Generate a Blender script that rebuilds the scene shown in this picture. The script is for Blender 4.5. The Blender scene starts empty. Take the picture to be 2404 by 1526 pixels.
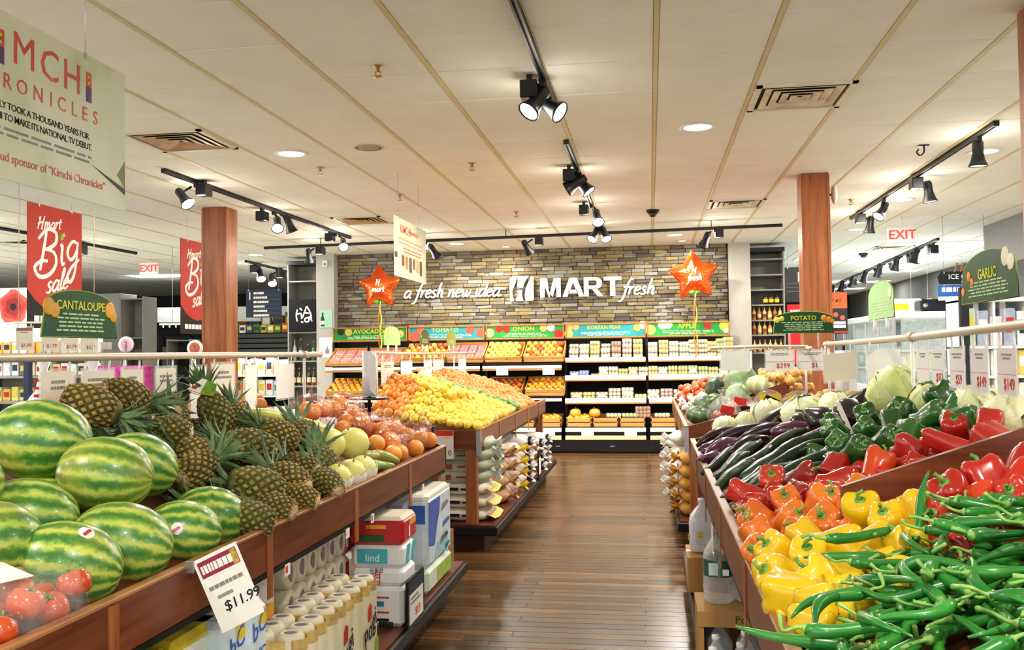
import bpy, math, random
from mathutils import Vector, Matrix, Euler
random.seed(11)
rnd = random.uniform
SC = bpy.context.scene
LINK = SC.collection.objects.link
PI = math.pi
# ------------------------------------------------------------------ camera
cam_data = bpy.data.cameras.new('camera')
cam = bpy.data.objects.new('camera', cam_data)
LINK(cam)
R_, U_, F_ = (Vector((0.98875, 0.14896, -0.01350)), Vector((0.01780, -0.02758, 0.99946)), Vector((-0.14851, 0.98846, 0.02993)))
cam.matrix_world = Matrix(((R_.x, U_.x, -F_.x, 0), (R_.y, U_.y, -F_.y, 0), (R_.z, U_.z, -F_.z, 1.5), (0, 0, 0, 1)))
cam_data.sensor_width = 36
cam_data.lens = 2150 / 2404 * 36
cam_data.clip_start = 0.05
cam_data.clip_end = 200
SC.camera = cam
# ------------------------------------------------------------------ world, exposure
world = bpy.data.worlds.new('world')
SC.world = world
world.use_nodes = True
wbg = world.node_tree.nodes['Background']
wbg.inputs[0].default_value = (0.93, 0.97, 1.0, 1)
wbg.inputs[1].default_value = 1.35
SC.view_settings.view_transform = 'Standard'
SC.view_settings.look = 'None'
SC.view_settings.gamma = 1
SC.view_settings.use_curve_mapping = False
SC.view_settings.exposure = 0.42
try:
 SC.cycles.adaptive_threshold = 0.02
 SC.cycles.max_bounces = 8
 SC.cycles.diffuse_bounces = 5
 SC.cycles.glossy_bounces = 3
 SC.cycles.transparent_max_bounces = 8
 SC.cycles.transmission_bounces = 4
 SC.cycles.sample_clamp_indirect = 6
 SC.cycles.caustics_reflective = False
 SC.cycles.caustics_refractive = False
except Exception:
 pass
CEIL = 3.12
DOWN_W = 47.0      # watts of one recessed downlight
SPOT_W = 85.0      # watts of one track head
FILL_W = 8.0      # watts of the fill point added under each head to brighten the ceiling
TROFFER_W = 70.0
def lamp(name, kind, loc, watts, col=(1, .97, .88), **kw):
 d = bpy.data.lights.new(name, kind)
 d.energy = watts
 d.color = col
 for k, v in kw.items():
  setattr(d, k, v)
 o = bpy.data.objects.new(name, d)
 o.location = loc
 LINK(o)
 return o
# ------------------------------------------------------------------ mesh helpers
def lin(h):
 h = h.lstrip('#')
 r = []
 for i in (0, 2, 4):
  v = int(h[i:i + 2], 16) / 255
  r.append(v / 12.92 if v <= .04045 else ((v + .055) / 1.055) ** 2.4)
 return tuple(r)
def smooth_path(pts, n=4):
 P = [Vector(p) for p in pts]
 if len(P) < 3:
  return P
 out = []
 for i in range(len(P) - 1):
  p0 = P[max(i - 1, 0)]; p1 = P[i]; p2 = P[i + 1]; p3 = P[min(i + 2, len(P) - 1)]
  for k in range(n):
   t = k / n
   out.append(.5 * ((2 * p1) + (p2 - p0) * t + (2 * p0 - 5 * p1 + 4 * p2 - p3) * t * t + (3 * p1 - p0 - 3 * p2 + p3) * t ** 3))
 out.append(P[-1])
 return out
class MB:
 def __init__(s):
  s.v = []; s.f = []; s.m = []; s.s = []
 def add(s, vs, fs, mi=0, sm=False, M=None):
  o = len(s.v)
  if M is not None:
   vs = [M @ Vector(v) for v in vs]
  s.v.extend(tuple(v) for v in vs)
  for f in fs:
   s.f.append(tuple(i + o for i in f)); s.m.append(mi); s.s.append(sm)
  return s
 def box(s, x0, x1, y0, y1, z0, z1, mi=0, M=None):
  vs = [(x0, y0, z0), (x1, y0, z0), (x1, y1, z0), (x0, y1, z0), (x0, y0, z1), (x1, y0, z1), (x1, y1, z1), (x0, y1, z1)]
  return s.add(vs, [(0, 3, 2, 1), (4, 5, 6, 7), (0, 1, 5, 4), (1, 2, 6, 5), (2, 3, 7, 6), (3, 0, 4, 7)], mi, False, M)
 def bevbox(s, x0, x1, y0, y1, z0, z1, b, mi=0, M=None, sm=False):
  # box with chamfered edges: 24 corner points
  vs = []; idx = {}
  for ix, (x, sx) in enumerate(((x0, 1), (x1, -1))):
   for iy, (y, sy) in enumerate(((y0, 1), (y1, -1))):
    for iz, (z, sz) in enumerate(((z0, 1), (z1, -1))):
     idx[ix, iy, iz] = len(vs)
     vs += [(x, y + sy * b, z + sz * b), (x + sx * b, y, z + sz * b), (x + sx * b, y + sy * b, z)]
  f = []
  g = lambda a, b_, c, k: idx[a, b_, c] + k
  f += [(g(0, 0, 0, 0), g(0, 0, 1, 0), g(0, 1, 1, 0), g(0, 1, 0, 0)), (g(1, 0, 0, 0), g(1, 1, 0, 0), g(1, 1, 1, 0), g(1, 0, 1, 0))]
  f += [(g(0, 0, 0, 1), g(1, 0, 0, 1), g(1, 0, 1, 1), g(0, 0, 1, 1)), (g(0, 1, 0, 1), g(0, 1, 1, 1), g(1, 1, 1, 1), g(1, 1, 0, 1))]
  f += [(g(0, 0, 0, 2), g(0, 1, 0, 2), g(1, 1, 0, 2), g(1, 0, 0, 2)), (g(0, 0, 1, 2), g(1, 0, 1, 2), g(1, 1, 1, 2), g(0, 1, 1, 2))]
  for c in (0, 1):
   for d in (0, 1):
    f.append((g(c, d, 0, 0), g(c, d, 1, 0), g(c, d, 1, 1), g(c, d, 0, 1)))
    f.append((g(c, 0, d, 0), g(c, 1, d, 0), g(c, 1, d, 2), g(c, 0, d, 2)))
    f.append((g(0, c, d, 1), g(1, c, d, 1), g(1, c, d, 2), g(0, c, d, 2)))
  for k in idx.values():
   f.append((k, k + 1, k + 2))
  return s.add(vs, f, mi, sm, M)
 def tube(s, pts, rad, n=8, mi=0, sm=True, caps=True, sx=1.0, sz=1.0, M=None):
  P = [Vector(p) for p in pts]
  if not isinstance(rad, (list, tuple)):
   rad = [rad] * len(P)
  t0 = (P[1] - P[0]).normalized()
  ref = Vector((0, 0, 1)) if abs(t0.z) < .9 else Vector((1, 0, 0))
  vs = []
  for i, p in enumerate(P):
   t = (P[min(i + 1, len(P) - 1)] - P[max(i - 1, 0)])
   if t.length < 1e-9:
    t = t0
   t.normalize()
   a = t.cross(ref)
   if a.length < 1e-6:
    a = t.orthogonal()
   a.normalize()
   b = a.cross(t)
   for k in range(n):
    an = 2 * PI * k / n
    vs.append(p + a * (math.cos(an) * rad[i] * sx) + b * (math.sin(an) * rad[i] * sz))
  fs = []
  for i in range(len(P) - 1):
   for k in range(n):
    k2 = (k + 1) % n
    fs.append((i * n + k, (i + 1) * n + k, (i + 1) * n + k2, i * n + k2))
  if caps:
   fs.append(tuple(range(n))); fs.append(tuple(reversed(range((len(P) - 1) * n, len(P) * n))))
  return s.add(vs, fs, mi, sm, M)
 def cyl(s, p0, p1, r0, r1=None, n=12, mi=0, sm=True, caps=True):
  r1 = r0 if r1 is None else r1
  return s.tube([p0, p1], [r0, r1], n, mi, sm, caps)
 def lathe(s, prof, n=16, mi=0, sm=True, M=None, fn=None, closed=True):
  # prof: list of (r, z) around z
  vs = []
  for j, (r, z) in enumerate(prof):
   for k in range(n):
    a = 2 * PI * k / n
    rr, zz = (r, z) if fn is None else fn(r, z, a, j)
    vs.append((rr * math.cos(a), rr * math.sin(a), zz))
  fs = []
  for j in range(len(prof) - 1):
   for k in range(n):
    k2 = (k + 1) % n
    fs.append((j * n + k, j * n + k2, (j + 1) * n + k2, (j + 1) * n + k))
  if closed:
   fs.append(tuple(reversed(range(n)))); fs.append(tuple(range((len(prof) - 1) * n, len(prof) * n)))
  return s.add(vs, fs, mi, sm, M)
 def ell(s, c, r, n=16, m=10, mi=0, M=None, sm=True):
  pr = []
  vs = [(c[0], c[1], c[2] - r[2])]
  for j in range(1, m):
   a = -PI / 2 + PI * j / m
   for k in range(n):
    t = 2 * PI * k / n
    vs.append((c[0] + r[0] * math.cos(a) * math.cos(t), c[1] + r[1] * math.cos(a) * math.sin(t), c[2] + r[2] * math.sin(a)))
  vs.append((c[0], c[1], c[2] + r[2]))
  fs = []
  for k in range(n):
   fs.append((0, 1 + (k + 1) % n, 1 + k))
  for j in range(m - 2):
   for k in range(n):
    k2 = (k + 1) % n
    fs.append((1 + j * n + k, 1 + j * n + k2, 1 + (j + 1) * n + k2, 1 + (j + 1) * n + k))
  L = len(vs) - 1; b = 1 + (m - 2) * n
  for k in range(n):
   fs.append((b + k, b + (k + 1) % n, L))
  return s.add(vs, fs, mi, sm, M)
 def prism(s, poly, z0, z1, mi=0, M=None, side=None):
  n = len(poly)
  vs = [(x, y, z0) for x, y in poly] + [(x, y, z1) for x, y in poly]
  s.add(vs, [tuple(reversed(range(n))), tuple(range(n, 2 * n))], mi, False, M)
  s.add(vs, [(i, (i + 1) % n, n + (i + 1) % n, n + i) for i in range(n)], mi if side is None else side, False, M)
  return s
 def quad(s, a, b, c, d, mi=0):
  return s.add([a, b, c, d], [(0, 1, 2, 3)], mi)
 def mesh(s, name, mats):
  me = bpy.data.meshes.new(name)
  me.from_pydata(s.v, [], s.f)
  for m in (mats if isinstance(mats, (list, tuple)) else [mats]):
   me.materials.append(m)
  me.polygons.foreach_set('material_index', s.m)
  me.polygons.foreach_set('use_smooth', s.s)
  me.update()
  return me
 def build(s, name, mats, parent=None, loc=None, rot=None):
  return put(name, s.mesh(name, mats), parent, loc, rot)
def put(name, me, parent=None, loc=None, rot=None, scale=None):
 o = bpy.data.objects.new(name, me)
 if parent is not None:
  o.parent = parent
 if loc is not None:
  o.location = loc
 if rot is not None:
  o.rotation_euler = rot
 if scale is not None:
  o.scale = (scale,) * 3 if isinstance(scale, (int, float)) else scale
 LINK(o)
 return o
def tag(o, label=None, cat=None, group=None, kind=None):
 if label: o['label'] = label
 if cat: o['category'] = cat
 if group: o['group'] = group
 if kind: o['kind'] = kind
 return o
def thing(name, label, cat, loc=(0, 0, 0), rot=(0, 0, 0), group=None):
 o = bpy.data.objects.new(name, None)
 o.empty_display_size = .05
 o.location = loc
 o.rotation_euler = rot
 LINK(o)
 return tag(o, label, cat, group)
def dup(src, loc, rot=(0, 0, 0), scale=1.0, label=None, group=None):
 r = src.copy(); LINK(r)
 r.location = loc
 r.rotation_euler = rot
 r.scale = (scale,) * 3 if isinstance(scale, (int, float)) else scale
 if label: r['label'] = label
 if group: r['group'] = group
 for ch in src.children:
  c = ch.copy(); LINK(c); c.parent = r
  for g in ch.children:
   d = g.copy(); LINK(d); d.parent = c
 return r
def struct(o, label=None, cat=None):
 o['kind'] = 'structure'
 return tag(o, label, cat)
def aim(d, roll=0.0):
 """Euler that turns local +Z to the direction d."""
 q = Vector(d).normalized().to_track_quat('Z', 'Y')
 return (q @ Euler((0, 0, roll)).to_quaternion()).to_euler()
def aimx(d, roll=0.0):
 q = Vector(d).normalized().to_track_quat('X', 'Z')
 return (q @ Euler((roll, 0, 0)).to_quaternion()).to_euler()
ORD = 'first second third fourth fifth sixth seventh eighth ninth tenth eleventh twelfth thirteenth fourteenth fifteenth sixteenth seventeenth eighteenth nineteenth twentieth'.split()
# ------------------------------------------------------------------ materials
MC = {}
def nt_new(name):
 m = bpy.data.materials.new(name)
 m.use_nodes = True
 nt = m.node_tree
 b = nt.nodes['Principled BSDF']
 return m, nt, b
def N(nt, t, **kw):
 n = nt.nodes.new(t)
 for k, v in kw.items():
  if k.startswith('i_'):
   n.inputs[k[2:].replace('_', ' ')].default_value = v
  else:
   setattr(n, k, v)
 return n
def mixc(nt, fac, a, b, mode='MIX'):
 n = nt.nodes.new('ShaderNodeMix')
 n.data_type = 'RGBA'
 n.blend_type = mode
 for sock, val in ((n.inputs[0], fac), (n.inputs[6], a), (n.inputs[7], b)):
  if hasattr(val, 'is_linked'):
   nt.links.new(val, sock)
  elif isinstance(val, (int, float)):
   sock.default_value = val
  else:
   sock.default_value = (*val[:3], 1)
 return n.outputs[2]
def mth(nt, op, a, b=None):
 n = nt.nodes.new('ShaderNodeMath')
 n.operation = op
 for i, val in enumerate((a, b)):
  if val is None:
   continue
  if hasattr(val, 'is_linked'):
   nt.links.new(val, n.inputs[i])
  else:
   n.inputs[i].default_value = val
 return n.outputs[0]
def ramp(nt, fac, stops, interp='LINEAR'):
 n = nt.nodes.new('ShaderNodeValToRGB')
 n.color_ramp.interpolation = interp
 el = n.color_ramp.elements
 while len(el) < len(stops):
  el.new(.5)
 for e, (p, c) in zip(el, stops):
  e.position = p
  e.color = (*c[:3], 1)
 nt.links.new(fac, n.inputs[0])
 return n.outputs[0]
def objcoord(nt, scale=(1, 1, 1), rand=0.0):
 tc = N(nt, 'ShaderNodeTexCoord')
 mp = N(nt, 'ShaderNodeMapping')
 mp.inputs['Scale'].default_value = scale
 nt.links.new(tc.outputs['Object'], mp.inputs[0])
 if rand:
  oi = N(nt, 'ShaderNodeObjectInfo')
  nt.links.new(mth(nt, 'MULTIPLY', oi.outputs['Random'], rand), mp.inputs['Location'])
 return mp.outputs[0]
def noise(nt, co, scale, detail=3, rough=.55):
 n = N(nt, 'ShaderNodeTexNoise')
 n.inputs['Scale'].default_value = scale
 n.inputs['Detail'].default_value = detail
 n.inputs['Roughness'].default_value = rough
 nt.links.new(co, n.inputs['Vector'])
 return n.outputs['Fac']
def bumpit(nt, b, h, strength, dist=.01):
 n = N(nt, 'ShaderNodeBump')
 n.inputs['Strength'].default_value = strength
 n.inputs['Distance'].default_value = dist
 nt.links.new(h, n.inputs['Height'])
 nt.links.new(n.outputs[0], b.inputs['Normal'])
def mat(key, col, rough=.5, metal=0.0, var=.12, scale=14, bump=0.0, rand=0.0, coat=0.0, spec=.5, emis=0.0, col2=None, bscale=None, sss=0.0):
 if key in MC:
  return MC[key]
 m, nt, b = nt_new(key)
 c = lin(col) if isinstance(col, str) else col
 co = objcoord(nt, (1, 1, 1), 30.0)
 nz = noise(nt, co, scale)
 lo = tuple(x * (1 - var) for x in c)
 hi = tuple(min(1, x * (1 + var)) for x in c) if col2 is None else lin(col2)
 out = ramp(nt, nz, [(.3, lo), (.7, hi)])
 if rand:
  oi = N(nt, 'ShaderNodeObjectInfo')
  mr = N(nt, 'ShaderNodeMapRange')
  mr.inputs[3].default_value = 1 - rand
  mr.inputs[4].default_value = 1 + rand
  nt.links.new(oi.outputs['Random'], mr.inputs[0])
  hs = N(nt, 'ShaderNodeHueSaturation')
  nt.links.new(mr.outputs[0], hs.inputs['Value'])
  nt.links.new(out, hs.inputs['Color'])
  out = hs.outputs[0]
 nt.links.new(out, b.inputs['Base Color'])
 b.inputs['Roughness'].default_value = rough
 b.inputs['Metallic'].default_value = metal
 b.inputs['Specular IOR Level'].default_value = spec if rough < .42 or metal else spec * .4
 b.inputs['Coat Weight'].default_value = coat
 b.inputs['Coat Roughness'].default_value = .15
 if emis:
  b.inputs['Emission Color'].default_value = (*c, 1)
  b.inputs['Emission Strength'].default_value = emis
 if bump:
  bumpit(nt, b, noise(nt, co, bscale or scale * 3, 2), bump)
 MC[key] = m
 return m
def wood(key, c1, c2, axis=1, rough=.4, scale=3.0, coat=.2, rand=.12):
 m, nt, b = nt_new(key)
 sc = [9, 9, 9]; sc[axis] = .7
 co = objcoord(nt, tuple(sc), 40.0)
 nz = noise(nt, co, scale, 6, .6)
 fine = noise(nt, co, scale * 7, 2)
 out = ramp(nt, nz, [(.28, lin(c1)), (.72, lin(c2))])
 out = mixc(nt, mth(nt, 'MULTIPLY', fine, .35), out, tuple(x * .55 for x in lin(c1)))
 oi = N(nt, 'ShaderNodeObjectInfo')
 mr = N(nt, 'ShaderNodeMapRange'); mr.inputs[3].default_value = 1 - rand; mr.inputs[4].default_value = 1 + rand
 nt.links.new(oi.outputs['Random'], mr.inputs[0])
 hs = N(nt, 'ShaderNodeHueSaturation')
 nt.links.new(mr.outputs[0], hs.inputs['Value']); nt.links.new(out, hs.inputs['Color'])
 nt.links.new(hs.outputs[0], b.inputs['Base Color'])
 b.inputs['Roughness'].default_value = rough
 b.inputs['Coat Weight'].default_value = coat * .4
 b.inputs['Coat Roughness'].default_value = .25
 b.inputs['Specular IOR Level'].default_value = .3
 bumpit(nt, b, fine, .08, .004)
 MC[key] = m
 return m
def emit(key, col, strength):
 if key in MC:
  return MC[key]
 m, nt, b = nt_new(key)
 b.inputs['Base Color'].default_value = (*col, 1)
 b.inputs['Emission Color'].default_value = (*col, 1)
 nz = noise(nt, objcoord(nt), 30)
 nt.links.new(mth(nt, 'ADD', mth(nt, 'MULTIPLY', nz, strength * .1), strength * .95), b.inputs['Emission Strength'])
 MC[key] = m
 return m
def netfilm(key, col, opac=.1):
 """clear skin with crossing red strands"""
 m, nt, b = nt_new(key)
 b.inputs['Base Color'].default_value = (*lin(col), 1)
 b.inputs['Roughness'].default_value = .2
 s = N(nt, 'ShaderNodeSeparateXYZ'); nt.links.new(objcoord(nt), s.inputs[0])
 h = mth(nt, 'ADD', s.outputs[0], s.outputs[1])
 st = [mth(nt, 'GREATER_THAN', mth(nt, 'SINE', mth(nt, 'MULTIPLY', mth(nt, o, h, s.outputs[2]), 330)), .86) for o in ('ADD', 'SUBTRACT')]
 f = mth(nt, 'MULTIPLY', mth(nt, 'MAXIMUM', st[0], st[1]), .4)
 nz = noise(nt, objcoord(nt), 20, 3)
 tr = N(nt, 'ShaderNodeBsdfTransparent'); gl = N(nt, 'ShaderNodeBsdfGlossy'); gl.inputs['Roughness'].default_value = .15
 m1 = N(nt, 'ShaderNodeMixShader'); m2 = N(nt, 'ShaderNodeMixShader')
 nt.links.new(mth(nt, 'MULTIPLY', nz, opac * 2), m1.inputs[0]); nt.links.new(tr.outputs[0], m1.inputs[1]); nt.links.new(gl.outputs[0], m1.inputs[2])
 nt.links.new(f, m2.inputs[0]); nt.links.new(m1.outputs[0], m2.inputs[1]); nt.links.new(b.outputs[0], m2.inputs[2])
 nt.links.new(m2.outputs[0], nt.nodes['Material Output'].inputs[0])
 bp = N(nt, 'ShaderNodeBump'); bp.inputs['Strength'].default_value = .7; bp.inputs['Distance'].default_value = .02
 nt.links.new(nz, bp.inputs['Height']); nt.links.new(bp.outputs[0], gl.inputs['Normal'])
 MC[key] = m
 return m
def film(key, col, opac=.3, rough=.12):
 """thin clear plastic: part see-through, part glossy"""
 if key in MC:
  return MC[key]
 m, nt, b = nt_new(key)
 b.inputs['Base Color'].default_value = (*lin(col), 1)
 b.inputs['Roughness'].default_value = rough
 b.inputs['Specular IOR Level'].default_value = .9
 nz = noise(nt, objcoord(nt, (1, 1, 1), 20), 22, 3)
 tr = N(nt, 'ShaderNodeBsdfTransparent')
 mx = N(nt, 'ShaderNodeMixShader')
 nt.links.new(mth(nt, 'MULTIPLY', nz, opac * 2), mx.inputs[0])
 nt.links.new(tr.outputs[0], mx.inputs[1])
 nt.links.new(b.outputs[0], mx.inputs[2])
 nt.links.new(mx.outputs[0], nt.nodes['Material Output'].inputs[0])
 bumpit(nt, b, nz, .6, .02)
 MC[key] = m
 return m
# ------------------------------------------------------------------ lettering
def text_mesh(s, size=1.0, mats=None, bold=0.0, shear=0.0, extrude=.002, align='CENTER', space=1.0, name='lettering'):
 cu = bpy.data.curves.new(name, 'FONT')
 cu.body = s
 cu.size = size
 cu.shear = shear
 cu.offset = bold * size
 cu.extrude = extrude
 cu.align_x = align
 cu.align_y = 'CENTER'
 cu.space_character = space
 cu.resolution_u = 2
 o = bpy.data.objects.new(name, cu)
 me = bpy.data.meshes.new_from_object(o)
 bpy.data.objects.remove(o)
 bpy.data.curves.remove(cu)
 me.materials.clear()
 for m in (mats if isinstance(mats, (list, tuple)) else [mats]):
  me.materials.append(m)
 me.name = name
 return me
STROKES = {
 'a': (1.05, [[(.85, .85), (.5, 1), (.12, .6), (.15, .15), (.45, 0), (.8, .4), (.9, 1)], [(.9, 1), (.84, .2), (.98, 0), (1.1, .1)]]),
 'f': (.72, [[(1.05, 1.85), (.85, 2.05), (.6, 1.75), (.42, .8), (.3, -.3), (.1, -.8), (-.25, -.85)], [(.02, .98), (.85, .98)]]),
 'r': (.74, [[(.05, .92), (.2, 1), (.2, .5), (.15, 0)], [(.2, .5), (.4, .9), (.62, 1), (.72, .88)]]),
 'e': (.9, [[(.12, .48), (.5, .55), (.74, .76), (.58, 1), (.3, .95), (.1, .5), (.2, .1), (.5, 0), (.8, .22)]]),
 's': (.76, [[(.65, .85), (.4, 1), (.15, .8), (.3, .55), (.55, .35), (.5, .05), (.2, 0), (0, .15)]]),
 'h': (1.0, [[(.3, 2.05), (.22, 1.2), (.15, 0)], [(.18, .5), (.45, .95), (.7, .9), (.7, .3), (.78, 0), (.98, .12)]]),
 'n': (1.05, [[(.05, .92), (.2, 1), (.2, .4), (.15, 0)], [(.2, .5), (.5, .97), (.75, .9), (.75, .3), (.82, 0), (1.02, .12)]]),
 'm': (1.5, [[(.05, .92), (.2, 1), (.2, .4), (.15, 0)], [(.2, .5), (.45, .97), (.65, .9), (.65, 0)], [(.66, .5), (.95, .97), (1.15, .9), (1.15, .3), (1.22, 0), (1.42, .12)]]),
 'w': (1.35, [[(0, .9), (.15, 1), (.2, .3), (.38, 0), (.6, .3), (.7, .92)], [(.7, .92), (.72, .3), (.9, 0), (1.12, .35), (1.22, 1)]]),
 'i': (.5, [[(.05, .92), (.2, 1), (.2, .3), (.3, 0), (.48, .12)], [(.28, 1.5), (.3, 1.56)]]),
 'l': (.5, [[(.1, .4), (.45, 1.5), (.4, 2.05), (.22, 1.6), (.2, .3), (.3, 0), (.5, .15)]]),
 't': (.7, [[(.35, 1.6), (.28, .6), (.35, .05), (.6, .08)], [(0, 1.05), (.65, 1.1)]]),
 'd': (1.1, [[(.85, .85), (.5, 1), (.12, .6), (.15, .15), (.45, 0), (.8, .4), (.95, 1.4), (1.02, 2.05)], [(.9, 1), (.86, .2), (1.0, 0), (1.14, .1)]]),
 'g': (1.0, [[(.85, .9), (.5, 1.0), (.15, .6), (.2, .2), (.5, .1), (.8, .5), (.88, 1)], [(.88, 1), (.8, -.4), (.5, -1.0), (.2, -.85), (.5, -.3), (1.05, .15)]]),
 'o': (.95, [[(.5, 1), (.15, .7), (.12, .25), (.45, 0), (.8, .35), (.78, .8), (.5, 1), (.4, .95)]]),
 '.': (.5, [[(.1, .02), (.2, .1), (.26, .16)]]),
 'H': (1.5, [[(.1, 1.5), (.35, 1.9), (.32, 1.0), (.15, 0)], [(1.3, 1.95), (1.1, 1.0), (1.05, 0), (1.25, .05)], [(.0, .7), (.4, .95), (1.1, 1.1)]]),
 'M': (1.9, [[(.05, 0), (.35, 1.9), (.85, .5), (1.45, 1.95), (1.6, 0)]]),
 'B': (1.5, [[(.45, 1.85), (.35, .9), (.2, -.1)], [(-.1, 1.4), (.5, 1.95), (1.15, 1.85), (1.2, 1.35), (.7, 1.02), (.45, .95)], [(.45, .98), (1.15, .85), (1.35, .3), (.9, -.25), (.2, -.4), (-.2, 0), (.2, .35), (.7, .4)]]),
 ' ': (.6, []),
}
def stroke_text(mb, s, x, y, h, w, mi=0, shear=0.0, z=0.0, M=None, center=False, thick=.5, rise=0.0):
 """Hand lettering: every stroke a flattened tube in the local XY plane; h is the x-height."""
 if center:
  x -= sum(STROKES[c][0] for c in s) * h / 2
 for c in s:
  adv, st = STROKES[c]
  for line in st:
   pts = [(x + (px + py * shear) * h, y + py * h + rise * (x + px * h), z) for px, py in line]
   P = smooth_path(pts, 3)
   r = [w * (.75 + .35 * math.sin(PI * (i + .5) / len(P))) for i in range(len(P))]
   mb.tube(P, r, 6, mi, False, True, 1.0, thick, M)
  x += adv * h
 return x
def bars(mb, x0, x1, y0, y1, rows, mi=0, z=0.0, dz=.0015, M=None, seed=1, ragged=.25, fill=.5, align='c'):
 """Print too small to read: rows of word-length dashes."""
 rg = random.Random(seed)
 rh = (y1 - y0) / rows
 for r in range(rows):
  yc = y1 - (r + .5) * rh
  wl = (x1 - x0) * (1 - ragged * rg.random())
  xs = (x0 + x1 - wl) / 2 if align == 'c' else x0
  xe = xs + wl
  x = xs
  while x < xe:
   ww = (x1 - x0) * rg.uniform(.06, .16)
   e = min(x + ww, xe)
   mb.box(x, e, yc - rh * fill / 2, yc + rh * fill / 2, z, z + dz, mi, M)
   x = e + (x1 - x0) * .022
 return mb
# frames: XY plane of a flat print -> world-facing planes (local x to the right as read, y up)
FACE_CAM = Matrix.Rotation(PI / 2, 4, 'X')                     # faces -Y
FACE_PX = Matrix.Rotation(PI / 2, 4, 'Z') @ FACE_CAM           # faces +X, reads along +Y
FACE_NX = Matrix.Rotation(-PI / 2, 4, 'Z') @ FACE_CAM          # faces -X
# ------------------------------------------------------------------ shared materials
W_RAIL = wood('rail wood', '#522310', '#834323', 1, .38, 3, .3)
W_RAILX = wood('rail wood cross', '#522310', '#834323', 0, .38, 3, .3)
W_POST = wood('post wood', '#7a3d1f', '#b8703c', 2, .4, 2.2, .2)
W_DARK = wood('dark plinth wood', '#2a130b', '#431f12', 0, .5, 3, .1)
W_CRATE = wood('crate pine', '#b0763a', '#dba45e', 0, .5, 3, .1)
BLACK = mat('black paint', '#121212', .45, var=.2)
BLACKM = mat('black satin metal', '#16161a', .38, .3, var=.2)
STEEL = mat('brushed steel', '#b8b8ba', .3, .85, var=.08)
GREYP = mat('grey painted wall', '#b9b5ad', .7, var=.03)
GREYS = mat('grey shelf laminate', '#8f8d86', .55, var=.04)
DKWALL = mat('dark grey wall', '#5b5852', .75, var=.06)
CHAR = mat('charcoal wall', '#33312e', .7, var=.08)
WHITE = mat('white enamel', '#eceae4', .45, var=.03)
PAPER = mat('white card', '#f2efe9', .6, var=.02)
CREAM = mat('cream card', '#e6dccb', .6, var=.03)
CLEAR = film('clear acrylic', '#eef2f2', .22, .1)
POLY = film('clear poly bag', '#f4f6f6', .2, .15)
INK = mat('black ink', '#1c1a1a', .6)
GREYINK = mat('grey ink', '#8d8680', .6)
REDINK = mat('red ink', '#c0392b', .6)
PINKINK = mat('faded red ink', '#cf8f7a', .6)
SIGNGREEN = mat('sign green', '#184c22', .45, var=.12, scale=6)
SIGNGREEN2 = mat('header green', '#2c8a3e', .45, var=.25, scale=2)
TEAL = mat('header teal', '#2f8f96', .45, var=.2, scale=2)
YELLOWINK = mat('sign yellow', '#d8d23c', .5, var=.08)
PALEINK = mat('pale green ink', '#b9d6a4', .55)
WHITEINK = mat('white ink', '#f4f4ee', .55)
ORANGEP = mat('print orange', '#e08a2c', .5, var=.2)
REDP = mat('print red', '#c23022', .5, var=.2)
LEAFP = mat('print leaf green', '#8ab52c', .5, var=.2)
PIPE = mat('tan enamel pipe', '#c9b79f', .35, .15, var=.06)
# ------------------------------------------------------------------ floor
mv, nt, b = nt_new('beige vinyl floor')
co = objcoord(nt)
br = N(nt, 'ShaderNodeTexBrick')
nt.links.new(co, br.inputs['Vector'])
br.inputs['Scale'].default_value = 1.6
br.inputs['Color1'].default_value = (*lin('#b9b8ae'), 1); br.inputs['Color2'].default_value = (*lin('#aeaea3'), 1); br.inputs['Mortar'].default_value = (*lin('#8f8e84'), 1)
br.inputs['Mortar Size'].default_value = .006
nt.links.new(br.outputs[0], b.inputs['Base Color'])
b.inputs['Roughness'].default_value = .35
floor = MB().box(-16, 9, -6, 31, -.2, -.006).build('floor', mv)
struct(floor, 'dark wood strip floor of the aisle running to the back wall', 'floor')
mp_, nt, b = nt_new('dark wood plank')
co = objcoord(nt, (1.3, 22, 4), 50)
n1 = noise(nt, co, 2.0, 6, .65)
co2 = objcoord(nt, (.6, 9, 2), 80)
n2 = noise(nt, co2, 3.0, 3, .6)
c1 = ramp(nt, n1, [(.3, lin('#1f1208')), (.5, lin('#50331a')), (.72, lin('#8f622e'))])
c1 = mixc(nt, .5, c1, ramp(nt, n2, [(.3, lin('#3c2617')), (.7, lin('#7c5c37'))]))
oi = N(nt, 'ShaderNodeObjectInfo')
mr = N(nt, 'ShaderNodeMapRange'); mr.inputs[3].default_value = .4; mr.inputs[4].default_value = 1.45
nt.links.new(oi.outputs['Random'], mr.inputs[0])
hs = N(nt, 'ShaderNodeHueSaturation'); nt.links.new(mr.outputs[0], hs.inputs['Value']); nt.links.new(c1, hs.inputs['Color'])
nt.links.new(hs.outputs[0], b.inputs['Base Color'])
b.inputs['Roughness'].default_value = .26
b.inputs['Specular IOR Level'].default_value = .35
b.inputs['Coat Weight'].default_value = .0
b.inputs['Coat Roughness'].default_value = .12
bumpit(nt, b, n1, .05, .003)
planks = {}
y = 3.3
row = 0
PW = .09
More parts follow.
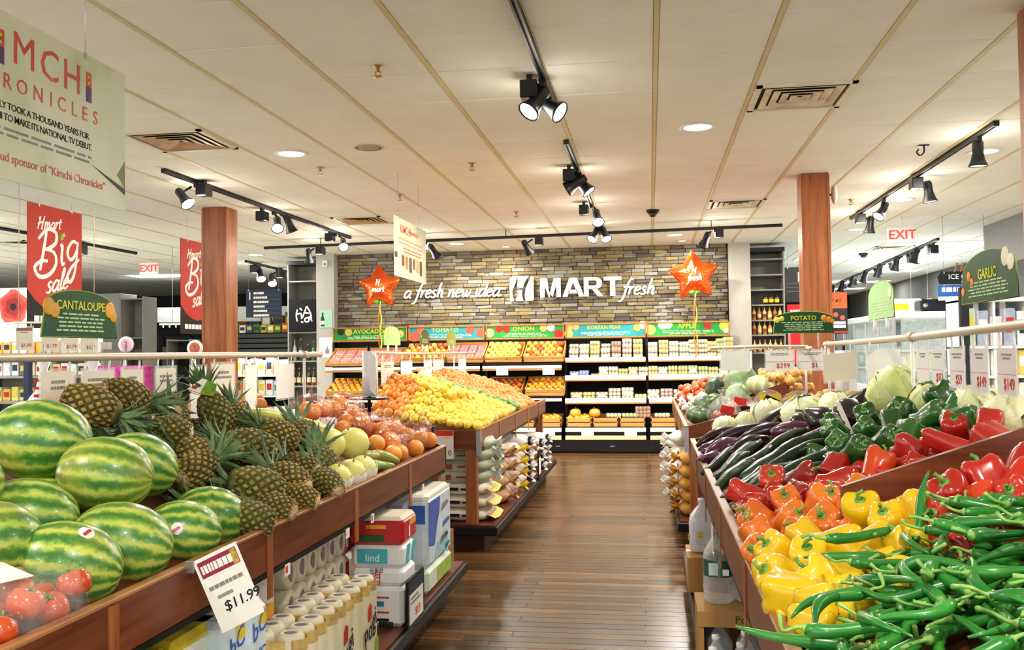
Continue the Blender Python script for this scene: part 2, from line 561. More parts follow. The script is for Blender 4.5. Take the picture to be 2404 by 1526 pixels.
while y < 13.62:
 x = -1.55 + (-.25 if row % 3 == 0 else (-.6 if row % 3 == 1 else 0))
 while x < .62:
  L = (.95, 1.15, .8)[(row * 7 + int(x * 10)) % 3]
  x0, x1 = max(x, -1.55), min(x + L, .62)
  if x1 - x0 > .06:
   key = round(x1 - x0, 2)
   if key not in planks:
    planks[key] = MB().bevbox(-key / 2 + .0012, key / 2 - .0012, -PW / 2 + .0012, PW / 2 - .0012, -.006, 0, .0015).mesh('plank', mp_)
   put('plank', planks[key], floor, ((x0 + x1) / 2, y + PW / 2, 0))
  x += L
 y += PW
 row += 1
# ------------------------------------------------------------------ ceiling
mt, nt, b = nt_new('ceiling tile')
co = objcoord(nt, (1, 1, 1), 60)
nz = noise(nt, co, 3.0, 2)
fine = noise(nt, co, 90, 3)
c1 = ramp(nt, nz, [(.3, lin('#ebe8db')), (.7, lin('#f2efe4'))])
nt.links.new(mixc(nt, mth(nt, 'MULTIPLY', fine, .1), c1, lin('#b9ae94')), b.inputs['Base Color'])
b.inputs['Roughness'].default_value = .85
bumpit(nt, b, fine, .12, .004)
TEE = mat('ceiling tee', '#d6c596', .55, var=.05)
ceiling = MB().box(-16, 9, -6, 31, CEIL + .02, CEIL + .15).build('ceiling', mat('ceiling backing', '#d8ccb0', .9))
struct(ceiling, 'suspended ceiling of cream lay-in tiles', 'ceiling')
def gx(k):
 return .06 + (.635 if k < 0 else .597) * k
def gy(j):
 return 4.5 + .615 * j
tile_me = {}
far_tiles = MB()
cells = []
for k in range(-24, 15):
 for j in range(-3, 43):
  cells.append((k, j))
cells.sort(key=lambda c: (gx(c[0]) + .9) ** 2 + (gy(c[1]) - 7.5) ** 2 * .75)
nt_ = 0
for k, j in cells:
 x0, x1, y0, y1 = gx(k) + .014, gx(k + 1) - .014, gy(j) + .003, gy(j + 1) - .003
 if nt_ < 296 and j >= -1:
  w = round(x1 - x0, 3)
  if w not in tile_me:
   h = (y1 - y0) / 2
   tile_me[w] = MB().bevbox(-w / 2, w / 2, -h, h, CEIL, CEIL + .021, .004).mesh('ceiling_tile', mt)
  put('ceiling_tile', tile_me[w], ceiling, ((x0 + x1) / 2, (y0 + y1) / 2, rnd(-.0012, .0012)))
  nt_ += 1
 elif x0 < 8.5 and x0 > -15.5:
  far_tiles.box(x0, x1, y0, y1, CEIL, CEIL + .021)
ft = far_tiles.build('distant_ceiling_tiles', mt, ceiling)
ft['kind'] = 'stuff'
for k in range(-22, 14):
 MB().box(-.013, .013, 0, 28.2, CEIL - .003, CEIL + .02).build('ceiling_tee', TEE, ceiling, (gx(k), gy(-3), 0))
# ------------------------------------------------------------------ back wall of ledge stone
mb_, nt, b = nt_new('ledge stone')
oi = N(nt, 'ShaderNodeObjectInfo')
base = ramp(nt, oi.outputs['Random'], [(0, lin('#7d6c50')), (.2, lin('#8f7d5c')), (.36, lin('#a0905f')), (.52, lin('#5f564b')), (.66, lin('#877f6e')), (.82, lin('#a3a096')), (1, lin('#6f6250'))], 'CONSTANT')
nz = noise(nt, objcoord(nt, (3, 3, 9), 60), 5, 4)
nt.links.new(mixc(nt, mth(nt, 'MULTIPLY', nz, .45), base, tuple(c for c in lin('#4a4034'))), b.inputs['Base Color'])
b.inputs['Roughness'].default_value = .8
bumpit(nt, b, nz, .35, .02)
STONE = mb_
# stones joined into one piece take their tone from their place instead
mj, nt, b = nt_new('ledge stone joined')
vo = N(nt, 'ShaderNodeTexVoronoi'); vo.inputs['Scale'].default_value = 1.0
nt.links.new(objcoord(nt, (3.9, 1, 16.5)), vo.inputs['Vector'])
sp = N(nt, 'ShaderNodeSeparateColor'); nt.links.new(vo.outputs['Color'], sp.inputs[0])
base = ramp(nt, sp.outputs[0], [(0, lin('#7d6c50')), (.2, lin('#8f7d5c')), (.36, lin('#a0905f')), (.52, lin('#5f564b')), (.66, lin('#877f6e')), (.82, lin('#a3a096')), (1, lin('#6f6250'))], 'CONSTANT')
nz = noise(nt, objcoord(nt, (3, 3, 9)), 5, 4)
nt.links.new(mixc(nt, mth(nt, 'MULTIPLY', nz, .45), base, lin('#4a4034')), b.inputs['Base Color'])
b.inputs['Roughness'].default_value = .8
STONEJ = mj
wall_back = MB().box(-5.02, 1.2, 14.3, 14.5, 0, CEIL).build('wall_back', mat('mortar', '#3d352c', .9))
struct(wall_back, 'back wall faced with grey and tan ledge stone', 'wall')
bm_ = {}
nb = 0
rest = MB()
zz = CEIL - .002
r = 0
bricks = []
while zz > 1.93:
 h = .0575
 x = -5.0 - rnd(0, .2)
 while x < 1.19:
  L = random.choice((.2, .24, .28))
  x0, x1 = max(x, -5.0), min(x + L, 1.19)
  if x1 - x0 > .04:
   bricks.append((x0, x1, zz - h, zz))
  x += L
 zz -= h
 r += 1
step = len(bricks) / 298.0
keep = {int(i * step) for i in range(298)}
for i, (x0, x1, z0, z1) in enumerate(bricks):
 d = rnd(.012, .045)
 if i in keep:
  key = (round(x1 - x0, 2), round(d, 2))
  if key not in bm_:
   w = key[0] / 2
   bm_[key] = MB().bevbox(-w + .003, w - .003, -key[1], .002, -.0262, .0262, .005).mesh('stone', STONE)
  put('stone', bm_[key], wall_back, ((x0 + x1) / 2, 14.3, (z0 + z1) / 2), (0, rnd(-.01, .01), 0))
 else:
  rest.bevbox(x0 + .003, x1 - .003, 14.3 - d, 14.302, z0 + .0025, z1 - .0025, .005)
o = rest.build('remaining_stones', STONEJ, wall_back)
o['kind'] = 'stuff'
# lettering on the stone wall
wsign = MB()
stroke_text(wsign, 'a fresh new idea.', -3.9, 2.395, .113, .0155, shear=.28, z=0, thick=.6, rise=0)
LETTER = mat('white sign letters', '#f6f4ee', .4, var=.02)
tl = thing('wall_lettering', 'white raised script lettering a fresh new idea on the stone wall', 'sign', (0, 14.245, 0))
wsign.build('script_letters', LETTER, tl, rot=(PI / 2, 0, 0))
pins = MB()
for px in (-3.8, -3.3, -2.9, -2.5):
 pins.cyl((px, 0, 2.45), (px, .04, 2.45), .008, n=6)
pins.build('stand_off_pin', STEEL, tl)
# square emblem: white plate cut into four pieces round a dark H
em = thing('emblem', 'white square emblem with a cut-out brush H on the stone wall', 'sign', (-2.16, 14.24, 2.305))
S = .375
pieces = [
 [(0, 0), (.17, 0), (.11, .22), (.1, .42), (.17, .62), (.24, .78), (.26, .93), (.3, 1), (.05, 1), (0, .95)],
 [(.36, 1), (.33, .8), (.3, .62), (.36, .56), (.55, .56), (.6, .74), (.7, .92), (.78, 1)],
 [(.24, 0), (.28, .16), (.36, .3), (.3, .4), (.34, .46), (.52, .46), (.5, .22), (.56, 0)],
 [(.66, 0), (.62, .22), (.66, .5), (.76, .74), (.84, .9), (.86, 1), (.95, 1), (1, .95), (1, .05), (.95, 0)],
]
for pc in pieces:
 MB().prism([(px * S, py * S) for px, py in pc], 0, .03).build('emblem_piece', LETTER, em, rot=(PI / 2, 0, 0))
ml = thing('wall_lettering', 'white raised bold capitals MART on the stone wall', 'sign', (-1.09, 14.235, 2.508))
xx = -.42
GLY = {'M': [[(0, 0), (.085, 0), (.085, 1), (0, 1)], [(.085, 1), (.085, .62), (.165, 0), (.235, 0), (.165, .36), (.135, 1)], [(.315, 1), (.315, .62), (.235, 0), (.19, 0), (.2, .36), (.265, 1)], [(.315, 0), (.4, 0), (.4, 1), (.315, 1)]],
  'A': [[(0, 0), (.095, 0), (.21, .72), (.21, 1), (.14, 1)], [(.285, 1), (.21, 1), (.21, .72), (.325, 0), (.425, 0)], [(.11, .17), (.31, .17), (.285, .36), (.135, .36)]],
  'R': [[(0, 0), (.095, 0), (.095, 1), (0, 1)], [(.095, .82), (.2, .82), (.25, .8), (.25, .6), (.2, .56), (.095, .56), (.095, .38), (.24, .38), (.32, .45), (.35, .58), (.35, .8), (.31, .93), (.23, 1), (.095, 1)], [(.15, .4), (.25, .4), (.38, 0), (.27, 0)]],
  'T': [[(0, .8), (.34, .8), (.34, 1), (0, 1)], [(.12, 0), (.22, 0), (.22, .8), (.12, .8)]]}
for ch, adv in (('M', .345), ('A', .335), ('R', .31), ('T', .3)):
 m = MB()
 for pc in GLY[ch]:
  m.prism([(px * .8, py * .3 - .15) for px, py in pc], 0, .03)
 m.build('letter', LETTER, ml, (xx - .17, 0, -.005), (PI / 2, 0, 0))
 xx += adv
fl = thing('wall_lettering', 'white raised script lettering fresh right of MART on the wall', 'sign', (0, 14.245, 0))
fm = MB()
stroke_text(fm, 'fresh', -.42, 2.37, .12, .0155, shear=.26, thick=.6)
fm.build('script_letters', LETTER, fl, rot=(PI / 2, 0, 0))
# ------------------------------------------------------------------ other walls and columns
struct(MB().box(-5.3, -5.0, 14.1, 14.5, 0, CEIL).build('column', GREYP), 'grey painted pier left of the stone wall', 'pier')
struct(MB().box(1.2, 1.52, 14.2, 14.6, 0, CEIL).build('column', GREYP), 'grey painted pier right of the stone wall', 'pier')
struct(MB().box(-16, -5.3, 22.5, 22.7, 0, CEIL).build('wall_far_left', CHAR), 'dark wall behind the far left coolers', 'wall')
struct(MB().box(1.5, 9, 29.3, 29.5, 0, CEIL).build('wall_far_right', CHAR), 'dark far wall beyond the freezers', 'wall')
struct(MB().box(6.1, 6.3, 14, 29.4, 0, CEIL).build('wall_right', DKWALL), 'dark grey side wall beyond the freezers', 'wall')
struct(MB().box(4.5, 6.3, 13.0, 13.2, 1.9, CEIL).box(4.5, 4.7, 2, 13.0, 2.55, CEIL).build('wall_bulkhead', mat('grey bulkhead', '#8b8a88', .7, var=.03)), 'grey bulkhead over the right-hand shelves', 'bulkhead')
struct(MB().box(-15.9, -15.7, -2, 22.5, 0, .5).box(-15.9, -15.7, -2, 22.5, 2.6, CEIL).box(-15.9, -15.7, 12, 22.5, .5, 2.6).box(-15.9, -15.7, -2, 0, .5, 2.6).build('wall_left', mat('white entrance wall', '#eef0f2', .6, var=.02)), 'bright white entrance wall with the shop window', 'wall')
w1 = MB()
for k in range(6):
 w1.box(-15.86, -15.76, 2.4 * k - .03, 2.4 * k + .03, .5, 2.6)
w1.box(-15.86, -15.76, 0, 12, .5, .56).box(-15.86, -15.76, 0, 12, 2.54, 2.6)
struct(w1.build('window_1', STEEL), 'shop window with daylight in the entrance wall', 'window')
lamp('window_daylight', 'AREA', (-15.6, 6, 1.6), 1300, (.86, .93, 1), shape='RECTANGLE', size=12, size_y=2.0, spread=PI).rotation_euler = (0, -PI / 2, 0)
def wcolumn(x0, x1, y0, y1, label):
 c = MB().bevbox(x0, x1, y0, y1, 0, CEIL, .006).build('column', W_POST)
 struct(c, label, 'column')
 MB().box(x0 - .01, x1 + .01, y0 - .01, y1 + .01, .002, .12).build('column_base', W_DARK, c)
 for xa, xb in ((x0, x0 + .02), (x1 - .02, x1)):
  MB().box(xa - .002, xb + .002, y0 - .004, y0 + .01, .13, CEIL - .02).build('corner_strip', W_POST, c)
 return c
wcolumn(-4.79, -4.51, 9.3, 9.58, 'wood-clad column behind the red sale banner')
wcolumn(1.41, 1.66, 8.74, 8.99, 'wood-clad column behind the potato sign')
wcolumn(1.8, 2.06, 4.5, 4.75, 'wood-clad column at the edge of the view')
# curved white soffit over the registers, far left
arc = []
for i in range(13):
 a = i / 12
 arc.append((-15.6 + a * 9.2, 15.2 + 1.9 * math.sin(a * PI * .5) + .6 * a))
sof = MB()
for (xa, ya), (xb, yb) in zip(arc, arc[1:]):
 v = [(xa, ya, 2.2), (xb, yb, 2.2), (xb, yb, 2.5), (xa, ya, 2.5), (xa, ya + .5, 2.2), (xb, yb + .5, 2.2), (xb, yb + .5, 2.5), (xa, ya + .5, 2.5)]
 sof.add(v, [(0, 1, 2, 3), (4, 7, 6, 5), (0, 4, 5, 1), (3, 2, 6, 7), (0, 3, 7, 4), (1, 5, 6, 2)])
struct(sof.build('trim_1', mat('soffit white', '#d9dad6', .6, var=.03)), 'curved white soffit over the checkout', 'soffit')
# ------------------------------------------------------------------ ceiling fixtures
LENS = emit('lamp lens', (1, .96, .88), 9.0)
LENSC = emit('fluorescent lens', (.93, .98, 1), 7.0)
def downlight(x, y, r, label, watts=None):
 t = thing('downlight', label, 'downlight', (x, y, CEIL), group='recessed round ceiling lights')
 MB().lathe([(r, .0), (r + .025, -.001), (r + .027, -.007), (r, -.008), (r - .012, .0)], 24, closed=False).build('trim_ring', WHITE, t)
 MB().lathe([(.0005, -.004), (r - .004, -.004), (r - .004, -.001), (.0005, -.001)], 24).build('lens', LENS, t)
 lamp('downlight_glow', 'AREA', (x, y, CEIL - .03), DOWN_W if watts is None else watts, shape='DISK', size=r * 2, spread=PI)
 return t
for (x, y, r, lb, w) in (
  (-2.82, 6.96, .11, 'lit round ceiling light between the left vent and the speaker', None),
  (.37, 6.74, .105, 'large lit round ceiling light near the big right vent', None),
  (-2.8, 13.24, .11, 'lit round ceiling light left of the wall lettering, before the stone wall', None),
  (.37, 13.0, .11, 'lit round ceiling light above the right star balloon, before the stone wall', None),
  (2.78, 8.08, .11, 'lit round ceiling light behind the nearest head of the right track', None),
  (2.76, 10.55, .11, 'lit round ceiling light midway along the right track', None),
  (2.82, 13.03, .11, 'lit round ceiling light past the far end of the right track', None),
  (-6.22, 13.86, .12, 'lit round ceiling light right of the far red banner', None),
  (-2.15, 13.8, .055, 'small lit spot in the ceiling above the words new idea', 12),
  (.5, 13.75, .055, 'small lit spot in the ceiling left of the right star balloon', 12)):
 downlight(x, y, r, lb, w)
for x, y in ((-2.8, .7), (.37, .5), (-2.8, -2.4), (.37, -2.4), (-6.0, 1), (-6, 7), (-9.5, 4), (-9.5, 9), (3.4, 3), (3.4, -1), (-2.8, 10), (.37, 9.9), (-9, 13), (5.6, 7)):
 lamp('downlight_glow', 'AREA', (x, y, CEIL - .03), DOWN_W, shape='DISK', size=.22, spread=PI)
for (x, y, lb, w) in ((4.9, 15.2, 'nearest bright fluorescent panel over the freezers', 1.0), (5.0, 17.8, 'second bright fluorescent panel over the freezers', 1.2), (5.05, 20.3, 'third bright fluorescent panel over the freezers', 1.2), (5.2, 23.4, 'fourth bright fluorescent panel over the freezers', 1.2), (5.2, 26.0, 'farthest bright fluorescent panel over the freezers', 1.2),
      (3.2, 17.0, 'fluorescent panel right of the wood column, beyond the pier', 1.2), (-10.6, 12.2, 'bright fluorescent panel at the far left edge', 1.2), (-9.6, 16.9, 'fluorescent panel behind the curved soffit', 1.2)):
 t = thing('troffer', lb, 'light', (x, y, CEIL))
 f = MB()
 for a, b_, c, d in ((-w / 2, w / 2, -.31, -.28), (-w / 2, w / 2, .28, .31), (-w / 2, -w / 2 + .03, -.28, .28), (w / 2 - .03, w / 2, -.28, .28)):
  f.box(a, b_, c, d, -.012, 0)
 f.build('frame', WHITE, t)
 MB().box(-w / 2 + .03, w / 2 - .03, -.28, .28, -.008, -.004).build('diffuser', LENSC, t)
 lamp('troffer_glow', 'AREA', (x, y, CEIL - .04), TROFFER_W * (.12 if x < -9 and y > 15 else .7), (.93, .97, 1), shape='RECTANGLE', size=w, size_y=.56, spread=PI)
def vent(x, y, s, label, rust):
 t = thing('ceiling_vent', label, 'vent', (x, y, CEIL - .012))
 h = s / 2
 f = MB()
 f.box(-h, h, -h, -h + .035, 0, .012); f.box(-h, h, h - .035, h, 0, .012)
 f.box(-h, -h + .035, -h, h, 0, .012); f.box(h - .035, h, -h, h, 0, .012)
 VM = mat('vent enamel', '#e0d8bf', .5, var=.1)
 f.build('frame', VM, t)
 MB().box(-h + .03, h - .03, -h + .03, h - .03, .0105, .0118).build('duct_opening', mat('dark duct', '#3a332a', .9), t)
 VL = mat('rusty louvre' if rust else 'vent louvre', '#b8935c' if rust else '#d5ccb0', .45, .2, var=.3, scale=5)
 for i, q in enumerate((.245, .185, .125, .065)):
  q *= s / .61
  q2 = q - .05 * s / .61
  m = MB()
  for sx, sy in ((1, 0), (-1, 0), (0, 1), (0, -1)):
   if sx:
    v = [(sx * q, -q, .0), (sx * q, q, .0), (sx * q2, q2, .010), (sx * q2, -q2, .010)]
   else:
    v = [(-q, sy * q, .0), (q, sy * q, .0), (q2, sy * q2, .010), (-q2, sy * q2, .010)]
   m.add(v + [(a, b_, c + .0014) for a, b_, c in v], [(0, 1, 2, 3), (7, 6, 5, 4), (0, 4, 5, 1), (1, 5, 6, 2), (2, 6, 7, 3), (3, 7, 4, 0)])
  m.build('louvre', VL, t)
 return t
vent(.98, 6.05, .6, 'large square ceiling vent nearest the viewer on the right', False)
vent(-3.45, 6.38, .62, 'large square ceiling vent above the left light track', True)
vent(.97, 10.4, .6, 'square ceiling vent left of the right wood column', False)
vent(-3.4, 10.62, .6, 'square ceiling vent above the end of the left light track', True)
vent(3.9, 15.6, .6, 'small distant ceiling vent beside the far right track', False)
vent(-8.7, 11.6, .6, 'small distant ceiling vent above the left exit sign', False)
for (x, y, lb) in ((-1.485, 4.94, 'brass sprinkler head nearest the viewer, left of the centre track'), (-1.475, 7.64, 'sprinkler head left of the middle centre spotlights'), (-2.79, 7.54, 'rusty sprinkler head beside the round speaker'), (-1.495, 10.4, 'small sprinkler head before the back track, left of centre'), (2.2, 10.39, 'sprinkler head right of the wood column by the potato sign'), (-2.49, 9.0, 'sprinkler head above the far hanging poster')):
 t = thing('sprinkler', lb, 'sprinkler', (x, y, CEIL))
 BR = mat('brass', '#b9935a', .3, .8)
 MB().lathe([(.035, 0), (.035, -.004), (.012, -.012), (.012, -.03), (.004, -.034)], 12).build('escutcheon', BR, t)
 m = MB()
 m.tube([(-.012, 0, -.03), (-.018, 0, -.045), (0, 0, -.06)], .003, 5); m.tube([(.012, 0, -.03), (.018, 0, -.045), (0, 0, -.06)], .003, 5)
 m.build('frame_arm', BR, t)
 m = MB()
 m.lathe([(.003, -.062), (.028, -.06), (.028, -.063), (.003, -.065)], 12)
 m.build('deflector', BR, t)
t = thing('ceiling_speaker', 'flat round beige ceiling speaker right of the left downlight', 'speaker', (-2.15, 6.88, CEIL))
MB().lathe([(.118, 0), (.118, -.006), (.105, -.009), (.1, -.006)], 28, closed=False).build('bezel', mat('speaker beige', '#c7baa0', .6), t)
MB().lathe([(.101, -.0045), (.06, -.008), (.0005, -.009)], 28).build('grille', mat('speaker grille', '#b8aa8c', .6, bump=.6, scale=120), t)
for (x, y, lb) in ((.06, 10.65, 'black dome camera on the ceiling before the back track'), (3.65, 16.4, 'black dome camera on the far right ceiling')):
 t = thing('dome_camera', lb, 'camera', (x, y, CEIL))
 MB().lathe([(.075, 0), (.075, -.03), (.06, -.035)], 18).build('housing', BLACKM, t)
 MB().lathe([(.055, -.034), (.05, -.06), (.03, -.08), (.0005, -.085)], 18).build('dome', mat('smoked dome', '#08080a', .08, coat=1), t)
t = thing('ceiling_hook', 'black hook bracket on the ceiling above the right track', 'bracket', (2.2, 7.71, CEIL))
MB().box(-.04, .04, -.012, .012, -.012, 0).build('plate', BLACKM, t)
MB().tube(smooth_path([(0, 0, -.01), (0, 0, -.06), (-.03, 0, -.085), (-.055, 0, -.06), (-.04, 0, -.035)]), .007, 6).build('hook', BLACKM, t)
t = thing('ceiling_speaker', 'white oval speaker bracket on the right side of the potato column', 'speaker', (1.69, 8.86, 2.93))
MB().ell((.035, 0, 0), (.028, .07, .09), 14, 8).build('shell', WHITE, t)
MB().box(-.04, .03, -.01, .01, -.01, .01).build('arm', BLACKM, t)
# ------------------------------------------------------------------ light tracks and heads
def track(p0, p1, z, label):
 d = (Vector(p1) - Vector(p0))
 L = d.length
 t = thing('light_track', label, 'light track', (p0[0], p0[1], z), (0, 0, math.atan2(d.y, d.x)))
 m = MB()
 m.box(0, L, -.0185, -.007, -.018, .018); m.box(0, L, .007, .0185, -.018, .018); m.box(0, L, -.0185, .0185, .006, .018)
 m.build('rail', BLACKM, t)
 MB().box(-.02, 0, -.02, .02, -.02, .018).build('end_cap', BLACKM, t)
 MB().box(L, L + .02, -.02, .02, -.02, .018).build('end_cap', BLACKM, t)
 if z < CEIL - .05:
  for f in (.12, .5, .88):
   MB().cyl((L * f, 0, .015), (L * f, 0, CEIL - z), .006, n=6).build('hanger_rod', BLACKM, t)
 return t
bell = [(.036, -.1), (.04, -.095), (.04, -.02), (.043, .0), (.05, .035), (.062, .065), (.068, .075), (.068, .085), (.063, .085), (.06, .078)]
BELL = MB().lathe(bell, 18).lathe([(.036, -.1), (.028, -.115), (.0005, -.118)], 18).mesh('lamp_housing', BLACKM)
GLASS = MB().lathe([(.0005, .08), (.058, .08), (.058, .074), (.0005, .074)], 18).mesh('lens', LENS)
BALLAST = MB().bevbox(-.05, .05, -.07, .07, -.125, -.02, .006).box(-.014, .014, -.03, .03, -.03, .02).mesh('ballast_box', BLACKM)
def head(x, y, z, dirs, label, ballast=(-.06, 0), rot=0.0, scale=1.0, light=True, power=1.0):
 """one fitting: an optional ballast box and one or two swivelling lamps"""
 t = thing('track_spotlight', label, 'spotlight', (x, y, z), (0, 0, rot))
 t.scale = (scale,) * 3
 MB().box(-.016, .016, -.03, .03, -.05, .0).build('adapter', BLACKM, t)
 if ballast:
  put('ballast_box', BALLAST, t, (ballast[0], ballast[1], 0))
 for off, d in dirs:
  d = Vector(d).normalized()
  c = Vector((off[0], off[1], -.15))
  MB().tube([(off[0] * .4, off[1] * .4, -.04), (off[0], off[1], -.09), tuple(c)], .012, 6).build('yoke', BLACKM, t)
  h = put('lamp_housing', BELL, t, c, aim(d))
  put('lens', GLASS, h)
  if light:
   rm = Matrix.Rotation(rot, 3, 'Z')
   wd = rm @ d
   wp = Vector((x, y, z)) + rm @ (c * scale) + wd * .1 * scale
   L = lamp('spot_glow', 'SPOT', wp, SPOT_W * power, (1, .93, .8), spot_size=math.radians(70), spot_blend=.8, shadow_soft_size=.06)
   L.rotation_euler = (-wd).to_track_quat('Z', 'Y').to_euler()
 if light:
  lamp('ceiling_fill', 'POINT', (x, y, z - .2), FILL_W, (1, .94, .82), shadow_soft_size=.12)  # bare point lamp added to lift the ceiling, not part of the fitting
 return t
ZT = CEIL - .02
track((-.585, 2.6), (-.585, 5.85), ZT, 'near black light track running down the middle of the ceiling')
track((-.605, 6.95), (-.605, 12.5), ZT, 'far black light track running down the middle of the ceiling')
track((-4.1, 7.3), (-4.03, 12.0), ZT, 'black light track above the left wood column')
track((-5.33, 12.22), (1.62, 11.6), CEIL - .1, 'long black light track hung across the ceiling before the stone wall')
track((2.49, 7.0), (2.485, 11.75), ZT, 'black light track on the right, above the hanging green signs')
track((4.27, 14.4), (4.63, 23.7), ZT, 'long distant light track over the freezers')
track((-7.85, 8.6), (-7.78, 13.0), ZT, 'black light track behind the near red banner')
track((-6.72, 14.6), (-6.82, 16.6), ZT, 'short light track above the blue aisle sign')
head(-.6, 5.3, ZT, [((.04, .04), (.75, -.25, -.55)), ((-.03, -.05), (-.5, -.45, -.75))], 'double spotlight nearest the viewer on the middle track', (-.07, -.02))
head(-.6, 7.95, ZT, [((-.02, -.05), (-.85, .1, -.5)), ((.05, 0), (.6, -.1, -.75))], 'double spotlight on the near end of the far middle track', (-.07, -.03))
head(-.6, 9.9, ZT, [((.06, .02), (.15, -.6, -.7))], 'single lit spotlight with box, third along the middle', (-.08, -.02))
head(-.6, 11.4, ZT, [((-.06, 0), (-.35, -.5, -.75)), ((.07, 0), (.3, -.5, -.8))], 'double lit spotlight at the far end of the middle track', None)
head(-4.09, 7.85, ZT, [((-.1, -.05), (.65, -.25, -.75))], 'spotlight in front of the left column top, first on its track', (.06, .02))
head(-4.07, 9.55, ZT, [((.03, .02), (.3, -.65, -.7)), ((.13, .12), (.25, .3, -.95))], 'pair of spotlights with box in the middle of the left track', (-.11, -.06))
head(-4.04, 11.45, ZT, [((.09, .06), (.3, -.75, -.6))], 'bright spotlight at the far end of the left track', (-.06, -.03))
zb = CEIL - .1
head(-4.55, 12.15, zb, [((-.12, 0), (-.1, .5, -.85))], 'dark spotlight at the left end of the cross track', (.05, 0), 0, power=1.3)
head(-2.95, 12.0, zb, [((.1, 0), (.35, .6, -.7))], 'spotlight on the cross track behind the far hanging poster', (-.05, 0), power=1.8)
head(-1.45, 11.88, zb, [((-.12, 0), (.35, .6, -.75))], 'spotlight on the cross track left of the emblem', (.04, 0), power=1.8)
head(.83, 11.67, zb, [((-.12, 0), (-.3, .6, -.75))], 'spotlight on the cross track above the right star balloon', (.05, 0), power=1.8)
head(2.49, 7.35, ZT, [((0, .02), (.0, .05, -1))], 'nearest spotlight on the right track, pointing down', None)
head(2.49, 9.05, ZT, [((.14, .05), (.12, 0, -1))], 'second spotlight with box on the right track', (.0, -.05))
head(2.49, 10.2, ZT, [((-.02, 0), (-.55, -.35, -.75))], 'third spotlight on the right track, lit and turned to the aisle', None)
head(2.49, 11.35, ZT, [((.13, .05), (-.1, .1, -1))], 'farthest spotlight with box on the right track', (0, -.05))
for i, (yy, lb) in enumerate(((15.0, 'first'), (16.4, 'second'), (17.8, 'third'), (19.2, 'fourth'), (20.6, 'fifth'), (22.0, 'sixth'), (23.3, 'seventh'))):
 head(4.29 + (yy - 14.4) * .04, yy, ZT, [((-.16, 0), (-.2, .3, -1))], lb + ' small spotlight from the near end of the distant right track', (.05, 0), 0, 1.25, light=(i % 3 == 0))
head(-7.8, 11.6, ZT, [((-.1, 0), (.15, -.3, -1)), ], 'lit spotlight left of the left exit sign', (.02, 0), 0, 1.3)
head(-7.83, 9.5, ZT, [((-.04, 0), (0, 0, -1))], 'spotlight just left of the near red banner', None, 0, 1.3)
head(-6.75, 15.05, ZT, [((.06, 0), (.4, -.5, -.8))], 'left spotlight above the blue aisle sign', (0, -.02), 0, 1.3)
head(-6.8, 16.1, ZT, [((-.08, 0), (.3, -.6, -.8))], 'right spotlight above the blue aisle sign', (.06, -.02), 0, 1.3)
